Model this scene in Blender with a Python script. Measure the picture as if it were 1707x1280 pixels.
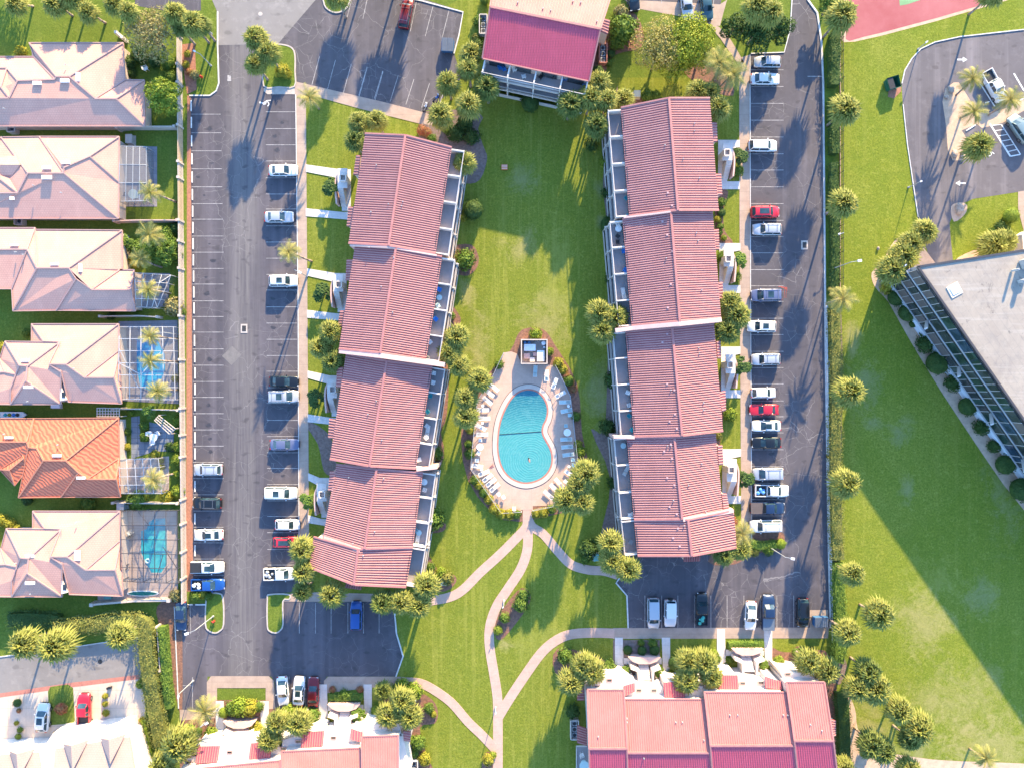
import bpy, math, random
from mathutils import Vector, Matrix, noise
R_ = math.radians
for o in list(bpy.data.objects): bpy.data.objects.remove(o)
SC = bpy.context.scene
COL = SC.collection
# ------------------------------------------------------------------ camera, sky, sun, exposure
CAMZ = 120.0
cd = bpy.data.cameras.new('camera'); cam = bpy.data.objects.new('camera', cd); COL.objects.link(cam)
cam.location = (0, 0, CAMZ); cam.rotation_euler = (0, 0, 0)
cd.sensor_width = 36; cd.lens = 36 * CAMZ / 170.7; cd.clip_start = 1; cd.clip_end = 2000
SC.camera = cam
SUN_EL = 18.5
SHX, SHY = -0.27, -0.963                       # direction the shadows fall (world x, y)
az = math.atan2(-SHX, -SHY)                    # compass angle of the sun, clockwise from +Y
w = bpy.data.worlds.new('World'); SC.world = w; w.use_nodes = True
nt = w.node_tree; nt.nodes.clear()
sky = nt.nodes.new('ShaderNodeTexSky'); sky.sky_type = 'NISHITA'; sky.sun_disc = False
sky.sun_elevation = R_(SUN_EL); sky.sun_rotation = az
sky.air_density = 1.0; sky.dust_density = 0.3; sky.ozone_density = 3.0
hs = nt.nodes.new('ShaderNodeHueSaturation'); hs.inputs['Saturation'].default_value = 1.08
bg = nt.nodes.new('ShaderNodeBackground'); bg.inputs[1].default_value = 0.15
wo = nt.nodes.new('ShaderNodeOutputWorld')
nt.links.new(sky.outputs[0], hs.inputs['Color']); nt.links.new(hs.outputs[0], bg.inputs[0]); nt.links.new(bg.outputs[0], wo.inputs[0])
sd = bpy.data.lights.new('sun', 'SUN'); sd.energy = 3.5; sd.angle = R_(0.6); sd.color = (1.0, 0.76, 0.42)
sun = bpy.data.objects.new('sun', sd); COL.objects.link(sun)
ce = math.cos(R_(SUN_EL)); n_ = math.hypot(SHX, SHY)
d = Vector((SHX / n_ * ce, SHY / n_ * ce, -math.sin(R_(SUN_EL))))
sun.rotation_euler = d.to_track_quat('-Z', 'Y').to_euler(); sun.location = (0, 0, 200)
SC.view_settings.view_transform = 'Standard'; SC.view_settings.look = 'None'
SC.view_settings.exposure = 2.46; SC.view_settings.gamma = 1.0
SC.render.engine = 'CYCLES'
SC.cycles.max_bounces = 6; SC.cycles.transparent_max_bounces = 12

# ------------------------------------------------------------------ helpers
def W(px, py, h=0.0):
    k = (CAMZ - h) / CAMZ / 10.0
    return Vector(((px - 853.5) * k, (640 - py) * k, h))
rnd = random.Random(7)
def mixn(nt, fac, a, b):
    m = nt.nodes.new('ShaderNodeMix'); m.data_type = 'RGBA'
    if isinstance(fac, (int, float)): m.inputs[0].default_value = fac
    else: nt.links.new(fac, m.inputs[0])
    for i, v in ((6, a), (7, b)):
        if isinstance(v, tuple): m.inputs[i].default_value = (*v[:3], 1)
        else: nt.links.new(v, m.inputs[i])
    return m.outputs[2]
def noisen(nt, vec, scale, detail=4, rough=0.6, dist=0.0):
    n = nt.nodes.new('ShaderNodeTexNoise'); n.inputs['Scale'].default_value = scale
    n.inputs['Detail'].default_value = detail; n.inputs['Roughness'].default_value = rough
    n.inputs['Distortion'].default_value = dist
    nt.links.new(vec, n.inputs['Vector']); return n.outputs[0]
def rampn(nt, v, a, b, inv=False):
    m = nt.nodes.new('ShaderNodeMapRange'); m.inputs[1].default_value = a; m.inputs[2].default_value = b
    m.inputs[3].default_value = 1.0 if inv else 0.0; m.inputs[4].default_value = 0.0 if inv else 1.0
    nt.links.new(v, m.inputs[0]); return m.outputs[0]
def mathn(nt, op, a, b=0.0):
    m = nt.nodes.new('ShaderNodeMath'); m.operation = op
    for i, v in ((0, a), (1, b)):
        if isinstance(v, (int, float)): m.inputs[i].default_value = v
        else: nt.links.new(v, m.inputs[i])
    return m.outputs[0]
def scalev(nt, vec, s, rz=0.0):
    m = nt.nodes.new('ShaderNodeMapping'); m.inputs['Scale'].default_value = s; m.inputs['Rotation'].default_value = (0, 0, rz)
    nt.links.new(vec, m.inputs['Vector']); return m.outputs[0]
def new_mat(name, rough=0.8):
    m = bpy.data.materials.new(name); m.use_nodes = True; nt = m.node_tree
    b = nt.nodes['Principled BSDF']; b.inputs['Roughness'].default_value = rough
    g = nt.nodes.new('ShaderNodeNewGeometry')
    return m, nt, b, g.outputs['Position']
def bumpn(nt, b, h, strength=0.3, dist=0.05):
    n = nt.nodes.new('ShaderNodeBump'); n.inputs['Strength'].default_value = strength; n.inputs['Distance'].default_value = dist
    nt.links.new(h, n.inputs['Height']); nt.links.new(n.outputs[0], b.inputs['Normal'])
def mat(name, c1, c2=None, scale=1.0, rough=0.8, metal=0.0, bump=0.0, lo=0.35, hi=0.65, bscale=None):
    m, nt, b, pos = new_mat(name, rough)
    b.inputs['Metallic'].default_value = metal
    if c2 is None: c2 = tuple(x * 0.8 for x in c1)
    f = noisen(nt, pos, scale, 6, 0.65)
    nt.links.new(mixn(nt, rampn(nt, f, lo, hi), c1, c2), b.inputs['Base Color'])
    if bump: bumpn(nt, b, noisen(nt, pos, bscale or scale * 6, 3), bump, 0.05)
    return m

class MB:
    def __init__(s): s.v = []; s.f = []; s.m = []
    def add(s, vs, fs, mi=0):
        o = len(s.v); s.v += [tuple(p) for p in vs]; s.f += [tuple(i + o for i in f) for f in fs]; s.m += [mi] * len(fs)
    def box(s, c, sz, rz=0.0, mi=0, M=None):
        x, y, z = [q / 2 for q in sz]; cs, sn = math.cos(rz), math.sin(rz); vs = []
        for dz in (-z, z):
            for dx, dy in ((-x, -y), (x, -y), (x, y), (-x, y)):
                vs.append((c[0] + dx * cs - dy * sn, c[1] + dx * sn + dy * cs, c[2] + dz))
        s.add(vs, [(3, 2, 1, 0), (4, 5, 6, 7), (0, 1, 5, 4), (1, 2, 6, 5), (2, 3, 7, 6), (3, 0, 4, 7)], mi)
    def prism(s, pts, z0, z1, mi=0, top=True, bottom=False):
        n = len(pts); a = sum(pts[i][0] * pts[(i + 1) % n][1] - pts[(i + 1) % n][0] * pts[i][1] for i in range(n))
        if a < 0: pts = pts[::-1]
        zt = z1 if isinstance(z1, (list, tuple)) else [z1] * n
        if a < 0 and isinstance(z1, (list, tuple)): zt = list(zt)[::-1]
        vs = [(p[0], p[1], z0) for p in pts] + [(p[0], p[1], zt[i]) for i, p in enumerate(pts)]
        fs = [(i, (i + 1) % n, n + (i + 1) % n, n + i) for i in range(n)]
        if top: fs.append(tuple(range(n, 2 * n)))
        if bottom: fs.append(tuple(range(n - 1, -1, -1)))
        s.add(vs, fs, mi)
    def flat(s, pts, z, mi=0):
        n = len(pts); a = sum(pts[i][0] * pts[(i + 1) % n][1] - pts[(i + 1) % n][0] * pts[i][1] for i in range(n))
        if a < 0: pts = pts[::-1]
        s.add([(p[0], p[1], z) for p in pts], [tuple(range(n))], mi)
    def tube(s, a, b, r0, r1=None, n=8, mi=0, caps=True):
        a, b = Vector(a), Vector(b); r1 = r0 if r1 is None else r1
        d = (b - a).normalized(); u = d.orthogonal().normalized(); v = d.cross(u); vs = []
        for p, r in ((a, r0), (b, r1)):
            for i in range(n):
                t = 2 * math.pi * i / n; vs.append(p + (u * math.cos(t) + v * math.sin(t)) * r)
        fs = [(i, (i + 1) % n, n + (i + 1) % n, n + i) for i in range(n)]
        if caps: fs += [tuple(range(n - 1, -1, -1)), tuple(range(n, 2 * n))]
        s.add(vs, fs, mi)
    def beam(s, a, b, wd, ht, mi=0):
        a, b = Vector(a), Vector(b); d = (b - a)
        if d.length < 1e-6: return
        d.normalize(); up = Vector((0, 0, 1))
        if abs(d.z) > 0.99: up = Vector((0, 1, 0))
        sd_ = d.cross(up).normalized() * wd / 2; u = sd_.cross(d).normalized() * ht / 2
        vs = [a - sd_ - u, a + sd_ - u, a + sd_ + u, a - sd_ + u, b - sd_ - u, b + sd_ - u, b + sd_ + u, b - sd_ + u]
        s.add(vs, [(0, 3, 2, 1), (4, 5, 6, 7), (0, 1, 5, 4), (1, 2, 6, 5), (2, 3, 7, 6), (3, 0, 4, 7)], mi)
    def disc(s, c, r, n=20, mi=0):
        s.add([(c[0] + r * math.cos(2 * math.pi * i / n), c[1] + r * math.sin(2 * math.pi * i / n), c[2]) for i in range(n)], [tuple(range(n))], mi)
    def ball(s, c, r, nu=10, nv=6, mi=0, sq=(1, 1, 1)):
        vs = [(c[0], c[1], c[2] + r * sq[2])]
        for j in range(1, nv):
            t = math.pi * j / nv
            for i in range(nu):
                p = 2 * math.pi * i / nu
                vs.append((c[0] + r * sq[0] * math.sin(t) * math.cos(p), c[1] + r * sq[1] * math.sin(t) * math.sin(p), c[2] + r * sq[2] * math.cos(t)))
        vs.append((c[0], c[1], c[2] - r * sq[2])); fs = [(0, 1 + i, 1 + (i + 1) % nu) for i in range(nu)]
        for j in range(nv - 2):
            for i in range(nu):
                a = 1 + j * nu; fs.append((a + i, a + nu + i, a + nu + (i + 1) % nu, a + (i + 1) % nu))
        a = 1 + (nv - 2) * nu; fs += [(a + i, len(vs) - 1, a + (i + 1) % nu) for i in range(nu)]
        s.add(vs, fs, mi)
    def mesh(s, name, mats, smooth=False):
        me = bpy.data.meshes.new(name); me.from_pydata(s.v, [], s.f)
        for m in (mats if isinstance(mats, (list, tuple)) else [mats]): me.materials.append(m)
        me.polygons.foreach_set('material_index', s.m)
        if smooth: me.polygons.foreach_set('use_smooth', [True] * len(s.f))
        me.update(); return me
    def build(s, name, mats, parent=None, smooth=False):
        o = bpy.data.objects.new(name, s.mesh(name, mats, smooth)); COL.objects.link(o)
        if parent: o.parent = parent; o.matrix_parent_inverse = parent.matrix_world.inverted() if False else Matrix.Translation(-parent.location)
        return o
def tag(o, label, cat, group=None, kind=None):
    o['label'] = label; o['category'] = cat
    if group: o['group'] = group
    if kind: o['kind'] = kind
    return o
def empty(name, loc, label, cat, group=None):
    o = bpy.data.objects.new(name, None); COL.objects.link(o); o.location = loc; o.empty_display_size = 0.3
    return tag(o, label, cat, group)
def struct(o, kind='structure'): o['kind'] = kind; return o
# spec of a repeated thing: list of (part name, mesh, [(sub name, mesh)...])
def inst(name, spec, loc, rz, sc, label, cat, group=None, over=None):
    r = bpy.data.objects.new(name, None); COL.objects.link(r); r.location = loc; r.rotation_euler = (0, 0, rz)
    r.empty_display_size = 0.3
    r.scale = sc if isinstance(sc, (tuple, list)) else (sc, sc, sc)
    tag(r, label, cat, group)
    def mk(nm, me, par):
        o = bpy.data.objects.new(nm, me); COL.objects.link(o); o.parent = par
        if over:
            for i, sl in enumerate(o.material_slots):
                if sl.material and sl.material.name in over: sl.link = 'OBJECT'; sl.material = over[me.materials[i].name]
        return o
    for nm, me, *subs in spec:
        c = mk(nm, me, r)
        for (sn, sm) in (subs[0] if subs else []): mk(sn, sm, c)
    return r
def smooth(pts, n=4, closed=False):
    P = [Vector(p[:2]) for p in pts]; out = []; L = len(P); rng = range(L if closed else L - 1)
    for i in rng:
        p0 = P[(i - 1) % L] if (closed or i > 0) else P[0]; p1 = P[i]; p2 = P[(i + 1) % L]
        p3 = P[(i + 2) % L] if (closed or i + 2 < L) else P[-1]
        for k in range(n):
            t = k / n
            out.append(0.5 * ((2 * p1) + (p2 - p0) * t + (2 * p0 - 5 * p1 + 4 * p2 - p3) * t * t + (3 * p1 - p0 - 3 * p2 + p3) * t ** 3))
    if not closed: out.append(P[-1])
    return out
def offs(pts, dd, closed=False):
    out = []; L = len(pts)
    for i in range(L):
        a = pts[i - 1] if (closed or i) else pts[i]; b = pts[(i + 1) % L] if (closed or i < L - 1) else pts[i]
        t = (Vector(b[:2]) - Vector(a[:2])).normalized(); out.append(Vector(pts[i][:2]) + Vector((-t.y, t.x)) * dd)
    return out
def PX(pts, h=0.0): return [W(p[0], p[1], h) for p in pts]
def strip(mb, pts, wd, z0, z1, closed=False, mi=0):
    l = offs(pts, wd / 2, closed); r = offs(pts, -wd / 2, closed); n = len(pts)
    for i in range(n if closed else n - 1):
        j = (i + 1) % n; mb.prism([l[i], l[j], r[j], r[i]], z0, z1, mi)
ORD = ['first', 'second', 'third', 'fourth', 'fifth', 'sixth', 'seventh', 'eighth', 'ninth', 'tenth', 'eleventh', 'twelfth', 'thirteenth', 'fourteenth', 'fifteenth', 'sixteenth', 'seventeenth', 'eighteenth', 'nineteenth', 'twentieth', 'twenty-first', 'twenty-second', 'twenty-third', 'twenty-fourth', 'twenty-fifth', 'twenty-sixth', 'twenty-seventh', 'twenty-eighth', 'twenty-ninth', 'thirtieth', 'thirty-first', 'thirty-second', 'thirty-third']

# ------------------------------------------------------------------ ground materials
def asphalt(name, c1, c2, crack=1.0, lane=True, lx=None):
    m, nt, b, pos = new_mat(name, 0.85)
    big = noisen(nt, pos, 0.06, 5, 0.6, 0.4); mid = noisen(nt, pos, 0.5, 6, 0.7); fine = noisen(nt, pos, 9.0, 3, 0.8)
    col = mixn(nt, rampn(nt, big, 0.35, 0.7), c1, c2)
    if lane:
        lv = noisen(nt, scalev(nt, pos, (0.35, 0.012, 1)), 1.0, 4, 0.6)
        col = mixn(nt, mathn(nt, 'MULTIPLY', rampn(nt, lv, 0.5, 0.72), 0.55), col, tuple(min(1, x * 2.1) for x in c2))
    col = mixn(nt, mathn(nt, 'MULTIPLY', rampn(nt, mid, 0.52, 0.8), 0.45), col, tuple(min(1, x * 1.9) for x in c2))
    col = mixn(nt, mathn(nt, 'MULTIPLY', rampn(nt, mid, 0.44, 0.25), 0.45), col, tuple(x * 0.55 for x in c1))
    col = mixn(nt, mathn(nt, 'MULTIPLY', fine, 0.5), col, tuple(x * 0.75 for x in c1))
    if lx is not None:
        sp = nt.nodes.new('ShaderNodeSeparateXYZ'); nt.links.new(pos, sp.inputs[0])
        dx = mathn(nt, 'ABSOLUTE', mathn(nt, 'SUBTRACT', sp.outputs[0], lx)); band = rampn(nt, dx, 1.0, 3.6, inv=True)
        ln = noisen(nt, scalev(nt, pos, (1.6, 0.05, 1)), 1.0, 5, 0.7)
        col = mixn(nt, mathn(nt, 'MULTIPLY', band, rampn(nt, ln, 0.3, 0.75)), col, (0.17, 0.155, 0.15))
    if crack:
        wv = nt.nodes.new('ShaderNodeTexNoise'); wv.inputs['Scale'].default_value = 0.35; wv.inputs['Detail'].default_value = 5
        nt.links.new(pos, wv.inputs['Vector'])
        def crk(sc, dist, width):
            va = nt.nodes.new('ShaderNodeVectorMath'); va.operation = 'MULTIPLY_ADD'
            nt.links.new(wv.outputs[1], va.inputs[0]); va.inputs[1].default_value = (dist, dist, 0); nt.links.new(pos, va.inputs[2])
            fl = nt.nodes.new('ShaderNodeVectorMath'); fl.operation = 'MULTIPLY'; fl.inputs[1].default_value = (1, 1, 0)
            nt.links.new(va.outputs[0], fl.inputs[0])
            vo = nt.nodes.new('ShaderNodeTexVoronoi'); vo.feature = 'DISTANCE_TO_EDGE'; vo.inputs['Scale'].default_value = sc
            nt.links.new(fl.outputs[0], vo.inputs['Vector'])
            return rampn(nt, vo.outputs['Distance'], width * sc * 0.4, width * sc, inv=True)
        msk = rampn(nt, noisen(nt, pos, 0.09, 3), 0.47, 0.56)
        k = mathn(nt, 'MULTIPLY', crk(0.16, 3.0, 0.032), rampn(nt, noisen(nt, pos, 0.06, 3), 0.47, 0.56))
        k2 = mathn(nt, 'MULTIPLY', crk(0.42, 1.6, 0.024), msk)
        k = mathn(nt, 'MULTIPLY', mathn(nt, 'MAXIMUM', k, k2), 0.42 * crack)
        col = mixn(nt, k, col, (0.34, 0.32, 0.31))
    ol = noisen(nt, scalev(nt, pos, (0.6, 0.9, 1)), 1.0, 2, 0.4); col = mixn(nt, mathn(nt, 'MULTIPLY', rampn(nt, ol, 0.62, 0.72), 0.5), col, tuple(x * 0.5 for x in c1))
    nt.links.new(col, b.inputs['Base Color']); bumpn(nt, b, fine, 0.25, 0.02)
    return m
M = {}
M['asphalt'] = asphalt('asphalt', (0.060, 0.055, 0.070), (0.088, 0.078, 0.090), 0.7, True, -44.9)
M['asphalt_old'] = asphalt('asphalt_cracked', (0.062, 0.057, 0.071), (0.096, 0.085, 0.096), 1.0)
M['asphalt_new'] = asphalt('asphalt_smooth', (0.098, 0.088, 0.100), (0.135, 0.12, 0.13), 0.0)
M['street'] = asphalt('street_pale', (0.19, 0.175, 0.17), (0.25, 0.23, 0.22), 0.0, False)
def grassmat(name, ca, cb, cc, stripes=0.0, rz=0.0, dry=0.5, patches=()):
    m, nt, b, pos = new_mat(name, 0.95)
    b.inputs['Specular IOR Level'].default_value = 0.1
    big = noisen(nt, pos, 0.045, 5, 0.65, 0.6); mid = noisen(nt, pos, 0.4, 6, 0.7, 0.4); fine = noisen(nt, pos, 3.2, 5, 0.85)
    col = mixn(nt, rampn(nt, mid, 0.35, 0.65), ca, cb)
    col = mixn(nt, mathn(nt, 'MULTIPLY', rampn(nt, big, 0.52, 0.68), dry), col, cc)
    col = mixn(nt, rampn(nt, fine, 0.38, 0.68), tuple(x * 0.6 for x in ca), col)
    st = noisen(nt, scalev(nt, pos, (0.75, 0.03, 1), rz), 1.0, 4, 0.75)
    col = mixn(nt, mathn(nt, 'MULTIPLY', rampn(nt, st, 0.5, 0.66), 0.12 + stripes), col, tuple(x * 1.0 for x in cc))
    vr = noisen(nt, pos, 1.1, 8, 0.85, 1.5)
    col = mixn(nt, mathn(nt, 'MULTIPLY', rampn(nt, vr, 0.53, 0.66), 0.5), col, tuple(x * 1.15 for x in cc))
    col = mixn(nt, mathn(nt, 'MULTIPLY', rampn(nt, vr, 0.46, 0.34), 0.45), col, tuple(x * 0.55 for x in ca))
    shp = noisen(nt, pos, 0.22, 5, 0.7, 1.0) if patches else None
    for (px_, py_, rx, ry, cp) in patches:
        c = W(px_, py_); va = nt.nodes.new('ShaderNodeMapping'); va.inputs['Location'].default_value = (-c.x * 10 / rx, -c.y * 10 / ry, 0); va.inputs['Scale'].default_value = (10 / rx, 10 / ry, 0)
        nt.links.new(pos, va.inputs['Vector']); ln = nt.nodes.new('ShaderNodeVectorMath'); ln.operation = 'LENGTH'; nt.links.new(va.outputs[0], ln.inputs[0])
        k = mathn(nt, 'ADD', rampn(nt, ln.outputs['Value'], 1.3, 0.0), mathn(nt, 'ADD', mathn(nt, 'MULTIPLY', mathn(nt, 'SUBTRACT', vr, 0.5), 2.2), mathn(nt, 'MULTIPLY', mathn(nt, 'SUBTRACT', shp, 0.5), 3.0)))
        col = mixn(nt, mathn(nt, 'MULTIPLY', mathn(nt, 'MULTIPLY', rampn(nt, k, 0.2, 1.1), rampn(nt, ln.outputs['Value'], 1.6, 0.8)), 0.5), col, cp)
    nt.links.new(col, b.inputs['Base Color'])
    bumpn(nt, b, mathn(nt, 'ADD', mathn(nt, 'MULTIPLY', fine, 0.7), mid), 0.55, 0.14)
    return m
DRY = (0.33, 0.28, 0.13); PALE = (0.25, 0.24, 0.12); YEL = (0.24, 0.25, 0.06)
M['lawn'] = grassmat('lawn_grass', (0.168, 0.212, 0.028), (0.225, 0.245, 0.032), (0.31, 0.30, 0.07), 0.22, 0.02, 0.4,
    [(1000, 650, 26, 50, PALE), (1003, 725, 14, 60, PALE), (875, 300, 30, 26, PALE), (1002, 318, 14, 18, PALE), (868, 410, 40, 30, DRY), (800, 570, 26, 60, DRY), (905, 545, 50, 60, DRY), (930, 450, 30, 90, YEL), (900, 1075, 60, 40, YEL), (780, 490, 16, 30, DRY), (1001, 372, 8, 22, PALE), (840, 1075, 18, 14, DRY)])
M['field'] = grassmat('field_grass', (0.170, 0.222, 0.026), (0.23, 0.255, 0.030), (0.32, 0.31, 0.07), 0.0, 0.4, 0.5,
    [(1443, 640, 34, 46, PALE), (1600, 1170, 110, 70, DRY), (1650, 1240, 120, 50, DRY), (1450, 1210, 50, 60, DRY), (1510, 1260, 80, 30, PALE), (1675, 800, 36, 110, PALE), (1500, 720, 26, 30, PALE), (1512, 815, 16, 26, PALE), (1560, 970, 60, 60, YEL), (1640, 1000, 40, 40, PALE), (1420, 560, 14, 40, DRY), (1540, 1040, 60, 60, DRY), (1455, 705, 30, 12, PALE)])
M['lush'] = grassmat('lush_grass', (0.13, 0.19, 0.028), (0.17, 0.215, 0.032), (0.22, 0.24, 0.06), 0.0, 0.0, 0.3)
M['mulch'] = mat('bark_mulch', (0.27, 0.13, 0.085), (0.12, 0.065, 0.05), 2.5, 0.95, bump=0.8, bscale=6)
M['mulchgrey'] = mat('weathered_mulch', (0.22, 0.16, 0.14), (0.13, 0.09, 0.08), 2.5, 0.95, bump=0.8, bscale=6)
M['pinestraw'] = mat('red_bark', (0.38, 0.17, 0.11), (0.24, 0.11, 0.075), 3.0, 0.95, bump=0.6, bscale=7)
M['sand'] = mat('sandy_soil', (0.55, 0.38, 0.27), (0.42, 0.29, 0.21), 1.2, 0.95, bump=0.4, bscale=6)
def paving(name, c1, c2, joint, jw=0.02, sc=(1.0, 1.0), rough=0.85):
    m, nt, b, pos = new_mat(name, rough)
    f = noisen(nt, pos, 0.7, 6, 0.65); f2 = noisen(nt, pos, 6, 4, 0.7)
    col = mixn(nt, rampn(nt, f, 0.35, 0.65), c1, c2)
    col = mixn(nt, mathn(nt, 'MULTIPLY', rampn(nt, f2, 0.45, 0.7), 0.3), col, tuple(x * 0.7 for x in c2))
    br = nt.nodes.new('ShaderNodeTexBrick'); br.offset = 0; br.inputs['Scale'].default_value = 1
    br.inputs['Brick Width'].default_value = sc[0]; br.inputs['Row Height'].default_value = sc[1]; br.inputs['Mortar Size'].default_value = jw
    nt.links.new(pos, br.inputs['Vector'])
    col = mixn(nt, mathn(nt, 'MULTIPLY', br.outputs['Fac'], joint), col, tuple(x * 0.5 for x in c2))
    nt.links.new(col, b.inputs['Base Color']); bumpn(nt, b, f2, 0.2, 0.02); return m
M['walk'] = paving('sidewalk_concrete', (0.40, 0.30, 0.24), (0.32, 0.235, 0.19), 0.6, 0.02, (50, 1.6))
M['path'] = paving('pink_concrete_path', (0.50, 0.335, 0.275), (0.42, 0.28, 0.23), 0.35, 0.015, (40, 1.5))
M['deck'] = paving('pool_deck', (0.52, 0.35, 0.28), (0.44, 0.30, 0.24), 0.35, 0.02, (3.2, 3.2))
M['white_walk'] = paving('pale_concrete', (0.62, 0.58, 0.56), (0.52, 0.48, 0.47), 0.4, 0.02, (1.5, 1.5))
M['drive'] = paving('driveway_concrete', (0.55, 0.45, 0.37), (0.47, 0.385, 0.32), 0.5, 0.03, (3.0, 3.0))
M['kerb'] = mat('kerb_concrete', (0.46, 0.40, 0.36), (0.36, 0.31, 0.28), 1.5)
M['kerbwhite'] = mat('kerb_white', (0.62, 0.60, 0.58), (0.46, 0.44, 0.43), 1.5)
M['paint'] = mat('road_paint', (0.38, 0.36, 0.36), (0.19, 0.18, 0.18), 1.6, 0.8, lo=0.42, hi=0.66)
M['paintnew'] = mat('fresh_road_paint', (0.75, 0.74, 0.73), (0.6, 0.6, 0.6), 1.6)
M['court'] = mat('red_court', (0.26, 0.045, 0.055), (0.34, 0.10, 0.11), 0.10, 0.8)
M['courtgreen'] = mat('green_court', (0.13, 0.26, 0.12), (0.16, 0.30, 0.15), 0.3)
M['brick'] = mat('red_brick_pavers', (0.42, 0.17, 0.13), (0.33, 0.13, 0.1), 2.0)
M['slate'] = paving('slate_patio', (0.20, 0.22, 0.27), (0.15, 0.17, 0.21), 0.8, 0.04, (1.2, 0.9))
M['patio'] = paving('lanai_floor', (0.42, 0.33, 0.29), (0.36, 0.28, 0.25), 0.5, 0.03, (1.0, 1.0))
M['patiogrey'] = paving('grey_lanai_floor', (0.25, 0.24, 0.27), (0.20, 0.19, 0.22), 0.5, 0.03, (1.0, 1.0))
# ------------------------------------------------------------------ ground, roads, paths
def sheet(name, pts, z, m, world=False, sm=0):
    if sm: pts = smooth(pts, sm, True)
    P = pts if world else PX(pts)
    mb = MB(); mb.flat([(p[0], p[1]) for p in P], z); o = mb.build(name, m); return struct(o)
mb = MB(); mb.flat([(-400, -400), (400, -400), (400, 400), (-400, 400)], 0.0); struct(mb.build('ground', M['lush']))
# the drive lawn between the apartment blocks, and the eastern field
sheet('lawn', [(500, 150), (800, -20), (1010, 130), (1245, 130), (1245, 1045), (1390, 1045), (1390, 1400), (560, 1400), (560, 1120), (500, 990)], 0.004, M['lawn'])
sheet('field', [(1396, -60), (1790, -60), (1790, 1400), (1396, 1400)], 0.004, M['field'])
# asphalt
sheet('west_parking_lot', [(317, 160), (352, 160), (362, 152), (365, 140), (363, 74), (463, 74), (492, 137), (497, 500), (499, 985), (446, 990), (446, 1045), (452, 1053), (465, 1053), (472, 1045), (471, 1002), (658, 1002), (658, 1021), (661, 1055), (672, 1093), (660, 1127), (545, 1127), (540, 1136), (539, 1179), (458, 1179), (458, 1136), (452, 1127), (346, 1127), (345, 1182), (298, 1182), (290, 1008), (342, 1005), (345, 1046), (356, 1054), (368, 1051), (373, 1043), (373, 995), (366, 987), (320, 985)], 0.010, M['asphalt'])
sheet('north_parking_lot', [(440, 74), (463, 71), (548, -25), (690, -30), (702, -2), (773, 20), (765, 60), (757, 90), (770, 130), (712, 192), (640, 172), (490, 137), (470, 100)], 0.014, M['asphalt_old'])
sheet('street', [(336, -40), (362, 20), (363, 76), (463, 74), (548, -25), (560, -40)], 0.018, M['street'])
sheet('north_west_lot', [(225, -60), (335, -60), (335, 18), (290, 21), (225, 10)], 0.010, M['asphalt'])
sheet('east_parking_lot', [(1250, 90), (1307, 88), (1317, 50), (1320, -60), (1340, -60), (1346, 0), (1362, 22), (1369, 70), (1372, 140), (1376, 600), (1381, 900), (1384, 1046), (1047, 1046), (1045, 992), (1027, 971), (1034, 924), (1250, 924)], 0.010, M['asphalt_old'])
sheet('north_east_lot', [(1045, -60), (1210, -60), (1200, 20), (1045, 8)], 0.010, M['asphalt'])
sheet('concrete_apron', [(1040, 0), (1063, 15), (1130, 27), (1180, 42), (1200, 44), (1212, 0), (1200, 8)], 0.014, M['walk'])
sheet('east_driveway', [(1790, 36), (1707, 50), (1600, 62), (1558, 71), (1535, 82), (1520, 98), (1508, 118), (1503, 140), (1505, 175), (1512, 240), (1522, 320), (1532, 372), (1546, 420), (1550, 470), (1592, 470), (1585, 400), (1583, 372), (1594, 345), (1622, 332), (1707, 319), (1790, 310)], 0.010, M['asphalt_new'])
sheet('lot_island', [(1590, 138), (1576, 148), (1571, 170), (1577, 210), (1580, 250), (1588, 268), (1603, 268), (1622, 262), (1612, 232), (1603, 218), (1628, 207), (1637, 214), (1650, 211), (1672, 205), (1707, 185), (1760, 170), (1760, 150), (1707, 163), (1690, 176), (1650, 190), (1625, 180), (1606, 150), (1598, 138)], 0.016, M['sand'])
sheet('court_border', [(1401, -60), (1402, 66), (1407, 71), (1425, 70), (1470, 60), (1560, 36), (1676, 2), (1790, -40)], 0.008, M['sand'])
sheet('tennis_court', [(1408, -60), (1410, 66), (1416, 69), (1440, 62), (1470, 55), (1560, 31), (1650, 5), (1790, -50)], 0.012, M['court'])
sheet('court_playing_area', [(1493, -60), (1500, 10), (1512, 8), (1545, -3), (1640, -50)], 0.016, M['courtgreen'])
# townhouse street (south west)
sheet('townhouse_street', [(-60, 1098), (0, 1094), (120, 1078), (232, 1061), (236, 1100), (236, 1128), (120, 1145), (0, 1160), (-60, 1166)], 0.010, M['street'])
sheet('brick_border', [(-60, 1162), (0, 1155), (120, 1137), (232, 1124), (233, 1131), (120, 1145), (0, 1162), (-60, 1170)], 0.014, M['brick'])
sheet('driveway', [(-60, 1170), (0, 1162), (120, 1145), (233, 1131), (242, 1170), (246, 1300), (-60, 1300)], 0.010, M['drive'])
sheet('driveway_grass', [(80, 1152), (84, 1144), (113, 1140), (122, 1146), (125, 1200), (122, 1205), (85, 1208), (82, 1200)], 0.018, M['lush'])
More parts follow.
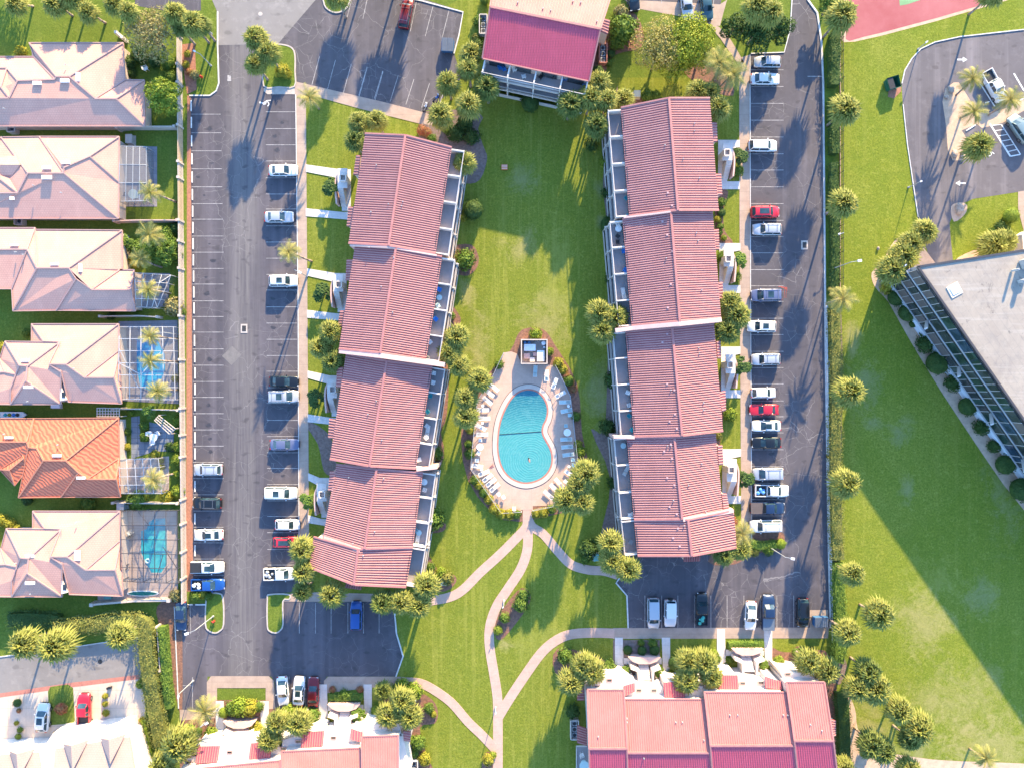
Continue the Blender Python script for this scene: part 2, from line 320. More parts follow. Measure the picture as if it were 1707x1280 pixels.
# walks
sheet('north_walk', [(490, 136), (640, 171), (714, 190), (722, 198), (722, 210), (700, 207), (600, 182), (492, 152)], 0.05, M['walk'])
sheet('west_sidewalk', [(492, 150), (510, 156), (513, 560), (516, 986), (660, 990), (712, 995), (712, 1008), (660, 1002), (471, 1002), (471, 992), (500, 985), (497, 500)], 0.045, M['walk'])
sheet('east_sidewalk', [(1236, 96), (1250, 92), (1251, 500), (1253, 922), (1236, 922), (1233, 500), (1232, 130)], 0.045, M['walk'])
sheet('south_sidewalk', [(1022, 1046), (1382, 1045), (1380, 1063), (1022, 1064)], 0.045, M['walk'])
sheet('planter_walk', [(345, 1136), (352, 1126), (448, 1126), (457, 1134), (459, 1180), (443, 1182), (443, 1146), (362, 1146), (362, 1182), (345, 1182)], 0.05, M['walk'])
sheet('planter_walk', [(300, 1182), (362, 1182), (362, 1196), (300, 1200)], 0.046, M['walk'])
sheet('planter_walk', [(540, 1134), (547, 1127), (665, 1127), (690, 1129), (690, 1145), (620, 1145), (540, 1155)], 0.05, M['walk'])
sheet('curved_walk', [(1188, 40), (1199, 46), (1215, 62), (1232, 90), (1240, 105), (1229, 105), (1218, 90), (1200, 64), (1180, 42)], 0.045, M['walk'])
mb = MB()
z = 0.04
for i, (pts, wd) in enumerate([([(879, 846), (879, 862), (877, 878), (860, 897), (832, 925), (800, 954), (772, 982), (748, 995), (708, 1002)], 1.55),
                 ([(880, 862), (880, 880), (879, 915), (868, 948), (846, 982), (828, 1010), (817, 1042), (816, 1075), (823, 1120), (829, 1160), (830, 1200), (830, 1320)], 1.6),
                 ([(881, 866), (888, 878), (906, 890), (930, 918), (952, 940), (980, 949), (1006, 951), (1030, 958)], 1.5),
                 ([(830, 1196), (850, 1163), (880, 1118), (903, 1087), (925, 1068), (950, 1057), (985, 1054), (1024, 1055)], 1.6),
                 ([(827, 1250), (805, 1226), (780, 1202), (752, 1170), (720, 1147), (700, 1138), (684, 1136)], 1.5)]):
    P = [Vector((q.x, q.y)) for q in PX(smooth(pts, 5))]
    l = offs(P, wd / 2); r = offs(P, -wd / 2)
    mb.prism(l + r[::-1], 0.0, z + i * 0.004)
struct(mb.build('footpath', M['path']))
# mulch beds
beds = [([(312, 160), (318, 160), (322, 985), (310, 985)], 'pinestraw'),
 ([(1395, 490), (1402, 520), (1404, 600), (1402, 760), (1396, 900), (1392, 1000), (1402, 1080), (1412, 1110), (1395, 1140), (1386, 1040), (1384, 600)], 'mulchgrey'),
 ([(712, 185), (800, 190), (797, 215), (806, 245), (812, 265), (800, 300), (775, 306), (745, 290), (700, 240)], 'mulchgrey'),
 ([(757, 410), (785, 408), (797, 425), (796, 445), (780, 460), (758, 458), (755, 470), (750, 500), (768, 530), (760, 545), (735, 545), (740, 420)], 'mulch'),
 ([(700, 590), (745, 600), (745, 690), (735, 720), (740, 760), (715, 840), (742, 870), (738, 885), (710, 890), (690, 900)], 'mulch'),
 ([(700, 900), (715, 925), (735, 955), (757, 958), (760, 970), (742, 985), (700, 985), (690, 960)], 'mulch'),
 ([(862, 560), (875, 548), (905, 549), (925, 575), (962, 640), (970, 720), (980, 780), (960, 840), (920, 858), (840, 866), (780, 800), (770, 700), (800, 640), (850, 585)], 'mulch'),
 ([(869, 979), (884, 990), (880, 1010), (855, 1045), (836, 1065), (826, 1060), (828, 1030), (845, 1005)], 'mulch'),
 ([(1020, 200), (1034, 200), (1052, 920), (1020, 925), (1000, 900), (1018, 800), (985, 715), (1010, 700), (1012, 400), (1005, 300)], 'mulchgrey'),
 ([(1012, 45), (1050, 18), (1072, 50), (1068, 80), (1025, 92), (1010, 120), (1016, 150), (1060, 160), (1105, 165), (1075, 180), (1000, 180), (990, 100)], 'mulch'),
 ([(1140, 120), (1180, 110), (1215, 130), (1222, 160), (1180, 150)], 'mulch'),
 ([(1194, 320), (1214, 320), (1206, 350), (1208, 385), (1222, 405), (1195, 405)], 'mulch'),
 ([(1196, 640), (1212, 655), (1205, 700), (1200, 740), (1194, 740)], 'mulch'),
 ([(1250, 885), (1300, 885), (1308, 900), (1300, 918), (1255, 922), (1225, 940), (1180, 935), (1220, 880)], 'mulch'),
 ([(1022, 1066), (1100, 1066), (1100, 1130), (1022, 1130)], 'mulchgrey'),
 ([(1287, 1080), (1300, 1085), (1318, 1086), (1330, 1076), (1350, 1082), (1385, 1095), (1392, 1200), (1310, 1130), (1290, 1110)], 'mulch'),
 ([(930, 1080), (1000, 1095), (1020, 1120), (985, 1160), (960, 1150), (925, 1120)], 'mulch'),
 ([(360, 1166), (442, 1166), (442, 1200), (360, 1200)], 'mulch'), ([(300, 1195), (370, 1195), (370, 1290), (300, 1290)], 'mulch'),
 ([(444, 1180), (540, 1180), (540, 1245), (430, 1245)], 'mulch'),
 ([(690, 1150), (720, 1165), (730, 1185), (725, 1205), (700, 1212), (712, 1260), (726, 1300), (660, 1300), (640, 1145)], 'mulch'),
 ([(812, 1252), (822, 1262), (822, 1300), (804, 1300), (804, 1268)], 'mulch'),
 ([(1585, 345), (1600, 338), (1612, 343), (1608, 358), (1590, 370)], 'sand'),
 ([(1505, 395), (1485, 410), (1470, 440), (1453, 455), (1458, 478), (1478, 500), (1490, 520), (1530, 590), (1600, 700), (1707, 850), (1790, 900), (1790, 700), (1560, 440), (1545, 415)], 'sand'),
 ([(1597, 430), (1640, 410), (1660, 395), (1700, 400), (1700, 440), (1600, 445)], 'sand'),
 ([(300, 75), (325, 72), (328, 150), (312, 158)], 'pinestraw'), ([(462, 85), (482, 88), (482, 134), (455, 134)], 'mulch'),
 ([(505, 700), (545, 720), (560, 760), (556, 790), (540, 785), (530, 740)], 'mulchgrey'),
 ([(300, 1010), (262, 1010), (270, 1060), (298, 1180), (304, 1182)], 'mulch')]
for i, (p, mm) in enumerate(beds):
    sheet('planting_bed', p, 0.024 + (i % 5) * 0.002, M[mm], sm=3 if len(p) > 4 else 0)
# back garden floors
sheet('garden', [(-60, 50), (312, 60), (312, 1000), (-60, 1000)], 0.006, M['lush'])
# sandy thin grass patches in the lower right field
sheet('bare_patch', [(1407, 1160), (1425, 1180), (1430, 1215), (1450, 1245), (1530, 1262), (1600, 1268), (1707, 1272), (1790, 1280), (1790, 1330), (1407, 1330)], 0.010, M['sand'], sm=3)
# islands with kerbs
def island(pts, label_mat, closed=True, name='traffic_island'):
    P = [Vector((q.x, q.y)) for q in PX(smooth(pts, 3, True))]
    mb = MB(); mb.prism(P, 0, 0.10); struct(mb.build(name, label_mat))
    mb = MB(); strip(mb, P, 0.22, 0, 0.13, True); struct(mb.build('kerb', M['kerb']))
island([(440, 100), (443, 82), (455, 75), (475, 76), (488, 82), (492, 95), (492, 120), (491, 145), (465, 146), (440, 144)], M['lush'])
island([(446, 998), (450, 990), (482, 990), (482, 998), (472, 1001), (472, 1040), (466, 1051), (459, 1054), (450, 1051), (446, 1042)], M['lush'])
island([(344, 1000), (350, 989), (364, 988), (372, 996), (373, 1040), (366, 1051), (358, 1054), (348, 1050), (343, 1040)], M['lush'])
island([(541, -15), (540, 5), (546, 16), (560, 22), (575, 17), (583, 4), (584, -15)], M['lush'])
sheet('island_strip', [(440, 147), (492, 147), (492, 158), (446, 158), (440, 153)], 0.05, M['kerb'])
# kerbs along edges
mb = MB()
def kerb(pts, wd=0.2, h=0.12, sm=0):
    q = smooth(pts, sm) if sm else [Vector(p) for p in pts]
    strip(mb, [Vector((a.x, a.y)) for a in PX(q)], wd, 0.0, h)
kerb([(363, 20), (363, 76), (365, 140), (361, 152), (350, 160), (316, 160)])
kerb([(1346, -20), (1346, 0), (1362, 22), (1369, 70), (1372, 140), (1376, 600), (1381, 900), (1384, 1046)], 0.28, 0.14)
kerb([(658, 1021), (661, 1055), (672, 1093), (660, 1127)], 0.22)
kerb([(1047, 1046), (1045, 992), (1027, 971), (1033, 962)], 0.22)
kerb([(493, 158), (497, 500), (499, 986)], 0.12, 0.1); kerb([(1250, 92), (1251, 500), (1253, 922)], 0.12, 0.1)
kerb([(692, 0), (702, 2), (772, 21), (765, 60), (757, 90)], 0.2)
kerb([(1707, 50), (1600, 62), (1558, 71), (1535, 82), (1520, 98), (1508, 118), (1503, 140)], 0.15)
kerb([(1530, 362), (1512, 240), (1505, 175)], 0.12)
kerb([(1252, 90), (1307, 88), (1317, 50), (1320, 0)], 0.15)
kerb([(1381, 600), (1385, 900), (1388, 1095)], 0.15, 0.2)
kerb([(291, 1010), (298, 1180)], 0.15); kerb([(0, 1094), (120, 1078), (232, 1061)], 0.15)
struct(mb.build('kerb', M['kerbwhite']))
# painted markings
mb = MB()
def line(x0, y0, x1, y1, wd=0.09, z=0.022):
    a, b = W(x0, y0), W(x1, y1); a.z = b.z = 0; t = (b - a).normalized(); s_ = Vector((-t.y, t.x, 0)) * wd / 2
    mb.flat([a + s_, b + s_, b - s_, a - s_], z)
for i, y in enumerate([191, 222, 252, 282, 312, 340, 366, 394, 421, 448, 474, 502, 528, 554, 582, 609, 636, 662, 689, 716, 743, 770, 797, 824, 851, 878, 904, 931, 958]):
    line(319 + i * 0.15, y, 368 + min(i, 8) * 0.6, y)
for i, y in enumerate([187, 215, 242, 269, 297, 324, 349, 377, 404, 431, 458, 484, 512, 539, 566, 593, 619, 646, 672, 700, 727, 754, 780, 807, 834, 860, 887, 915, 941]):
    line(443 + i * 0.1, y, 493 + i * 0.2, y)
for y in [117, 145, 173, 201, 229, 257, 284, 312, 340, 368, 395, 422, 450, 477, 503, 531, 558, 586, 613, 640, 668, 694, 721, 749, 777, 805, 832, 859]:
    line(1252, y, 1306, y)
for x in [499, 526, 552, 580, 606, 632]: line(x, 1004, x, 1055)
for x in [1075, 1103, 1130, 1158, 1185, 1212, 1240, 1268, 1295, 1323]: line(x, 992, x, 1046)
for x in [482, 509]: line(x, 1127, x, 1178)
line(1047, 1046, 1045, 992, 0.14); line(317, 1006, 318, 1056); line(321, 1128, 321, 1180); line(300, 1142, 320, 1142)
for i in range(5): line(533 + i * 26.4, 94 + i * 6.5, 520 + i * 26.1, 142 + i * 7.1)
for i in range(6): line(612 + i * 26 , 112 + i * 6.9 - 0, 598 + i * 26.2, 160 + i * 5)
line(612, 0, 605, 32); line(694, 4, 684, 53); line(722, 10, 709, 61); line(749, 16, 737, 64); line(586, 2, 578, 32)
line(1346, 128, 1372, 128, 0.14)
line(1102, 0, 1103, 6); line(1132, 0, 1130, 12); line(1165, 0, 1160, 17); line(1190, 0, 1187, 20)
# south west slots of the townhouse street and the east lot
mb2 = MB(); mb, mbk = mb2, mb
def wline(x0, y0, x1, y1, wd=0.16): line(x0, y0, x1, y1, wd, 0.026)
wline(1632, 137, 1658, 178, .2); wline(1642, 172, 1650, 170); wline(1690, 123, 1707, 152, .25); wline(1698, 170, 1707, 163, .25)
wline(1650, 207, 1684, 261, .28); wline(1669, 208, 1701, 258, .18); wline(1684, 261, 1701, 258, .18)
for i in range(6): 
    t = i / 6; wline(1652 + 34 * t, 210 + 52 * t, 1669 + 32 * t, 208 + 50 * t, .12)
def arrow(cx, cy, dx, L=1.7):
    c = W(cx, cy); s = dx
    mb.flat([(c.x - s * L * .5, c.y - .12), (c.x + s * L * .05, c.y - .12), (c.x + s * L * .05, c.y + .12), (c.x - s * L * .5, c.y + .12)], 0.026)
    mb.flat([(c.x + s * L * .05, c.y - .45), (c.x + s * L * .5, c.y), (c.x + s * L * .05, c.y + .45)], 0.026)
arrow(1604, 100, 1); arrow(1601, 306, -1)
def wheelchair(cx, cy, s=1.0, rz=0.0):
    c = W(cx, cy); q = Matrix.Rotation(rz, 2)
    def T(x, y): v = q @ Vector((x * s, y * s)); return (c.x + v.x, c.y + v.y)
    for i in range(14):
        a0 = -2.4 + i * 0.33; a1 = a0 + 0.33
        mb.flat([T(.42 * math.cos(a0), .42 * math.sin(a0)), T(.42 * math.cos(a1), .42 * math.sin(a1)), T(.3 * math.cos(a1), .3 * math.sin(a1)), T(.3 * math.cos(a0), .3 * math.sin(a0))], 0.026)
    mb.flat([T(-.1, .05), T(.04, .05), T(.04, .75), T(-.1, .75)], 0.028); mb.flat([T(.04, .05), T(.5, .05), T(.5, .18), T(.04, .18)], 0.028)
    mb.flat([T(.4, .05), T(.62, -.5), T(.75, -.45), T(.53, .1)], 0.030)
    mb.flat([T(-.03 + .14 * math.cos(t * .7), .92 + .14 * math.sin(t * .7)) for t in range(9)], 0.028)
wheelchair(444, 174, 1.15, 1.3); wheelchair(1649, 257, 1.0, 0.6)
struct(mb.build('lane_markings', M['paintnew'])); mb = mbk
struct(mb.build('parking_lines', M['paint']))
# arrow painted on the west drive (worn)
mb = MB()
c = W(382, 131); mb.flat([(c.x - .3, c.y - .5), (c.x + .35, c.y - .45), (c.x + .3, c.y + .4), (c.x - .25, c.y + .55)], 0.026); struct(mb.build('worn_marking', M['paint']))
sheet('concrete_patch', [(387, 577), (403, 592), (386, 609), (370, 594)], 0.024, mat('faded_patch', (.17, .155, .15), (.13, .12, .12), 1.5))
mb = MB(); rs = random.Random(11)
for (x0, x1, ya, yb, st) in ((452, 485, 200, 960, 27), (330, 358, 190, 960, 27), (1262, 1296, 104, 880, 27.3)):
    y = ya
    while y < yb:
        if rs.random() < .7:
            cx, cy = rs.uniform(x0, x1), y + rs.uniform(-5, 5); c = W(cx, cy); r0 = rs.uniform(.15, .5); ph = rs.uniform(0, 6)
            mb.flat([(c.x + r0 * (1 + .3 * math.sin(3 * t * .5 + ph)) * math.cos(t * .5236), c.y + r0 * .7 * (1 + .3 * math.cos(2 * t * .5 + ph)) * math.sin(t * .5236)) for t in range(12)], .0195)
        y += st
struct(mb.build('oil_stains', mat('oil_stain', (.030, .029, .036), (.05, .047, .056), 3, .5)))
def drain(px, py, rz=0):
    c = W(px, py); mb = MB(); mb.box((c.x, c.y, 0.03), (1.1, 1.5, 0.06), rz, 0); mb.box((c.x, c.y, 0.05), (0.65, 0.95, 0.06), rz, 1)
    for i in range(5): mb.box((c.x, c.y - .36 + i * .18, 0.085), (0.65, 0.05, 0.02), rz, 2)
    return mb
dark = mat('dark_iron', (0.02, 0.02, 0.022), None, 3, 0.6)
for (x, y, l) in [(407, 548, 'rectangular storm drain grate in the western car park lane'), (1341, 409, 'rectangular storm drain grate in the eastern car park lane')]:
    tag(drain(x, y).build('storm_drain', [M['kerb'], dark, mat('iron', (0.1, 0.09, 0.09))]), l, 'drain')
for (x, y, l) in [(434, 24, 'round manhole cover in the pale street'), (167, 1102, 'round manhole cover in the shaded townhouse street')]:
    mb = MB(); c = W(x, y); mb.tube((c.x, c.y, 0), (c.x, c.y, 0.04), .36, .36, 20); mb.tube((c.x, c.y, 0.04), (c.x, c.y, 0.05), .28, .28, 20)
    tag(mb.build('manhole_cover', dark if x < 300 else M['kerb']), l, 'manhole cover')
# ------------------------------------------------------------------ building materials
def roofmat(name, c1, c2, sc=(0.33, 0.33), rough=0.6, mort=0.55, off=0.0):
    m, nt, b, pos = new_mat(name, rough)
    f = noisen(nt, pos, 0.35, 6, 0.7); g = noisen(nt, pos, 4.0, 3, 0.7)
    col = mixn(nt, rampn(nt, f, 0.35, 0.7), c1, c2)
    col = mixn(nt, mathn(nt, 'MULTIPLY', rampn(nt, g, 0.5, 0.75), 0.25), col, tuple(x * 0.65 for x in c2))
    stk = noisen(nt, scalev(nt, pos, (1.2, 0.12, 1)), 1.0, 3, 0.6)
    col = mixn(nt, mathn(nt, 'MULTIPLY', rampn(nt, stk, 0.55, 0.75), 0.25), col, tuple(min(1, x * 1.25) for x in c1))
    if sc:
        br = nt.nodes.new('ShaderNodeTexBrick'); br.offset = off; br.inputs['Scale'].default_value = 1
        br.inputs['Brick Width'].default_value = sc[0]; br.inputs['Row Height'].default_value = sc[1]; br.inputs['Mortar Size'].default_value = 0.035
        br.inputs['Mortar Smooth'].default_value = 0.6
        nt.links.new(pos, br.inputs['Vector'])
        col = mixn(nt, mathn(nt, 'MULTIPLY', br.outputs['Fac'], mort), col, tuple(x * 0.5 for x in c2))
        bumpn(nt, b, br.outputs['Fac'], -0.35, 0.04)
    nt.links.new(col, b.inputs['Base Color']); return m
M['redroof'] = roofmat('red_tile_pan', (0.29, 0.075, 0.08), (0.24, 0.06, 0.065), None)
M['ribpink'] = roofmat('pale_tile_cap', (0.385, 0.19, 0.18), (0.32, 0.15, 0.145), None)  # paler than the pan: lit rib tops over shaded troughs, put into the colour
M['ribred'] = roofmat('sunlit_salmon_tile', (0.42, 0.17, 0.152), (0.36, 0.135, 0.12), None)  # sun-facing tone of the red tile, light put into the colour
M['redroof2'] = roofmat('red_barrel_tile_grid', (0.46, 0.065, 0.11), (0.40, 0.055, 0.092), (0.42, 0.38), 0.6, 0.5)  # on south slopes, the shaded tone of the same tile
M['ridge'] = mat('ridge_tile', (0.37, 0.155, 0.15), (0.31, 0.125, 0.12), 1.0, 0.7)
M['houseroof'] = roofmat('mauve_flat_tile', (0.60, 0.315, 0.235), (0.53, 0.265, 0.20), (0.42, 0.34), 0.75, 0.4, 0.5)
M['houseridge'] = mat('house_ridge_tile', (0.42, 0.26, 0.23), (0.36, 0.22, 0.20), 2.0, 0.8)
def wavy(name, c1, c2):
    m, nt, b, pos = new_mat(name, 0.75)
    wv = nt.nodes.new('ShaderNodeTexWave'); wv.inputs['Scale'].default_value = 0.75; wv.inputs['Distortion'].default_value = 5
    wv.inputs['Detail'].default_value = 2; wv.inputs['Detail Scale'].default_value = 1.2; wv.bands_direction = 'DIAGONAL'
    nt.links.new(pos, wv.inputs['Vector']); col = mixn(nt, wv.outputs['Fac'], c2, c1)
    nt.links.new(col, b.inputs['Base Color']); bumpn(nt, b, wv.outputs['Fac'], 0.6, 0.06); return m
M['orangeroof'] = wavy('terracotta_wave_tile', (0.58, 0.17, 0.085), (0.42, 0.095, 0.05))
M['cream'] = mat('cream_stucco', (0.52, 0.43, 0.37), (0.47, 0.38, 0.33), 0.8, 0.85)
M['white'] = mat('white_stucco', (0.62, 0.56, 0.52), (0.56, 0.50, 0.47), 0.8, 0.85)
M['balfloor'] = mat('balcony_floor', (0.30, 0.27, 0.28), (0.24, 0.22, 0.23), 0.6, 0.8)
M['rail'] = mat('painted_rail', (0.50, 0.45, 0.42), (0.45, 0.40, 0.38), 1.0, 0.6)
def glassmat(name, c, rough=0.08):
    m, nt, b, pos = new_mat(name, rough); f = noisen(nt, pos, 0.5, 2)
    nt.links.new(mixn(nt, rampn(nt, f, 0.4, 0.6), c, tuple(x * 1.8 + 0.01 for x in c)), b.inputs['Base Color'])
    b.inputs['Specular IOR Level'].default_value = 0.7; return m
M['glass'] = glassmat('window_glass', (0.02, 0.025, 0.03))
M['whiteframe'] = mat('white_aluminium', (0.42, 0.42, 0.44), (0.38, 0.38, 0.40), 1, 0.4)
M['bronze'] = mat('bronze_aluminium', (0.06, 0.055, 0.06), (0.05, 0.045, 0.05), 1, 0.4)
M['metalgrey'] = mat('grey_metal', (0.35, 0.36, 0.38), (0.28, 0.29, 0.30), 2, 0.5)
M['concroof'] = None
def lerp(a, b, t): return a + (b - a) * t
def ribbed(mb, R0, R1, E0, E1, period=0.465, h=0.115, wfrac=0.5, mi=0):
    """ribs from ridge line R0-R1 down to eave line E0-E1"""
    n = max(2, int((R1 - R0).length / period)); ax = (R1 - R0).normalized()
    up = (R1 - R0).cross(E0 - R0).normalized(); up = up if up.z > 0 else -up
    for i in range(n):
        t = (i + 0.5) / n; a = lerp(R0, R1, t); b = lerp(E0, E1, t); w_ = ax * period * wfrac / 2
        vs = []
        for p in (a, b):
            vs += [p - w_ + up * 0.0, p - w_ * 0.55 + up * h, p + w_ * 0.55 + up * h, p + w_]
        mb.add(vs, [(0, 1, 5, 4), (1, 2, 6, 5), (2, 3, 7, 6), (4, 5, 6, 7)], mi)
def slab(mb, P, th=0.22, mi=0):
    """thick roof plane from a list of 3-D points (ccw seen from above)"""
    n = len(P); vs = list(P) + [p - Vector((0, 0, th)) for p in P]
    nrm = (P[1] - P[0]).cross(P[2] - P[0])
    f = [tuple(range(n)), tuple(range(2 * n - 1, n - 1, -1))] + [(i, n + i, n + (i + 1) % n, (i + 1) % n) for i in range(n)]
    if nrm.z < 0: f = [tuple(reversed(q)) for q in f]
    mb.add(vs, f, mi)
def fpt(p, c, inset):  # move footprint point towards c
    v = Vector((c[0] - p[0], c[1] - p[1], 0)); return Vector((p[0], p[1], 0)) + v.normalized() * inset
SECS = []
def gable_section(root, q, ez, rz_, name_roof='roof', dark_end=True, per=0.36, wall='cream', trim=True, mroof='redroof'):
    """q: NW,R0,NE,SE,R1,SW image points; returns world points"""
    H = [ez, rz_, ez, ez, rz_, ez]
    P = [W(a[0], a[1], h) for a, h in zip(q, H)]
    NW, R0, NE, SE, R1, SW = P
    mb = MB(); slab(mb, [NW, SW, R1, R0]); slab(mb, [R0, R1, SE, NE])
    ribbed(mb, R0, R1, NE, SE, per, .075, .56, 1); ribbed(mb, R0, R1, NW, SW, per, .075, .56, 1)
    rf = mb.build(name_roof, [M[mroof], M['ribpink']], root); SECS.append((root, q, ez, rz_))
    mb = MB(); up = Vector((0, 0, 0.1)); mb.beam(R0 + up, R1 + up, 0.34, 0.2)
    if trim:
        for a, b in ((NW, R0), (R0, NE), (SW, R1), (R1, SE)): mb.beam(a + up * .6, b + up * .6, 0.24, 0.2)
    o = mb.build('ridge_cap', M['ridge'], root); o.parent = rf; o.matrix_parent_inverse = Matrix()
    # body under the roof
    c = sum(P, Vector()) / 6; ft = [Vector((p.x, p.y, 0)) for p in P]
    ins = [fpt(p, c, 0.55 if i in (0, 2, 3, 5) else 0.3) for i, p in enumerate(ft)]
    mb = MB(); mb.prism(ins, 0.0, [h - 0.26 for h in H], top=True); mb.build('wall', M[wall], root)
    return P
def balconies(root, A, B, ez, out, nb, levels=(2.75, 5.5), sgn=1, fins=True, capfin=None):
    """balcony stack along eave edge A->B; out = unit outward vector"""
    A = Vector((A.x, A.y, 0)); B = Vector((B.x, B.y, 0)); L = (B - A).length; t = (B - A) / L
    Z = Vector((0, 0, 1))
    ddepth = {levels[-1]: 1.95}
    for k, z in enumerate(levels):
        dp = 1.85 + 0.22 * (len(levels) - 1 - k)
        a = A - out * 0.4; b = B - out * 0.4
        mb = MB(); mb.prism([a, b, B + out * dp, A + out * dp], z - 0.22, z, bottom=True)
        fl = mb.build('balcony', M['balfloor'], root)
        mb = MB(); e0 = A + out * dp; e1 = B + out * dp
        mb.beam(e0 + Z * (z - 0.05), e1 + Z * (z - 0.05), 0.2, 0.36)
        mb.beam(e0 + Z * (z + 1.02), e1 + Z * (z + 1.02), 0.11, 0.09)
        n = int(L / 0.16)
        for i in range(n + 1): 
            p = lerp(e0, e1, i / n); mb.beam(p + Z * z, p + Z * (z + 1.0), 0.025, 0.025)
        r = mb.build('railing', M['rail'], root); r.parent = fl; r.matrix_parent_inverse = Matrix()
    mb = MB()
    e0 = A + out * 2.2; e1 = B + out * 2.2
    mb.beam(e0 + Z * 0.6, e1 + Z * 0.6, 0.08, 1.1)
    mb.beam(A + out * 1.95 + Z * (ez - .45), B + out * 1.95 + Z * (ez - .45), 0.09, 0.12)
    mb.build('patio_screen', M['rail'], root)
    for i in range(nb + 1):
        p = lerp(A, B, i / nb); wd = 0.19
        if i == 0: p = p + t * 0.2
        if i == nb: p = p - t * 0.2
        mb = MB(); o1 = p - out * 0.3
        q = [o1 - t * wd / 2, o1 + t * wd / 2, p + out * 1.95 + t * wd / 2, p + out * 1.95 - t * wd / 2]
        mb.prism(q, 0, ez - 0.35)
        mb.beam(p + out * 2.0 + Z * 3.9, p + out * 2.4 + Z * 3.9, 0.14, 0.2); mb.beam(p + out * 2.15 + Z * 0, p + out * 2.15 + Z * 3.9, 0.14, 0.14)
        mb.build('divider_wall', M['white'], root)
    # glazed doors on the set-back wall
    for i in range(nb):
        for z in (0.0,) + tuple(levels):
            a = lerp(A, B, (i + 0.2) / nb) - out * 0.2; b = lerp(A, B, (i + 0.8) / nb) - out * 0.2
            if z < 8: 
                mb = MB(); mb.beam(a + Z * (z + 1.05), b + Z * (z + 1.05), 0.08, 2.0); mb.build('sliding_door', M['glass'], root)
def outward(A, B, side):
    t = (B - A); t.z = 0; t.normalize(); n = Vector((t.y, -t.x, 0)); return n if n.x * side > 0 else -n

# ------------------------------------------------------------------ west long block
bw = empty('apartment_building', (W(640, 600).x, W(640, 600).y, 0), 'long staggered apartment block with ribbed red roof west of the swimming pool', 'building')
secs = [([(609, 223), (676, 226), (753, 246), (726, 423), (648, 410), (581, 406)], 7.9, 9.9, 4),
        ([(592, 409), (660, 414), (737, 428), (710, 601), (634, 589), (565, 582)], 7.6, 9.5, 4),
        ([(577, 589), (645, 601), (721, 611), (693, 781), (616, 777), (550, 765)], 6.7, 8.5, 4),
        ([(561, 773), (628, 781), (705, 787), (688, 912), (608, 914), (539, 893)], 6.3, 8.0, 3),
        ([(523, 894), (597, 915), (688, 912), (677, 978), (590, 974), (516, 945)], 6.3, 8.05, 1)]
for i, (q, ez, rz_, nb) in enumerate(secs):
    P = gable_section(bw, q, ez, rz_)
    A, B = P[2], P[3]; o = outward(A, B, 1)
    balconies(bw, A, B, ez, o, nb, (2.75, ez - 1.9))
# pale parapet walls between the stepped sections
def parapet(root, pts, h, wd=0.35, m='white'):
    mb = MB()
    for a, b in zip(pts[:-1], pts[1:]):
        A, B = W(a[0], a[1], h), W(b[0], b[1], h); t = (B - A).normalized(); s_ = Vector((-t.y, t.x, 0)) * wd / 2
        mb.prism([A + s_, B + s_, B - s_, A - s_], 0, [h, h, h, h])
    mb.build('parapet', M[m], root)
def gparapet(root, pts, hs_, wd=0.4, m='ridge', low=4.0):
    mb = MB()
    for i in range(len(pts) - 1):
        A, B = W(*pts[i], hs_[i]), W(*pts[i + 1], hs_[i + 1]); t = Vector((B.x - A.x, B.y - A.y, 0)).normalized(); s_ = Vector((-t.y, t.x, 0)) * wd / 2
        a, b = A - Vector((0, 0, A.z)), B - Vector((0, 0, B.z))
        P = [a + s_, b + s_, b - s_, a - s_]; n = MB()
        mb.prism(P, low, [A.z, B.z, B.z, A.z] if (sum(P[k].x * P[(k + 1) % 4].y - P[(k + 1) % 4].x * P[k].y for k in range(4)) > 0) else [A.z, B.z, B.z, A.z])
    mb.build('parapet', M[m], root)
M['pinkwall'] = mat('pink_coping', (0.56, 0.38, 0.34), (0.50, 0.33, 0.30), 1.0)
gparapet(bw, [(565, 585), (634, 593), (741, 608)], [7.75, 9.65, 7.75], 0.75, 'pinkwall', 5)
gparapet(bw, [(539, 896), (600, 917)], [6.5, 8.15], 0.65, 'pinkwall', 5); gparapet(bw, [(694, 783), (728, 779)], [6.8, 6.8], 0.45, 'pinkwall', 0)
gparapet(bw, [(583, 409), (646, 412), (728, 426)], [8.05, 10.0, 8.05], 0.25, 'pinkwall', 5)
# porch roofs on the entry side
def porch(root, q, h0, h1, m='redroof', axis=0, wall=True, wm='cream'):
    """q = 4 image points clockwise from NW; h0 near wall edge, slope per 'hs_' tuple of 4 heights"""
    P = [W(a[0], a[1], h) for a, h in zip(q, (h0, h1, h1, h0) if axis == 0 else (h1, h1, h0, h0))]
    mb = MB(); slab(mb, P, 0.15)
    if axis == 0: ribbed(mb, P[0], P[3], P[1], P[2], 0.40, 0.075, .56, 1)
    else: ribbed(mb, P[3], P[2], P[0], P[1], 0.36, 0.07, .5, 1)
    mb.build('porch_roof', [M[m], M['ribpink' if m == 'redroof' else 'ribred']], root)
    if wall:
        c = sum(P, Vector()) / 4; mb = MB(); F = [fpt(p, c, 0.2) for p in P]; mb.prism(F, 0, [p.z - 0.17 for p in P]); mb.build('wall', M[wm], root)
for q in [[(594, 259), (601, 259), (598, 292), (589, 292)], [(581, 345), (590, 345), (588, 378), (578, 378)], [(578, 433), (590, 433), (587, 468), (576, 468)],
          [(567, 518), (577, 518), (574, 545), (563, 545)], [(562, 612), (572, 612), (569, 645), (560, 645)], [(549, 697), (560, 699), (556, 731), (547, 730)],
          [(550, 785), (560, 785), (556, 818), (547, 818)]]:
    porch(bw, [q[1], q[0], q[3], q[2]], 6.4, 5.9)
porch(bw, [(577, 971), (604, 974), (602, 983), (574, 979)], 5.6, 5.2, axis=1)
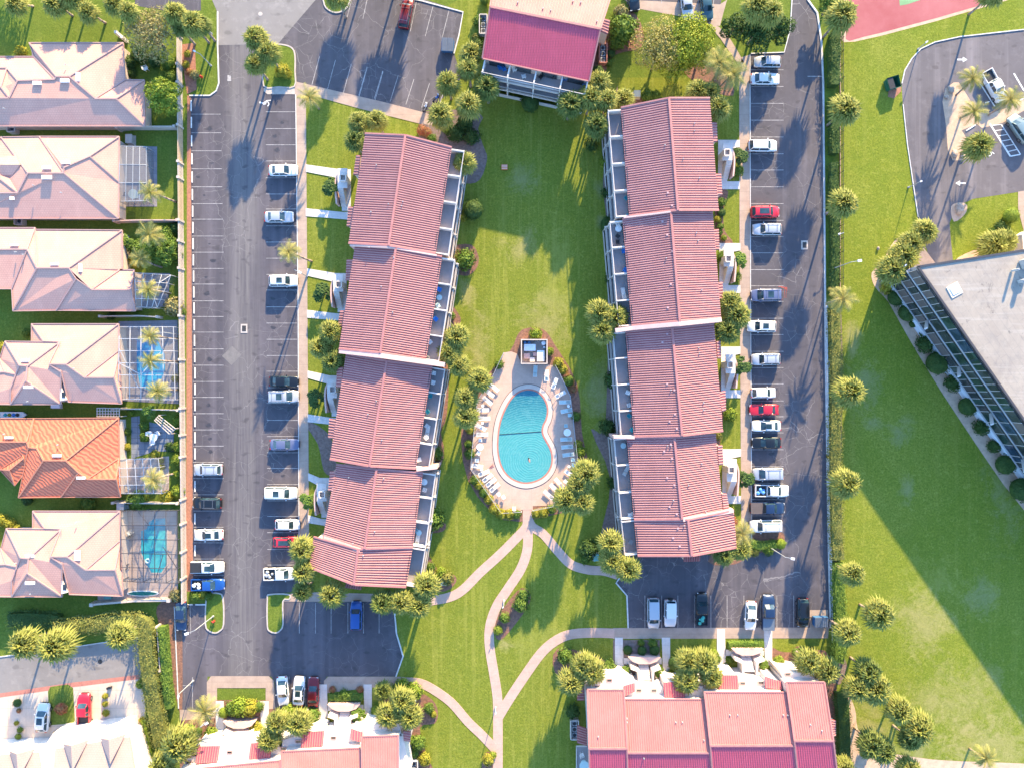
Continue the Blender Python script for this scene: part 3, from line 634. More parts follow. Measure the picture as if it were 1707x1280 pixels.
# ------------------------------------------------------------------ east long block
be = empty('apartment_building', (W(1130, 600).x, W(1130, 600).y, 0), 'long staggered apartment block with ribbed red roof east of the swimming pool', 'building')
secs = [([(1035, 180), (1115, 164), (1183, 164), (1198, 351), (1130, 351), (1049, 361)], 7.9, 9.9, 4),
        ([(1038, 366), (1118, 352), (1188, 353), (1202, 531), (1133, 536), (1053, 544)], 7.6, 9.5, 4),
        ([(1043, 552), (1120, 546), (1190, 539), (1205, 718), (1137, 726), (1057, 728)], 6.7, 8.5, 4),
        ([(1045, 729), (1124, 728), (1193, 723), (1205, 850), (1137, 865), (1057, 866)], 6.3, 8.0, 3),
        ([(1057, 866), (1147, 866), (1223, 850), (1228, 912), (1153, 926), (1063, 926)], 6.3, 8.05, 1)]
for i, (q, ez, rz_, nb) in enumerate(secs):
    P = gable_section(be, q, ez, rz_)
    A, B = P[0], P[5]; balconies(be, A, B, ez, outward(A, B, -1), nb, (2.75, ez - 1.9))
gparapet(be, [(1026, 551), (1054, 547), (1133, 540), (1203, 533)], [7.7, 7.8, 9.7, 7.8], 0.65, 'pinkwall', 5)
gparapet(be, [(1040, 363), (1118, 353)], [8.0, 10.0], 0.25, 'pinkwall', 5); gparapet(be, [(1023, 728), (1058, 729)], [6.9, 6.9], 0.45, 'pinkwall', 0)
gparapet(be, [(1139, 866), (1223, 851)], [8.15, 6.5], 0.6, 'pinkwall', 5)
for q in [[(1184, 204), (1195, 204), (1196, 237), (1187, 237)], [(1192, 290), (1202, 290), (1204, 326), (1195, 326)], [(1190, 383), (1198, 382), (1199, 417), (1192, 417)],
          [(1197, 471), (1204, 470), (1206, 500), (1199, 500)], [(1194, 569), (1201, 568), (1202, 598), (1196, 598)], [(1199, 653), (1209, 651), (1210, 684), (1203, 686)],
          [(1196, 742), (1204, 741), (1206, 774), (1198, 775)], [(1203, 822), (1211, 822), (1216, 850), (1206, 852)]]:
    porch(be, q, 6.4, 5.9)
porch(be, [(1140, 925), (1168, 925), (1167, 935), (1140, 936)], 5.6, 5.2, axis=1)
# ------------------------------------------------------------------ north block (roof falls north and south)
def eave_block(root, secs, per=0.34, wall='white', mroof='redroof2'):
    for (nw, ne, re, rw, se, sw, ez, rz_) in secs:   # north eave w/e, ridge e/w, south eave e/w
        NW, NE, RE, RW, SE, SW = W(*nw, ez), W(*ne, ez), W(*re, rz_), W(*rw, rz_), W(*se, ez), W(*sw, ez)
        mb = MB(); slab(mb, [NW, RW, RE, NE], .22, 1); slab(mb, [RW, SW, SE, RE])  # same tile: sunlit north slope painted salmon, shaded south slope magenta
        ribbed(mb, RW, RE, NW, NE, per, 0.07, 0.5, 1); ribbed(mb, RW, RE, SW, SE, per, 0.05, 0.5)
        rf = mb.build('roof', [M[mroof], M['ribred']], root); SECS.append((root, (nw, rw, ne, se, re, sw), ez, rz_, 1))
        mb = MB(); up = Vector((0, 0, .06)); mb.beam(RW + up, RE + up, .3, .18)
        for a, b in ((NW, RW), (RW, SW), (NE, RE), (RE, SE)): mb.beam(a + up, b + up, .22, .2)
        mb.beam(NW, NE, .18, .22); mb.beam(SW, SE, .18, .22)
        o = mb.build('ridge_cap', M['ridge'], root); o.parent = rf; o.matrix_parent_inverse = Matrix()
        mb = MB(); P = [NW, NE, RE, SE, SW, RW]; c = sum(P, Vector()) / 6
        mb.prism([fpt(p, c, .5) for p in P], 0, [p.z - .27 for p in P]); mb.build('wall', M[wall], root)
bn = empty('apartment_building', (W(910, 40).x, W(910, 40).y, 0), 'northern apartment block with crimson tiled slope and balconies facing the lawn', 'building')
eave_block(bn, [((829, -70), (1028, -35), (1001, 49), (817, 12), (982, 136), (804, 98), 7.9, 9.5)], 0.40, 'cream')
A, B = W(804, 98, 7.9), W(982, 136, 7.9); o = Vector(((B - A).y, -(B - A).x, 0)).normalized()
if o.y > 0: o = -o
balconies(bn, A + Vector((.2, 0, 0)), B, 7.9, o, 4, (2.75, 5.5))
porch(bn, [(1003, 30), (1017, 34), (1013, 58), (1000, 52)], 5.4, 5.0)
# ------------------------------------------------------------------ south blocks
bs = empty('apartment_building', (W(1180, 1230).x, W(1180, 1230).y, 0), 'southeastern apartment block, salmon ribbed roof above white entry terraces', 'building')
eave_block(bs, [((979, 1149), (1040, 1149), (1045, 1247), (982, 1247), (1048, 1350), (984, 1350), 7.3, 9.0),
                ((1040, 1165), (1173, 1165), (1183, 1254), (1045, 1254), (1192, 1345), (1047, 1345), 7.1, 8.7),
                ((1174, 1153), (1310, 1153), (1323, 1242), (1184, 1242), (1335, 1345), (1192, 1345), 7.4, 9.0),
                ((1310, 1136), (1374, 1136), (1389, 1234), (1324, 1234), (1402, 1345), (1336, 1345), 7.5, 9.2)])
bsl = empty('apartment_building', (W(560, 1290).x, W(560, 1290).y, 0), 'southwestern apartment block, salmon ribbed roof cut by the photo edge', 'building')
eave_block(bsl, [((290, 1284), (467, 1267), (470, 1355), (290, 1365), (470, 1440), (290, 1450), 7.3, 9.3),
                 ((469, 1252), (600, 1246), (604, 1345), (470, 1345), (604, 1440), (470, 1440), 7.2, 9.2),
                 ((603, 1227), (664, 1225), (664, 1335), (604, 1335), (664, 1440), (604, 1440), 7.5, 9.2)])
def blk(mb, q, z0, z1, mi=0): mb.prism(PX(q, z1), z0, z1, mi)
def entry_front(root, walls, porches, wins):
    for q, h in walls: mb = MB(); blk(mb, q, 0, h); mb.build('wall', M['white'], root)
    for q, h0, h1 in porches: porch(root, q, h0, h1, 'redroof2', 1, True, 'white')
    for x, y, z in wins:
        mb = MB(); c = W(x, y, z); mb.box((c.x, c.y, c.z), (1.0, 0.5, 0.1)); f = mb.build('roof_hatch', M['pinkwall'], root)
        mb = MB(); mb.box((c.x, c.y, c.z + .06), (0.7, 0.3, 0.06)); g = mb.build('pane', M['glass'], root); g.parent = f; g.matrix_parent_inverse = Matrix()
entry_front(bs, [([(985, 1134), (1000, 1128), (1040, 1128), (1060, 1138), (1060, 1165), (985, 1160)], 5.0), ([(1060, 1142), (1106, 1146), (1106, 1166), (1060, 1166)], 4.4),
                 ([(1140, 1143), (1172, 1143), (1172, 1168), (1140, 1168)], 5.0), ([(1174, 1140), (1240, 1130), (1276, 1135), (1276, 1156), (1174, 1156)], 4.5),
                 ([(1300, 1118), (1345, 1122), (1372, 1138), (1310, 1140)], 5.0)],
            [([(1040, 1143), (1058, 1138), (1059, 1152), (1040, 1160)], 5.6, 5.1), ([(1106, 1137), (1142, 1137), (1142, 1162), (1108, 1162)], 5.7, 5.2),
             ([(1198, 1125), (1230, 1125), (1232, 1148), (1198, 1150)], 5.6, 5.1), ([(1276, 1127), (1303, 1136), (1304, 1149), (1276, 1146)], 5.6, 5.1)],
            [(995, 1144, 5.1), (1016, 1133, 5.1), (1090, 1150, 4.5), (1065, 1150, 4.5), (1238, 1138, 4.6), (1268, 1137, 4.6), (1275, 1149, 4.6), (1313, 1123, 5.1)])
entry_front(bsl, [([(300, 1282), (328, 1240), (392, 1234), (470, 1232), (470, 1268), (300, 1284)], 4.6), ([(463, 1235), (500, 1225), (606, 1215), (604, 1248), (470, 1254)], 4.6),
                  ([(604, 1208), (664, 1205), (670, 1226), (604, 1230)], 4.8), ([(664, 1222), (672, 1222), (683, 1290), (664, 1290)], 4.8)],
            [([(330, 1244), (366, 1243), (362, 1270), (326, 1272)], 5.5, 5.0), ([(418, 1239), (452, 1236), (450, 1264), (415, 1265)], 5.5, 5.0), ([(504, 1220), (540, 1218), (538, 1243), (502, 1247)], 5.6, 5.1), ([(585, 1214), (603, 1220), (602, 1236), (584, 1232)], 5.6, 5.1)],
            [(315, 1270, 4.7), (324, 1258, 4.7), (383, 1253, 4.7), (403, 1265, 4.7), (472, 1247, 4.7), (490, 1247, 4.7), (497, 1235, 4.7), (548, 1243, 4.7), (556, 1229, 4.7), (464, 1262, 4.7), (580, 1240, 4.7), (648, 1219, 4.9)])
porch(bsl, [(672, 1217), (685, 1219), (684, 1236), (673, 1234)], 5.0, 4.6)
porch(bs, [(962, 1208), (979, 1214), (979, 1243), (962, 1238)], 5.4, 5.0, wall=False); porch(bs, [(962, 1144), (974, 1144), (974, 1167), (962, 1167)], 5.4, 5.0)
porch(bs, [(1384, 1198), (1393, 1200), (1393, 1226), (1388, 1229)], 5.4, 5.0)
# balconies on the west gable of the south-east block
mb = MB(); blk(mb, [(961, 1243), (981, 1243), (981, 1300), (961, 1300)], 2.6, 2.8); mb.build('balcony', M['balfloor'], bs)
mb = MB(); 
for a, b in (((961, 1243), (961, 1300)), ((961, 1243), (979, 1243))): mb.beam(W(*a, 3.7), W(*b, 3.7), .12, .1); mb.beam(W(*a, 2.8), W(*b, 2.8), .14, .3)
mb.build('railing', M['rail'], bs)
# ------------------------------------------------------------------ entrance stairs, planters and walkways of the long blocks
def on(mb, q, z0, z1, mi=0): mb.prism([W(*p) for p in q], z0, z1, mi)
def entry_module(xs, xf, yn, ys, side, label):
    """xs sidewalk edge, xf building face (image x), yn/ys tops of the north and south walkways"""
    r = empty('entry_stairs', (W(xf, yn).x, W(xf, yn).y, 0), label, 'entry stairs', 'entry stairs beside the long blocks')
    s = side; d_ = lambda k: xf + s * k       # k = px out from the building face
    sl = 0.10 if s < 0 else 0.0
    mb = MB()
    on(mb, [(xs, yn), (d_(12), yn + sl * 80), (d_(-6), yn + sl * 80), (d_(-6), yn + 14 + sl * 80), (d_(8), yn + 16 + sl * 80), (xs, yn + 12)], 0, 0.09)
    on(mb, [(xs, ys), (d_(10), ys + sl * 60), (d_(-6), ys + sl * 60), (d_(-6), ys + 13 + sl * 60), (xs, ys + 13)], 0, 0.09)
    on(mb, [(d_(-6), yn + 8), (d_(9), yn + 9), (d_(9), ys + 4), (d_(-6), ys + 4)], 0, 0.07)
    mb.build('walkway', M['white_walk'], r)
    mb = MB(); P = [W(d_(10), yn + 20), W(d_(14), yn + 30), W(d_(15), yn + 45), W(d_(13), ys - 3)]
    strip(mb, [Vector((p.x, p.y)) for p in smooth([(p.x, p.y) for p in P], 3)], 0.26, 0, 2.1); mb.build('garden_wall', M['pinkwall'], r)
    # flight of stairs rising to the south landing
    mb = MB(); y0 = ys - 3; n = 11
    for i in range(n):
        ya = y0 - i * 2.2
        on(mb, [(d_(10), ya), (d_(1), ya), (d_(1), ya - 2.25), (d_(10), ya - 2.25)], 0, 0.25 + 0.22 * i)
    mb.build('stair_flight', M['white'], r)
    mb = MB(); on(mb, [(d_(10), yn + 14), (d_(-6), yn + 14), (d_(-6), y0 - n * 2.2), (d_(10), y0 - n * 2.2)], 2.4, 2.6); mb.build('landing', M['white_walk'], r)
    mb = MB(); a, b = W(d_(4), yn + 26), W(d_(-5), yn + 36)
    x0, x1, y0_, y1 = min(a.x, b.x), max(a.x, b.x), min(a.y, b.y), max(a.y, b.y); t = .15
    for c, sz in (((x0, (y0_ + y1) / 2), (t, y1 - y0_)), ((x1, (y0_ + y1) / 2), (t, y1 - y0_)), (((x0 + x1) / 2, y0_), (x1 - x0 - t, t)), (((x0 + x1) / 2, y1), (x1 - x0 - t, t))):
        mb.box((c[0], c[1], 1.7), (sz[0], sz[1], 3.4))
    mb.build('planter_box', M['white'], r)
nm = ['northernmost', 'second from north', 'third from north', 'southernmost']
for i, (xs, xf, yn, ys) in enumerate([(510, 579, 275, 348), (512, 572, 448, 517), (513, 562, 618, 690), (514, 545, 788, 858)]):
    entry_module(xs, xf, yn, ys, -1, 'entry walkway and stairs against the west face of the western block, ' + nm[i])
for i, (xs, xf, yn, ys) in enumerate([(1233, 1203, 234, 303), (1234, 1205, 406, 476), (1234, 1208, 578, 650), (1235, 1210, 748, 826)]):
    entry_module(xs, xf, yn, ys, 1, 'entry walkway and stairs against the east face of the eastern block, ' + nm[i])
def south_entry(x, y, label, w2=52):
    """central stair with curved podium in front of the south blocks"""
    r = empty('entry_stairs', (W(x, y).x, W(x, y).y, 0), label, 'entry stairs', 'entry stairs of the south blocks')
    mb = MB()
    on(mb, [(x - w2, y - 32), (x - w2 + 13, y - 32), (x - w2 + 15, y + 22), (x - w2, y + 30)], 0, .09)
    on(mb, [(x + w2 - 16, y - 32), (x + w2 - 2, y - 32), (x + w2 - 2, y + 30), (x + w2 - 14, y + 26)], 0, .09)
    on(mb, [(x - w2 + 13, y + 2), (x + w2 - 16, y + 2), (x + w2 - 16, y + 12), (x - w2 + 14, y + 12)], 0, .09)
    mb.build('walkway', M['white_walk'], r)
    mb = MB(); on(mb, [(x - 27, y - 5), (x + 26, y - 5), (x + 20, y + 2), (x + 8, y + 6), (x - 10, y + 6), (x - 20, y + 2)], 0, 1.6); mb.build('podium', M['pinkwall'], r)
    mb = MB()
    for i in range(9): on(mb, [(x - 9, y + 8 + i * 2.4), (x + 8, y + 8 + i * 2.4), (x + 8, y + 10.5 + i * 2.4), (x - 9, y + 10.5 + i * 2.4)], 0, .3 + i * .26)
    mb.build('stair_flight', M['white_walk'], r)
    mb = MB()
    for s in (-1, 1):
        mb = MB(); strip(mb, [Vector(W(x + s * 24, y + 9)[:2]), Vector(W(x + s * 12, y + 14)[:2]), Vector(W(x + s * 11, y + 33)[:2]), Vector(W(x + s * 30, y + 34)[:2])], .4, 0, 2.6); mb.build('garden_wall', M['white'], r)
south_entry(1072, 1094, 'white stair with curved podium, western entry of the southeastern block', 47)
south_entry(1242, 1080, 'white stair with curved podium, eastern entry of the southeastern block', 47)
south_entry(577, 1172, 'white stair with curved podium, eastern entry of the southwestern block', 45)
south_entry(405, 1200, 'white stair with curved podium, western entry of the southwestern block', 45)
# ------------------------------------------------------------------ houses
HP = lambda z: E + (z - E) * .80
def hip_house(label, faces, eaves_h, roofm, foot, name='house', ridges=(), wallm='cream', extra=None):
    cx = sum(p[0] for p in foot) / len(foot); cy = sum(p[1] for p in foot) / len(foot); c = W(cx, cy)
    r = empty(name, (c.x, c.y, 0), label, 'house')
    faces = [[(t[0], t[1], HP(t[2])) for t in f] for f in faces]
    mb = MB()
    for f in faces: slab(mb, [W(*p) for p in f], 0.18)
    rf = mb.build('roof', M[roofm], r)
    # ridge and hip tiles along every inner edge
    cnt = {}
    for f in faces:
        for a, b in zip(f, f[1:] + f[:1]):
            k = tuple(sorted((a, b))); cnt[k] = cnt.get(k, 0) + 1
    mb = MB()
    for (a, b), n in cnt.items():
        up = Vector((0, 0, .07))
        if max(a[0], b[0]) > -39 : mb.beam(W(*a) + up, W(*b) + up, .2 if n > 1 else .12, .13)
    o = mb.build('ridge_tiles', M['houseridge'] if roofm != 'orangeroof' else M['orangeridge'], r); o.parent = rf; o.matrix_parent_inverse = Matrix()
    mb = MB(); P = [W(*p, 2.9) for p in foot]; mb.prism([Vector((p.x, p.y, 0)) for p in P], 0, 2.75); mb.build('wall', M[wallm], r)
    return r
E = 3.0
M['orangeridge'] = mat('terracotta_ridge', (0.50, 0.20, 0.12), (0.4, 0.15, 0.09), 2)
X = -60
p = lambda x, y, z=E: (x, y, z)
# house 1
hs1 = [[p(49, 72), p(94, 128, 4.9), p(116, 128, 4.9), p(206, 72)], [p(49, 72), p(57, 95), p(92, 133, 4.8), p(94, 128, 4.9)],
       [p(206, 72), p(116, 128, 4.9), p(159, 165, 4.4), p(209, 134)], [p(209, 134), p(159, 165, 4.4), p(194, 165, 4.4), p(241, 134)],
       [p(241, 134), p(194, 165, 4.4), p(242, 211)], [p(X, 164, 4.6), p(X, 211), p(242, 211), p(194, 165, 4.4), p(159, 165, 4.4), p(116, 128, 4.9), p(94, 128, 4.9), p(92, 133, 4.8), p(30, 135, 4.8), p(16, 164, 4.6)],
       [p(X, 95), p(X, 114, 3.8), p(12, 114, 3.8), p(30, 135, 4.8), p(92, 133, 4.8), p(57, 95)], [p(12, 114, 3.8), p(2, 146, 4.6), p(16, 164, 4.6), p(30, 135, 4.8)],
       [p(X, 114, 3.8), p(X, 146, 4.6), p(2, 146, 4.6), p(12, 114, 3.8)], [p(X, 146, 4.6), p(X, 164, 4.6), p(16, 164, 4.6), p(2, 146, 4.6)]]
h1 = hip_house('northernmost mauve-roofed house beside the white fence', hs1, E, 'houseroof', [(X, 98), (52, 98), (52, 76), (202, 76), (204, 137), (237, 137), (238, 207), (X, 207)])
hs2 = [[p(2, 229), p(47, 289, 4.8), p(107, 289, 4.8), p(66, 228)], [p(66, 228), p(107, 289, 4.8), p(107, 280, 4.9), p(150, 261, 4.3), p(199, 228)],
       [p(199, 228), p(150, 261, 4.3), p(199, 304)], [p(107, 280, 4.9), p(107, 289, 4.8), p(198, 365), p(199, 304), p(150, 261, 4.3)],
       [p(X, 322, 4.2), p(X, 365), p(198, 365), p(107, 289, 4.8), p(47, 289, 4.8), p(30, 322, 4.2)], [p(2, 229), p(-10, 255, 3.4), p(2, 300, 4.3), p(30, 322, 4.2), p(47, 289, 4.8)],
       [p(X, 262, 3.6), p(X, 300, 4.3), p(2, 300, 4.3), p(-10, 255, 3.4)], [p(X, 300, 4.3), p(X, 322, 4.2), p(30, 322, 4.2), p(2, 300, 4.3)]]
h2 = hip_house('mauve-roofed house with grey screened porch, second from the north', hs2, E, 'houseroof', [(X, 262), (5, 234), (195, 232), (194, 361), (X, 361)])
# dormers on house 2
mb = MB(); slab(mb, [W(0, 262, 3.9), W(0, 275, 4.4), W(33, 275, 4.4), W(26, 260, 3.9)]); slab(mb, [W(0, 275, 4.4), W(0, 293, 3.9), W(20, 293, 3.9), W(33, 275, 4.4)]); mb.build('dormer', M['houseroof'], h2)
hs3 = [[p(59, 383), p(62, 447, 5.0), p(115, 447, 5.0), p(204, 384)], [p(X, 380), p(X, 416, 4.3), p(46, 416, 4.3), p(59, 380)], [p(59, 380), p(46, 416, 4.3), p(62, 447, 5.0), p(59, 383)],
       [p(204, 384), p(115, 447, 5.0), p(153, 483, 4.4), p(200, 450), p(205, 450)], [p(200, 450), p(153, 483, 4.4), p(218, 483, 4.1), p(224, 450)], [p(224, 450), p(218, 483, 4.1), p(226, 519)],
       [p(62, 447, 5.0), p(22, 519), p(94, 518), p(127, 465, 4.8), p(115, 447, 5.0)], [p(127, 465, 4.8), p(94, 518), p(226, 519), p(218, 483, 4.1), p(153, 483, 4.4)],
       [p(46, 416, 4.3), p(20, 482, 3.1), p(22, 519), p(62, 447, 5.0)], [p(X, 416, 4.3), p(X, 482, 3.1), p(20, 482, 3.1), p(46, 416, 4.3)]]
h3 = hip_house('mauve-roofed house with small white-framed pool cage, third from the north', hs3, E, 'houseroof', [(X, 384), (64, 387), (200, 388), (202, 454), (220, 454), (222, 515), (26, 515), (24, 479), (X, 479)])
def type4(dx, dy1, dy2, label, nm_='house'):
    a = lambda x, y, z=E: (x + dx, y + (dy1 if y < 575 else dy2 if y > 600 else (dy1 + dy2) / 2), z)
    f = [[a(53, 540), a(73, 569, 3.8), a(100, 570, 3.9), a(82, 607, 4.9), a(110, 607, 4.9), a(198, 540)], [a(53, 540), a(53, 569), a(73, 569, 3.8)],
         [a(198, 540), a(110, 607, 4.9), a(141, 629, 4.4), a(200, 583)], [a(200, 583), a(141, 629, 4.4), a(190, 629, 4.2)], [a(200, 583), a(190, 629, 4.2), a(203, 673)],
         [a(82, 607, 4.9), a(102, 620, 4.6), a(114, 670), a(203, 673), a(190, 629, 4.2), a(141, 629, 4.4), a(110, 607, 4.9)],
         [a(9, 569, 3.4), a(33, 609, 4.9), a(46, 610, 4.9), a(100, 570, 3.9)], [a(100, 570, 3.9), a(46, 610, 4.9), a(44, 635, 4.9), a(102, 674, 3.4), a(102, 620, 4.6)], [a(100, 570, 3.9), a(102, 620, 4.6), a(82, 607, 4.9)],
         [a(44, 635, 4.9), a(18, 674, 3.4), a(102, 674, 3.4)], [a(9, 569, 3.4), a(0, 598, 3.0), a(8, 620, 3.9), a(27, 624, 4.2), a(33, 609, 4.9)],
         [a(33, 609, 4.9), a(27, 624, 4.2), a(18, 647, 4.0), a(18, 674, 3.4), a(44, 635, 4.9), a(46, 610, 4.9)],
         [a(-60, 596), a(-60, 622, 4.0), a(8, 620, 3.9), a(0, 598, 3.0)], [a(-60, 622, 4.0), a(-60, 673), a(18, 674, 3.4), a(18, 647, 4.0), a(27, 624, 4.2), a(8, 620, 3.9)]]
    h = hip_house(label, f, E, 'houseroof', [tuple(a(x, y)[:2]) for x, y in [(-60, 602), (12, 602), (12, 573), (57, 573), (57, 545), (194, 544), (197, 585), (197, 667), (100, 667), (98, 670), (22, 670), (-60, 668)]])
    mb = MB(); q = [a(103, 640), a(103, 668), a(112, 666)]; mb.prism([W(t[0], t[1], 3.3) for t in q], 0, 3.8); mb.build('gable_wall', M['white'], h)
    mb = MB(); q = W(*a(106, 658)[:2], 3.8); mb.box((q.x, q.y, 3.82), (.55, .9, .06)); mb.build('window', M['glass'], h)
    return h
h4 = type4(0, 0, 0, 'mauve-roofed house with a blue pool under a white-framed cage')
h6 = type4(2, 311, 320, 'southernmost mauve-roofed house, teal pool under a dark-framed cage')
hs5 = [[p(57, 697), p(48, 745, 4.2), p(62, 747, 4.5), p(73, 767, 5.0), p(110, 767, 5.0), p(198, 696)], [p(X, 697), p(X, 736, 4.2), p(45, 736, 4.2), p(57, 697)],
       [p(198, 696), p(110, 767, 5.0), p(131, 787, 4.7), p(146, 798, 4.4), p(199, 763)], [p(199, 763), p(146, 798, 4.4), p(194, 798, 4.2)], [p(199, 763), p(194, 798, 4.2), p(201, 828)],
       [p(73, 767, 5.0), p(31, 829), p(102, 828), p(131, 787, 4.7), p(110, 767, 5.0)], [p(131, 787, 4.7), p(102, 828), p(201, 828), p(194, 798, 4.2), p(146, 798, 4.4)],
       [p(48, 745, 4.2), p(31, 829), p(73, 767, 5.0), p(62, 747, 4.5)], [p(57, 697), p(45, 736, 4.2), p(48, 745, 4.2)], [p(X, 736, 4.2), p(X, 770), p(36, 788), p(48, 745, 4.2), p(45, 736, 4.2)],
       [p(0, 782, 3.1), p(25, 809, 3.1), p(16, 783, 4.0)], [p(0, 782, 3.1), p(16, 783, 4.0), p(40, 763, 3.9), p(38, 758, 3.6)], [p(16, 783, 4.0), p(25, 809, 3.1), p(44, 785, 3.2), p(40, 763, 3.9)]]
h5 = hip_house('house with wavy terracotta orange roof between mauve-roofed neighbours', hs5, E, 'orangeroof', [(X, 701), (194, 700), (197, 824), (36, 824), (36, 770), (X, 766)])
# skylights, vents and small roof pieces
M['skylight'] = mat('skylight', (0.75, 0.76, 0.8), (0.7, 0.7, 0.74), 1, 0.2)
def skyl(root, x, y, z, sx, sy):
    z = HP(z) + .02; c = W(x, y, z); mb = MB(); mb.box(c, (sx, sy, .22)); mb.build('skylight', M['skylight'], root)
for r_, L in [(h1, [(62, 139, 5.0, 1.4, .55), (108, 135, 5.0, 1.4, .55), (130, 129, 4.7, .6, 1.4)]), (h2, [(78, 296, 4.9, 1.6, .6), (78, 280, 4.9, 1.4, .5), (110, 271, 4.9, 1.4, .5), (20, 331, 4.1, .7, .5)]),
              (h3, [(91, 441, 5.0, 1.3, .35), (24, 409, 4.3, 1.3, .35), (134, 447, 4.7, .5, 1.3)]), (h4, [(47, 645, 4.8, 1.5, .45), (42, 601, 4.8, 1.2, .4)]),
              (h5, [(95, 759, 5.0, 1.4, .4), (15, 729, 4.3, 1.3, .35), (135, 796, 4.7, 1.4, .4)]), (h6, [(129, 925, 4.7, .9, 1.6), (50, 971, 4.8, 1.5, .5), (50, 926, 4.8, 1.4, .5)])]:
    for a in L: skyl(r_, *a)
def roofz(root, x, y):
    for s in SECS:
        if s[0] is not root: continue
        NW, R0, NE, SE, R1, SW = s[1]; ez, rz_ = s[2], s[3]
        if len(s) > 4: f = lambda a: (a[1], a[0])
        else: f = lambda a: (a[0], a[1])
        u, v = f((x, y)); r0, r1, nw, sw, ne, se = map(f, (R0, R1, NW, SW, NE, SE))
        if len(s) > 4: r0, r1, nw, sw, ne, se = f(s[1][1]), f(s[1][4]), f(s[1][0]), f(s[1][2]), f(s[1][5]), f(s[1][3])
        t = (v - r0[1]) / (r1[1] - r0[1])
        if -.05 <= t <= 1.05:
            xr = r0[0] + (r1[0] - r0[0]) * t; a, b = (nw, sw) if u < xr else (ne, se); xe = a[0] + (b[0] - a[0]) * t
            k = abs(u - xr) / max(1, abs(xe - xr))
            if k <= 1.05: return rz_ + (ez - rz_) * k
    return 8.0
def vent(root, x, y, z):
    c = W(x, y, z); mb = MB(); mb.tube((c.x, c.y, z), (c.x, c.y, z + .4), .09, .09, 8); mb.build('vent_pipe', M['metalgrey'], root)
for a in [(h1, 8, 182, 4.2), (h1, 110, 109, 4.5), (h2, 57, 310, 4.5), (h2, 103, 322, 4.3), (h3, 27, 421, 4.3), (h3, 40, 425, 4.2), (h4, 124, 614, 4.8), (h4, 47, 669, 3.8), (h5, 8, 723, 4.0), (h5, 97, 741, 4.4), (h6, 128, 870, 4.0), (h6, 27, 938, 4.5), (h6, 52, 989, 3.8)]: vent(*a)
for root, L in ((bw, [(628, 276), (648, 341), (619, 354), (616, 413), (657, 430), (672, 337), (636, 478), (655, 521), (628, 668), (614, 690), (582, 795), (640, 797), (625, 885), (589, 905), (670, 344), (637, 733), (606, 925)]),
                (be, [(1157, 207), (1157, 219), (1108, 243), (1138, 266), (1165, 298), (1160, 389), (1163, 402), (1110, 431), (1169, 484), (1164, 580), (1165, 590), (1118, 650), (1172, 683), (1172, 671), (1169, 772), (1147, 808), (1122, 833), (1140, 875), (1167, 912), (1176, 852), (1118, 742), (1112, 742)]),
                (bn, [(905, 16), (918, 19), (968, 6), (955, 4), (995, 37), (863, 6)]), (bs, [(1045, 1196), (1045, 1202), (1126, 1202), (1137, 1202), (997, 1226), (1216, 1190), (1229, 1190), (1305, 1190), (1312, 1190), (1350, 1206), (1369, 1216), (1173, 1232), (1073, 1262)])):
    for x, y in L: vent(root, x, y, roofz(root, x, y) - .1)
M['ventpink'] = mat('pink_vent', (0.45, 0.27, 0.28), (0.4, 0.24, 0.25), 1)
mb = MB()
for x, y in [(1112, 640), (1124, 650), (1116, 702), (1125, 690), (1128, 714), (1107, 752), (1118, 740), (1120, 764), (1112, 796), (1124, 808), (1116, 844), (1128, 856), (1113, 322), (1120, 343), (1112, 392), (1104, 370), (1121, 419), (1118, 474), (1113, 513), (1112, 557), (1104, 571), (1122, 896), (1130, 880), (1133, 910)]:
    z = roofz(be, x, y); c = W(x, y, z); mb.box((c.x, c.y, z + .1), (.3, .3, .1))
mb.build('ridge_vents', M['ventpink'], be)
# townhouses at the lower left
tw = empty('townhouse', (W(190, 1260).x, W(190, 1260).y, 0), 'white townhouse with pale gabled roofs at the bottom left', 'house')
def twn(x, top):
    mb = MB(); q = [(x - 62, top + 2), (x + 60, top - 12), (x + 78, top + 70), (x - 55, top + 80)]
    mb.prism([W(a[0], a[1], 5.2) for a in q], 0, 5.2); mb.build('wall', M['white'], tw)
M['paleroof'] = roofmat('pale_tile', (0.42, 0.29, 0.24), (0.37, 0.25, 0.21), (0.42, 0.34), 0.8, 0.3, 0.5)
for (nw, ne, ridge, dz) in [((92, 1248), (216, 1228), (150, 1300), 0), ((-60, 1262), (64, 1254), (10, 1310), 0)]:
    A, B = W(*nw, 5.3), W(*ne, 5.3); C, D = W(ne[0] + 14, ne[1] + 90, 6.9), W(nw[0] - 6, nw[1] + 90, 6.9)
    mb = MB(); slab(mb, [A, D, C, B]); mb.build('roof', M['paleroof'], tw)
    mb = MB(); wl = [A, B, C, D]; cc = sum(wl, Vector()) / 4; mb.prism([fpt(q, cc, .3) for q in wl], 0, [q.z - .25 for q in wl]); mb.build('wall', M['white'], tw)
    # two cross gables facing the street
    for t in (0.28, 0.78):
        b0 = lerp(A, B, t - .17); b1 = lerp(A, B, t + .17); ap = lerp(A, B, t); back = ap + (D - A) * .42; out = (A - D).normalized() * .6; out.z = 0
        ap = ap + Vector((0, 0, 1.2)); back.z = ap.z + .05
        mb = MB(); slab(mb, [b0 + out, back, ap + out]); slab(mb, [ap + out, back, b1 + out]); g = mb.build('gable_roof', M['paleroof'], tw)
mb = MB(); on(mb, [(0, 1232), (95, 1228), (110, 1205), (228, 1192), (236, 1240), (250, 1300), (-60, 1300), (-60, 1236)], 0, 3.4); mb.build('wall', M['white'], tw)
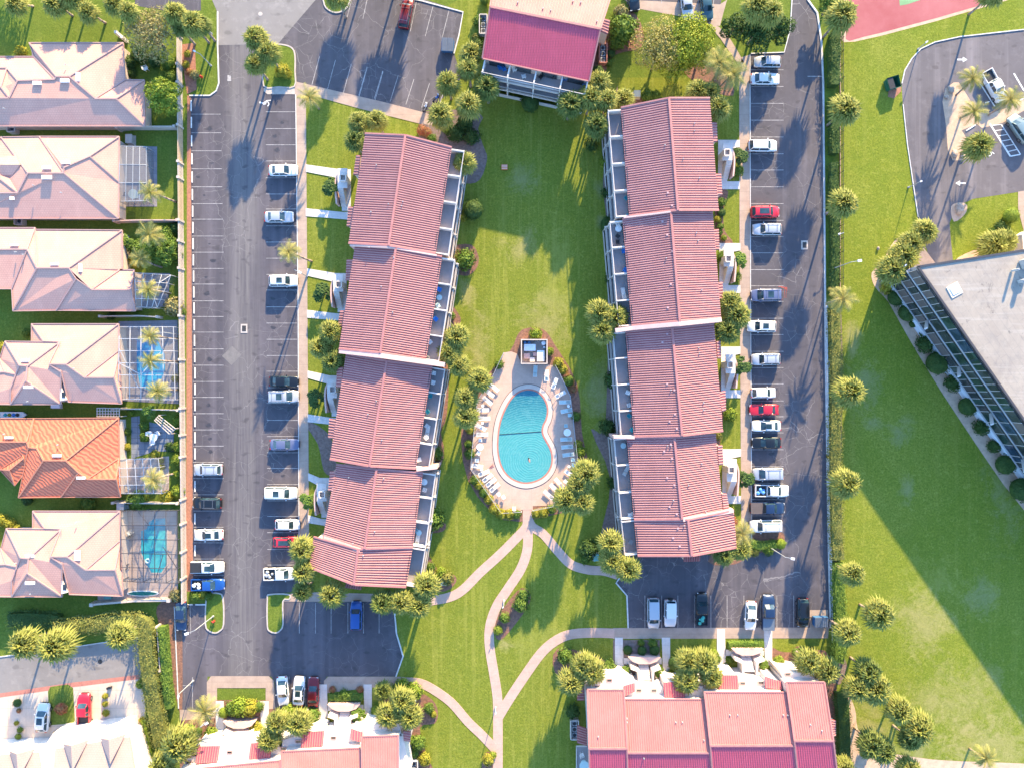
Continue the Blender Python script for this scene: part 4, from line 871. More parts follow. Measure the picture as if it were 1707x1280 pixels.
mb = MB(); c = W(225, 1256, 3.5); mb.box((c.x, c.y, 3.5), (1.1, .7, .06), .5); mb.build('window', M['glass'], tw)
# ------------------------------------------------------------------ flat-roofed building on the east
m, nt, b, pos = new_mat('weathered_flat_roof', 0.85)
f = noisen(nt, pos, 0.12, 6, 0.7, 0.8); g = noisen(nt, scalev(nt, pos, (1, 1, 1), 0.6), 0.5, 6, 0.75)
col = mixn(nt, rampn(nt, f, 0.35, 0.65), (0.31, 0.265, 0.22), (0.225, 0.19, 0.165))
col = mixn(nt, mathn(nt, 'MULTIPLY', rampn(nt, g, 0.5, 0.72), 0.65), col, (0.15, 0.14, 0.14))
st = noisen(nt, scalev(nt, pos, (0.08, 1.4, 1), 0.55), 1.0, 4, 0.6)
col = mixn(nt, mathn(nt, 'MULTIPLY', rampn(nt, st, 0.52, 0.7), 0.4), col, (0.40, 0.37, 0.34))
br = nt.nodes.new('ShaderNodeTexBrick'); br.inputs['Scale'].default_value = 1; br.inputs['Brick Width'].default_value = 6; br.inputs['Row Height'].default_value = 1.1; br.inputs['Mortar Size'].default_value = .04
nt.links.new(scalev(nt, pos, (1, 1, 1), 0.97), br.inputs['Vector']); br.inputs['Color1'].default_value = (0, 0, 0, 1); br.inputs['Color2'].default_value = (1, 1, 1, 1)
col = mixn(nt, mathn(nt, 'MULTIPLY', br.outputs['Fac'], .3), col, (.16, .15, .15)); pt_ = mixn(nt, .5, br.outputs['Color'], (.5, .5, .5)); col = mixn(nt, mathn(nt, 'MULTIPLY', pt_, .25), col, (.36, .33, .30))
wn = noisen(nt, scalev(nt, pos, (.5, .25, 1), -.4), 1.0, 7, .75, 1.0); col = mixn(nt, mathn(nt, 'MULTIPLY', rampn(nt, wn, .56, .66), .6), col, (.34, .305, .26)); col = mixn(nt, mathn(nt, 'MULTIPLY', rampn(nt, wn, .42, .32), .75), col, (.075, .065, .06))
nt.links.new(col, b.inputs['Base Color']); M['concroof'] = m
HB = 10.0
bf = empty('hotel_building', (W(1750, 700).x, W(1750, 700).y, 0), 'large flat-roofed building with glazed balcony facade on the eastern edge', 'building')
A, B = W(1530, 445, HB), W(1884, 955, HB); C, D = W(2100, 900, HB), W(1900, 388, HB)
mb = MB(); mb.prism([A, B, C, D], HB - .35, HB); mb.build('roof', M['concroof'], bf)
t = (B - A).normalized(); nrm = Vector((t.y, -t.x, 0)); nrm = nrm if nrm.x < 0 else -nrm
mb = MB(); mb.prism([A - nrm * .3 , B - nrm * .3, C, D], 0, HB - .36); mb.build('wall', M['white'], bf)
mb = MB(); strip(mb, [Vector(A[:2]), Vector(B[:2])], .3, HB - .2, HB + .15); strip(mb, [Vector(D[:2]), Vector(A[:2])], .3, HB - .2, HB + .15); mb.build('roof_edge', M['bronze'], bf)
L = (B - A).length; Z = Vector((0, 0, 1)); A0 = Vector((A.x, A.y, 0))
M['glassblue'] = glassmat('blue_glass', (0.015, 0.03, 0.055)); M['glassgreen'] = glassmat('green_glass', (0.012, 0.028, 0.026)); M['tan_shutter'] = mat('tan_shutter', (0.10, 0.09, 0.09), (0.08, 0.07, 0.07), 1)
M['basewhite'] = mat('pale_blue_base', (0.60, 0.66, 0.76), (0.55, 0.6, 0.7), .5)
mb = MB(); mb.prism([A0 + nrm * .1, A0 + nrm * .8, A0 + t * L + nrm * .8, A0 + t * L + nrm * .1], 0, 1.7); mb.build('base_wall', M['basewhite'], bf)
for k, z in enumerate((2.2, 4.8, 7.4)):
    o_ = .85 - .22 * k
    mb = MB(); a = A0 + nrm * o_ + Z * z; mb.prism([A0 - nrm * .2, A0 + nrm * o_, A0 + t * L + nrm * o_, A0 + t * L - nrm * .2], z - .2, z, bottom=True); mb.build('floor_slab', M['whiteframe'], bf)
    mb = MB(); mb.beam(A0 + nrm * o_ + Z * (z + .0), A0 + t * L + nrm * o_ + Z * (z + .0), .12, .2); mb.build('slab_edge', M['whiteframe'], bf)
    s = 0.3; j = 0; rr = random.Random(k + 3)
    while s < L - 1.5:
        seg = int(s / 8.8) ; wd = 1.25 if (seg + 0) % 2 == 0 else 2.2
        mm = ['glass', 'tan_shutter', 'glass', 'glassgreen', 'glassblue'][(seg + rr.randint(0, 1) + (k if seg % 2 else 0)) % 5]
        mb = MB(); mb.beam(A0 + t * (s + .08) + nrm * (o_ - .1) + Z * (z + 1.2), A0 + t * (s + wd - .08) + nrm * (o_ - .1) + Z * (z + 1.2), .08, 2.15)
        pn = mb.build('window', M[mm], bf)
        mb = MB(); mb.beam(A0 + t * s + nrm * (o_ - .06) + Z * z, A0 + t * s + nrm * (o_ - .06) + Z * (z + 2.3), .06, .09); 
        q = mb.build('mullion', M['whiteframe'], bf); q.parent = pn; q.matrix_parent_inverse = Matrix()
        s += wd
for s in (9.0, 18.0, 27.0, 36.0, 45.0, 54.0):
    mb = MB(); mb.beam(A0 + t * s + nrm * .6 + Z * 4.8, A0 + t * s + nrm * 1.0 + Z * 4.5, .2, 8.6); mb.build('fin_wall', M['whiteframe'], bf)
for (x, y, sx, sy, h) in [(1706, 440, 1.2, 1.4, 1.3), (1698, 470, .5, .5, 1.2), (1686, 452, .3, .3, 1.5)]:
    c = W(x, y, HB); mb = MB(); mb.box((c.x, c.y, HB + h / 2 + .1), (sx, sy, h), .4); mb.box((c.x, c.y, HB + h + .13), (sx * .6, sy * .6, .1), .4, 0); mb.build('rooftop_unit', M['metalgrey'], bf)
mb = MB(); c = W(1591, 484, HB); mb.box((c.x, c.y, HB + .06), (1.9, 1.9, .12), .5); mb.box((c.x, c.y, HB + .16), (1.2, 1.2, .1), .5); mb.build('roof_hatch', M['white'], bf)
mb = MB(); on(mb, [(1684, 398), (1690, 386), (1710, 375), (1790, 360), (1790, 420), (1690, 436), (1686, 420)], 2.6, 2.85); on(mb, [(1690, 395), (1700, 388), (1700, 430), (1690, 432)], 0, 2.59)
o = mb.build('entrance_canopy', M['white']); tag(o, 'white entrance canopy at the north side of the flat-roofed building', 'canopy')
sheet('canopy_walk', [(1697, 320), (1712, 318), (1760, 380), (1706, 384), (1697, 350)], .03, M['walk'])
# ------------------------------------------------------------------ vegetation
def leafmat(name, ca, cb, cc, sc=0.8):
    m, nt, b, pos = new_mat(name, 0.7); b.inputs['Specular IOR Level'].default_value = 0.25
    f = noisen(nt, pos, sc, 4, 0.7); g = noisen(nt, pos, sc * 6, 2, 0.6)
    col = mixn(nt, rampn(nt, f, 0.38, 0.62), ca, cb); col = mixn(nt, mathn(nt, 'MULTIPLY', rampn(nt, g, 0.5, 0.7), 0.6), col, cc)
    nt.links.new(col, b.inputs['Base Color'])
    tr = nt.nodes.new('ShaderNodeBsdfTranslucent'); nt.links.new(col, tr.inputs['Color'])
    mx = nt.nodes.new('ShaderNodeMixShader'); mx.inputs[0].default_value = 0.25
    nt.links.new(b.outputs[0], mx.inputs[1]); nt.links.new(tr.outputs[0], mx.inputs[2])
    nt.links.new(mx.outputs[0], nt.nodes['Material Output'].inputs['Surface']); return m
M['palm'] = leafmat('palm_frond', (0.165, 0.195, 0.035), (0.25, 0.25, 0.055), (0.38, 0.33, 0.11), 0.7)
M['palmdark'] = leafmat('palm_frond_deep', (0.09, 0.135, 0.028), (0.15, 0.18, 0.04), (0.28, 0.25, 0.07), 0.7)
M['queen'] = leafmat('feather_palm_frond', (0.24, 0.25, 0.06), (0.34, 0.30, 0.10), (0.42, 0.33, 0.15), 0.7)
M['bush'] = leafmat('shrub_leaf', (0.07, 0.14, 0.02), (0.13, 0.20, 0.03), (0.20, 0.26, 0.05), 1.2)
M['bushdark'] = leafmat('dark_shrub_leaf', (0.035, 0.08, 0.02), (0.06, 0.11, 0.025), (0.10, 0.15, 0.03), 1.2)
M['bushbright'] = leafmat('bright_leaf', (0.14, 0.22, 0.02), (0.21, 0.27, 0.03), (0.30, 0.33, 0.06), 1.0)
M['bushyellow'] = leafmat('yellow_croton_leaf', (0.32, 0.30, 0.03), (0.22, 0.25, 0.03), (0.42, 0.26, 0.05), 1.6)
M['bushred'] = leafmat('red_leaf', (0.35, 0.10, 0.06), (0.30, 0.20, 0.07), (0.40, 0.18, 0.12), 1.6)
M['hedge'] = leafmat('hedge_leaf', (0.12, 0.15, 0.035), (0.20, 0.20, 0.05), (0.26, 0.25, 0.08), 0.9)
M['olive'] = leafmat('dry_olive_leaf', (0.20, 0.19, 0.07), (0.30, 0.26, 0.13), (0.24, 0.24, 0.07), 0.9)
M['treegold'] = leafmat('golden_green_leaf', (0.20, 0.27, 0.02), (0.29, 0.32, 0.03), (0.38, 0.38, 0.06), 0.6); M['olivegold'] = leafmat('golden_olive_leaf', (0.30, 0.27, 0.06), (0.36, 0.31, 0.12), (0.28, 0.30, 0.05), 0.7)
M['bark'] = mat('palm_bark', (0.33, 0.25, 0.21), (0.22, 0.17, 0.14), 4, 0.9, bump=.6, bscale=12)
def palm_crown(seed, n=40, R=1.9, nb=11, dead=5, stiff=1.0, feather=False):
    r = random.Random(seed); mb = MB()
    for i in range(n + dead):
        a = i * 2.39996 + r.uniform(-.25, .25); f = i / n
        el = math.radians(82 - 105 * min(1.25, f) ** 0.85 + r.uniform(-8, 8))
        Rr = R * r.uniform(.88, 1.1) * (1.0 if i < n else .72)
        d = Vector((math.cos(a) * math.cos(el), math.sin(a) * math.cos(el), math.sin(el)))
        s = Vector((-math.sin(a), math.cos(a), 0)); u = s.cross(d) * -1
        if u.z < 0: u = -u
        if feather:
            pts = [Vector((0, 0, 0))]; L = Rr * 1.05; dd = d.copy()
            for k in range(7): pts.append(pts[-1] + dd * L / 7); dd = (dd + Vector((0, 0, -.22))).normalized()
            for k in range(1, 8):
                q0 = pts[k]; fw = (pts[k] - pts[k - 1]).normalized(); ln = L * .34 * math.sin(math.pi * (k + .6) / 9)
                for sg in (-1, 1):
                    for jj in (0, .5):
                        q = q0 - fw * L / 7 * jj; e = q + (s * sg * .8 + fw * .55 + Vector((0, 0, r.uniform(-.35, -.05)))).normalized() * ln
                        mb.add([q - fw * .05, q + fw * .05, e], [(0, 1, 2)])
            mb.add([pts[0] - s * .03, pts[0] + s * .03, pts[4], pts[7]], [(0, 1, 2), (0, 2, 3)]); continue
        c = d * Rr * .42 - Vector((0, 0, .04)); mb.add([s * .03, s * -.03, c - s * .03, c + s * .03], [(0, 1, 2, 3)])
        bl = Rr * .62
        for k in range(nb):
            th = math.radians(-95 + 190 * k / (nb - 1) + r.uniform(-5, 5)); tw = r.uniform(-.12, .12)
            bd = (d * math.cos(th) + s * math.sin(th)).normalized(); L = bl * (.72 + .28 * math.cos(th)) * r.uniform(.85, 1.1)
            sd_ = bd.cross(u).normalized(); m1 = c + bd * L * .55 + u * (.06 + tw); e = c + bd * L - Vector((0, 0, L * r.uniform(.15, .5)))
            w0 = .035; w1 = .095
            mb.add([c - sd_ * w0, c + sd_ * w0, m1 + sd_ * w1, m1 - sd_ * w1, e], [(0, 1, 2, 3), (3, 2, 4)])
    return mb
trunkm = {}
def trunk_mesh(h, r0=.2, r1=.16):
    k = round(h * 2) / 2
    if (k, r0) not in trunkm:
        mb = MB(); n = 5
        for i in range(n): mb.tube((0.04 * math.sin(i), 0.03 * i, k * i / n), (0.04 * math.sin(i + 1), 0.03 * (i + 1), k * (i + 1) / n + .02), r0 * (1.25 if i == 0 else 1) + (r1 - r0) * i / n, r0 + (r1 - r0) * (i + 1) / n, 9)
        trunkm[(k, r0)] = (k, mb.mesh('trunk', M['bark'], True))
    return trunkm[(k, r0)]
CR = [palm_crown(s, 56, 1.95, 11).mesh('crown', M['palm']) for s in (1, 2, 3)]
CRD = [palm_crown(s, 48, 1.9, 11, 8).mesh('crown', M['palmdark']) for s in (4, 5)]
CRF = [palm_crown(s, 24, 2.3, 0, 3, feather=True).mesh('crown', M['queen']) for s in (6, 7)]
def palm(px, py, h, sc, label, kind='s', group=None, lean=None):
    k, tm = trunk_mesh(h, .19 if kind != 'q' else .15)
    c = W(px, py, h); r = bpy.data.objects.new('palm_tree', None); COL.objects.link(r); r.location = (c.x, c.y, 0); r.empty_display_size = .5
    tag(r, label, 'palm tree', group); rz = rnd.uniform(0, 6.28)
    cm = rnd.choice({'s': CR, 'd': CRD, 'q': CRF}[kind])
    o = bpy.data.objects.new('trunk', tm); COL.objects.link(o); o.parent = r; o.scale = (1, 1, h / k)
    if lean:  # base image point: trunk runs from there up to the crown
        b = W(*lean); v = Vector((c.x - b.x, c.y - b.y, h)); r.location = (b.x, b.y, 0)
        o.rotation_euler = v.to_track_quat('Z', 'Y').to_euler(); o.scale = (1, 1, v.length / k); cl = (v.x, v.y, h)
    else: cl = (0, .1, h)
    o = bpy.data.objects.new('crown', cm); COL.objects.link(o); o.parent = r; o.location = cl; o.rotation_euler = (rnd.uniform(-.1, .1), rnd.uniform(-.1, .1), rz)
    o.scale = (sc, sc, sc * rnd.uniform(.9, 1.05)); return r
S = 's'; D = 'd'; Q = 'q'
palms = [
 (28, 8, 4.4, 1.0, 'palm at the top left corner above the first house, leftmost there', S, (55, 11)), (92, 8, 4.3, 1.0, 'palm leaning west over the grass north of the first house', S, (121, 27)),
 (147, 22, 4.0, 1.0, 'palm whose trunk base shows beside the small gate north of the first house', S, (176, 39)), (118, -4, 4.4, 1, 'palm cut by the top photo edge above the first house', S, None), (190, 8, 4.4, 1.0, 'palm west of the olive-brown tree at the top', S, (207, 22)),
 (215, 22, 6.5, .9, 'palm touching the northwest side of the olive-brown tree', S, None), (293, 26, 6, 1.0, 'palm beside the small parking strip at the top left', S, None), (322, 42, 6, 1.0, 'palm on the grass verge just west of the street corner', S, None), (302, 50, 5, .85, 'palm just north of the end of the white fence', D, None), (337, 44, 5, .8, 'easternmost palm of the verge by the street lamps', D, None),
 (427, 66, 6, 1.02, 'northern palm of the clump on the kerbed island by the street', S, None), (447, 90, 6, 1.05, 'middle palm of the clump on the kerbed island by the street', S, None), (426, 108, 5.8, 1.0, 'southern palm of the clump on the kerbed island by the street', S, None),
 (515, 163, 6, 1.0, 'lone palm on the lawn corner south of the slanted parking bays', Q, (532, 182)), (597, 205, 5.5, 1.0, 'left of two palms north of the western block gable', S, None), (628, 203, 5.5, .95, 'right of two palms north of the western block gable', S, None), (592, 236, 5.5, .95, 'palm hugging the northwest corner of the western block', D, None),
 (785, 92, 6, 1.0, 'northernmost palm of the big clump west of the northern block', S, None), (781, 117, 6.5, 1.0, 'palm in the centre of the clump west of the northern block', S, None), (747, 141, 6, 1.1, 'western palm of the clump nearest the blue dumpster', S, None), (812, 147, 6, 1.1, 'eastern palm of the clump beside the northern block balconies', D, None),
 (781, 177, 6.5, 1.08, 'palm of the clump standing over the dark shrubs', S, None), (735, 194, 6.5, 1.2, 'large palm beside the parked scooters', S, None), (774, 273, 6, 1.05, 'lone palm at the northeast corner of the western block', S, None),
 (998, 141, 6, .95, 'small palm touching the southeast corner of the northern block', S, None), (985, 165, 6.3, 1.1, 'palm in the middle of the row between northern and eastern blocks', S, None), (1012, 170, 6.3, 1.1, 'palm just right of centre in the row between northern and eastern blocks', S, None), (1039, 168, 5.5, .95, 'palm east end of the row above the eastern block gable', S, None), (951, 176, 6, 1.1, 'shaded palm in front of the northern block balconies', D, None), (994, 211, 6, 1.2, 'large shaded palm at the northwest corner of the eastern block', D, None),
 (1199, 104, 7, 1.2, 'queen palm with pale fronds beside the curved walk, western one', Q, (1190, 136)), (1222, 124, 7, 1.25, 'queen palm with pale fronds hanging over the silver SUV sidewalk', Q, (1196, 150)), (1163, 153, 5.5, 1.0, 'palm north of the eastern block roof, western of two', S, None), (1183, 157, 5.5, .9, 'palm north of the eastern block roof, eastern of two', S, None), (1197, 183, 6, 1.1, 'palm at the northeast corner of the eastern block', S, None),
 (1262, 14, 8, 1.15, 'left half of the big pale palm pair above the dark trees', S, None), (1285, 24, 8, 1.1, 'right half of the big pale palm pair above the dark trees', S, None), (1402, 29, 6.5, 1.2, 'palm at the corner of the red court', S, None), (1409, 185, 6.5, 1.2, 'palm on the eastern fence line west of the green dumpster', S, None), (1406, 341, 6.5, 1.15, 'palm on the eastern fence line level with the red SUV', S, None), (1405, 499, 6, 1.15, 'yellowish palm where the black picket fence ends', Q, None),
 (1416, 655, 6.5, 1.18, 'palm over the eastern hedge at the narrowest strip of sunlit grass', S, None), (1410, 807, 6.5, 1.18, 'palm over the eastern hedge level with the pickups', S, None), (1421, 957, 6.5, 1.05, 'palm over the eastern hedge level with the bottom bays', S, None), (1465, 1023, 6.8, 1.2, 'palm in the field with its bare trunk base showing to the west', S, (1433, 1007)), (1413, 1055, 6.5, 1.2, 'palm beside the blue dumpster behind the hedge', S, None),
 (1447, 1119, 6, 1.15, 'northern palm of the clump east of the southeastern block', D, None), (1428, 1147, 6, 1.15, 'western palm of the clump east of the southeastern block', S, None), (1459, 1148, 6, 1.25, 'eastern palm of the clump east of the southeastern block', S, None), (1498, 1183, 6, 1.2, 'palm over the dry grass, third from the bottom right group', S, (1482, 1172)), (1531, 1214, 5.5, 1.25, 'largest palm of the bottom right group on dry grass', S, None), (1516, 1233, 5, 1.0, 'palm tucked under the southwest of the largest bottom right palm', D, None), (1452, 1240, 5.5, 1.2, 'shaded palm at the bottom right, left one of a pair', D, None), (1472, 1252, 5.5, 1.2, 'shaded palm at the bottom right, right one of a pair', D, None), (1643, 1263, 6, 1.0, 'lone palm at the bottom edge of the eastern field', Q, (1616, 1247)), (1514, 1280, 5, 1.0, 'palm cut by the bottom photo edge on sandy soil', S, None), (1405, 1280, 5, 1.0, 'palm cut by the bottom edge right of the southeastern block', S, None),
 (1621, 131, 5.5, 1.05, 'palm in front of the white pickup tailgate', Q, (1594, 159)), (1684, 166, 6, 1.1, 'palm over the front of the white pickup', Q, (1648, 192)), (1624, 186, 6, 1.05, 'palm in the middle of the sandy lot island', Q, (1601, 197)), (1630, 245, 6, 1.2, 'palm beside the painted wheelchair symbol on the east', S, (1603, 256)),
 (1541, 388, 6, 1.2, 'northernmost palm of the clump at the flat-roofed building corner', S, None), (1518, 408, 6, 1.15, 'second palm of the clump at the flat-roofed building corner', S, None), (1506, 429, 6, 1.15, 'third palm of the clump at the flat-roofed building corner', S, None), (1487, 450, 6, 1.15, 'palm of the corner clump nearest the glazed facade', S, (1466, 462)), (1655, 411, 3, 1.2, 'low palm north of the flat roof, western one', S, None), (1674, 405, 3, 1.0, 'low palm north of the flat roof, eastern one', S, None),
 (762, 563, 6, 1.05, 'northern palm of the row between western block and pool', S, None), (749, 590, 6, 1.0, 'palm of that western row nearest the balconies', S, None), (766, 611, 6, 1.0, 'third palm down the row between western block and pool', S, None), (799, 634, 6, 1.15, 'palm touching the northwest corner of the pool deck', S, None), (777, 665, 6, 1.1, 'palm west of the topmost western loungers', S, None), (777, 696, 6, 1.1, 'southernmost palm west of the pool deck', S, None),
 (551, 555, 6, 1.05, 'northern palm of the trio west of the western block', S, None), (534, 581, 5.5, 1.0, 'palm of the trio nearest the west sidewalk', S, None), (555, 603, 5.8, 1.05, 'southern palm of the trio west of the western block', D, None), (482, 421, 8, .95, 'slender palm hanging over an empty bay south of the silver sedan', Q, (520, 436)), (504, 917, 6, 1.1, 'palm partly hiding the front of the red SUV', S, None), (507, 953, 6, 1.05, 'palm hiding the hood of the white pickup', S, None), (504, 986, 5.5, 1.0, 'palm at the kerb end south of the white pickup', D, None), (553, 991, 6, 1.1, 'palm south of the western block beside the blue SUV', S, None),
 (711, 977, 6, 1.1, 'palm next to the pale green utility box', S, None), (638, 1004, 6, 1.0, 'left of three palms beside the shaded southern bays', D, None), (668, 1004, 6, 1.0, 'middle of three palms beside the shaded southern bays', S, None), (698, 1009, 6, 1.0, 'right of three palms beside the start of the footpath', S, None),
 (998, 521, 6, 1.15, 'northern palm of the trio on the shaded lawn edge', S, None), (1026, 531, 6, 1.1, 'eastern palm of the trio touching the balconies', S, None), (1004, 553, 6, 1.1, 'southern palm of the trio on the shaded lawn edge', S, None), (977, 791, 6, 1.15, 'northern palm of the clump southeast of the pool', S, None), (964, 810, 6, 1.0, 'middle palm of the clump southeast of the pool', S, None), (944, 834, 6, 1.15, 'southwestern palm of the clump southeast of the pool', S, None), (970, 838, 6, 1.15, 'southeastern palm of the clump southeast of the pool', S, None),
 (1018, 906, 6, 1.15, 'northern palm of the trio at the southwest corner of the eastern block', S, None), (1019, 936, 6, 1.1, 'middle palm of the trio over the footpath end', S, None), (1046, 949, 6, 1.1, 'southeastern palm of the trio over the car park kerb', S, None), (1215, 507, 5.5, 1.05, 'northern palm of the trio east of the eastern block', S, None), (1228, 527, 5.5, 1.1, 'eastern palm of the trio beside the east sidewalk', S, None), (1213, 553, 5.5, 1.1, 'southern shaded palm of the trio east of the eastern block', D, None),
 (1238, 890, 5.5, 1.05, 'palm left of the white SUV in the last bay', Q, None), (1234, 916, 5.5, 1.05, 'palm next to the round yellow hedge island', S, None), (1207, 925, 5.5, 1.0, 'palm at the southeast corner of the eastern block', D, None), (972, 1108, 5.5, 1.15, 'northern palm of the clump west of the southeastern block', S, None), (952, 1137, 5.5, 1.1, 'western palm of the clump west of the southeastern block', S, None), (986, 1118, 5.5, 1.1, 'eastern palm of the clump west of the southeastern block', S, None),
 (1146, 1103, 5.5, 1.15, 'northwestern palm between the two entries of the southeastern block', S, None), (1144, 1134, 5.5, 1.1, 'southwestern palm between the two entries of the southeastern block', S, None), (1175, 1104, 5.5, 1.05, 'northeastern palm between the two entries of the southeastern block', S, None), (1186, 1128, 5.5, 1.05, 'southeastern palm between the two entries of the southeastern block', S, None), (1347, 1104, 5.5, 1.15, 'left palm above the northeast corner of the southeastern block', S, None), (1378, 1117, 5.5, 1.15, 'right palm above the northeast corner of the southeastern block', S, None),
 (671, 1168, 5.5, 1.1, 'northern palm of the trio at the end of the southwestern block', S, None), (648, 1192, 5.5, 1.15, 'western palm of the trio at the end of the southwestern block', S, None), (683, 1195, 5.5, 1.1, 'eastern palm of the trio at the end of the southwestern block', S, None), (638, 1152, 2.5, .8, 'small dark palm beside the curving walk start', D, None), (341, 1185, 5, 1.2, 'wide-fronded bright palm at the corner of the planter walk', Q, (352, 1192)), (463, 1204, 5.5, 1.1, 'left palm south of the three parked cars', S, None), (499, 1205, 5.5, 1.05, 'right palm south of the three parked cars', S, None), (449, 1232, 5.5, 1.1, 'palm casting shade on the southwestern block porch roof', S, None),
 (300, 1240, 5.5, 1.5, 'large palm at the south end of the thick hedge', S, None), (270, 1276, 5.5, 1.2, 'palm at the bottom edge left of the southwestern block', S, None), (42, 1073, 5.5, 1.35, 'round palm on the townhouse street verge, leftmost of three', S, None), (95, 1076, 5.5, 1.35, 'round palm on the townhouse street verge, middle of three', S, None), (202, 1060, 6, 1.15, 'round palm on the townhouse street verge, rightmost of three', S, None),
 (251, 321, 7, .95, 'palm with leaning trunk beside the grey screened porch', Q, (294, 337)), (250, 392, 6, 1.1, 'palm standing in the dense garden of the third house', Q, None), (233, 432, 5, .85, 'palm with fallen trunk behind the third house', Q, (270, 446)), (247, 483, 7.5, .85, 'palm leaning over the small white-framed cage', Q, (282, 490)), (250, 561, 8, .8, 'palm leaning over the blue pool, upper of two', Q, (296, 565)), (251, 601, 8, .85, 'palm leaning over the blue pool, lower of two', Q, (297, 603)), (262, 652, 8, .95, 'palm at the south end of the blue pool cage', Q, (296, 650)), (255, 799, 7.5, .95, 'palm leaning over the patio cage of the orange-roofed house', Q, (291, 789)),
 (584, -105, 5.8, 1.15, 'palm beyond the top edge shading the first slanted bays, left one', S, None), (600, -88, 5.8, 1.1, 'palm beyond the top edge shading the first slanted bays, right one', S, None), (655, -70, 5.8, 1.2, 'palm beyond the top edge shading the middle slanted bays, left one', S, None), (684, -62, 5.8, 1.2, 'palm beyond the top edge shading the middle slanted bays, centre one', S, None), (668, -40, 5.8, 1.2, 'palm beyond the top edge shading the middle slanted bays, lower one', S, None),
 (562, -2, 6.0, 1.0, 'palm over the small rounded island at the top edge', S, None), (1655, -8, 6, 1, 'palm beyond the top edge above the red court', S, None)]
for (x, y, h, s, l, k, ln) in palms: palm(x, y, h, s * (1.13 * rnd.uniform(.88, 1.08) if k != 'q' else .92), l, k, 'palms around the estate', ln)
# leafy shrubs and trees
def leaf_blob(mb, c, r, n, leaf, seed, mi=0, zmin=-.25, core=True):
    rr = random.Random(seed); c = Vector(c)
    if core: mb.ball((c.x, c.y, c.z - r[2] * .05), 1.0, 10, 7, mi, (r[0] * .74, r[1] * .74, r[2] * .74))
    for i in range(n):
        z = rr.uniform(zmin, 1); a = rr.uniform(0, 6.283); q = math.sqrt(max(0, 1 - z * z)); dd = Vector((q * math.cos(a), q * math.sin(a), z))
        lum = noise.noise(dd * 2.1 + Vector((seed * 3.7, 0, 0))) * .28 + 1; rad = rr.uniform(.76, 1.06) * lum
        p_ = c + Vector((dd.x * r[0], dd.y * r[1], dd.z * r[2])) * rad
        nn = (dd + Vector((rr.uniform(-1, 1), rr.uniform(-1, 1), rr.uniform(-1, 1))) * .75).normalized(); u = nn.orthogonal().normalized(); v = nn.cross(u)
        an = rr.uniform(0, 6.283); uu = u * math.cos(an) + v * math.sin(an); vv = nn.cross(uu); L = leaf * rr.uniform(.6, 1.3)
        mb.add([p_ - uu * L * .5, p_ + vv * L * .3, p_ + uu * L * .55, p_ - vv * L * .3], [(0, 1, 2, 3)], mi)
def bushmesh(seed, r, n, leaf, m, nm='foliage'):
    mb = MB(); leaf_blob(mb, (0, 0, r[2] * .7), r, n, leaf, seed); return mb.mesh(nm, M[m])
stem = MB(); stem.tube((0, 0, 0), (0, 0, .7), .07, .04, 6); STEM = stem.mesh('stem', M['bark'])
BK = {k: [('foliage', bushmesh(i * 3 + 11, (1, 1, .8), 620, .24, k)), ('stem', STEM)] for i, k in enumerate(['bush', 'bushdark', 'bushbright', 'bushyellow', 'bushred', 'olive', 'hedge'])}
mb = MB(); leaf_blob(mb, (0, 0, .75), (1, 1, .8), 1500, .12, 77, core=True); mb.ball((0, 0, .7), .93, 16, 10, 0, (1, 1, .8)); BK['topiary'] = [('foliage', mb.mesh('foliage', M['bushbright'])), ('stem', STEM)]
mb = MB(); leaf_blob(mb, (0, 0, .75), (1, 1, .8), 1500, .12, 78, core=True); mb.ball((0, 0, .7), .93, 16, 10, 0, (1, 1, .8)); BK['round'] = [('foliage', mb.mesh('foliage', M['bushdark'])), ('stem', STEM)]
# spiky frangipani-like plant in the entry planters
mb = MB(); rr = random.Random(5)
for i in range(36):
    a = rr.uniform(0, 6.28); rd = rr.uniform(.15, .95); cx, cy, cz = rd * math.cos(a), rd * math.sin(a), 1.9 - rd * .9 + rr.uniform(-.15, .15)
    for k in range(9):
        b = k * .7 + a; L = rr.uniform(.28, .42); dx, dy = math.cos(b), math.sin(b)
        mb.add([(cx - dy * .04, cy + dx * .04, cz), (cx + dx * L * .5 - dy * .09, cy + dy * L * .5 + dx * .09, cz + .08), (cx + dx * L, cy + dy * L, cz - .02), (cx + dx * L * .5 + dy * .09, cy + dy * L * .5 - dx * .09, cz + .08)], [(0, 1, 2, 3)])
mst = MB(); mst.tube((0, 0, 0), (0, 0, .7), .09, .07, 6)
for i in range(7): a = i * .9; mst.tube((0, 0, .6), (.6 * math.cos(a), .6 * math.sin(a), 1.4), .05, .03, 5)
BK['frangi'] = [('foliage', mb.mesh('foliage', M['bushdark'])), ('stem', mst.mesh('stem', M['bark']))]
BK['frangib'] = [('foliage', mb.mesh('foliage', M['bush'])), ('stem', BK['frangi'][1][1])]
def shrub(x, y, r, k, label, cat='shrub', h=1.0, group='shrubs and bushes', nm='shrub'):
    c = W(x, y, r * .07 * h); sc = r / 10.0
    return inst(nm, BK[k], (c.x, c.y, 0), rnd.uniform(0, 6.28), (sc, sc, sc * h), label, cat, group)
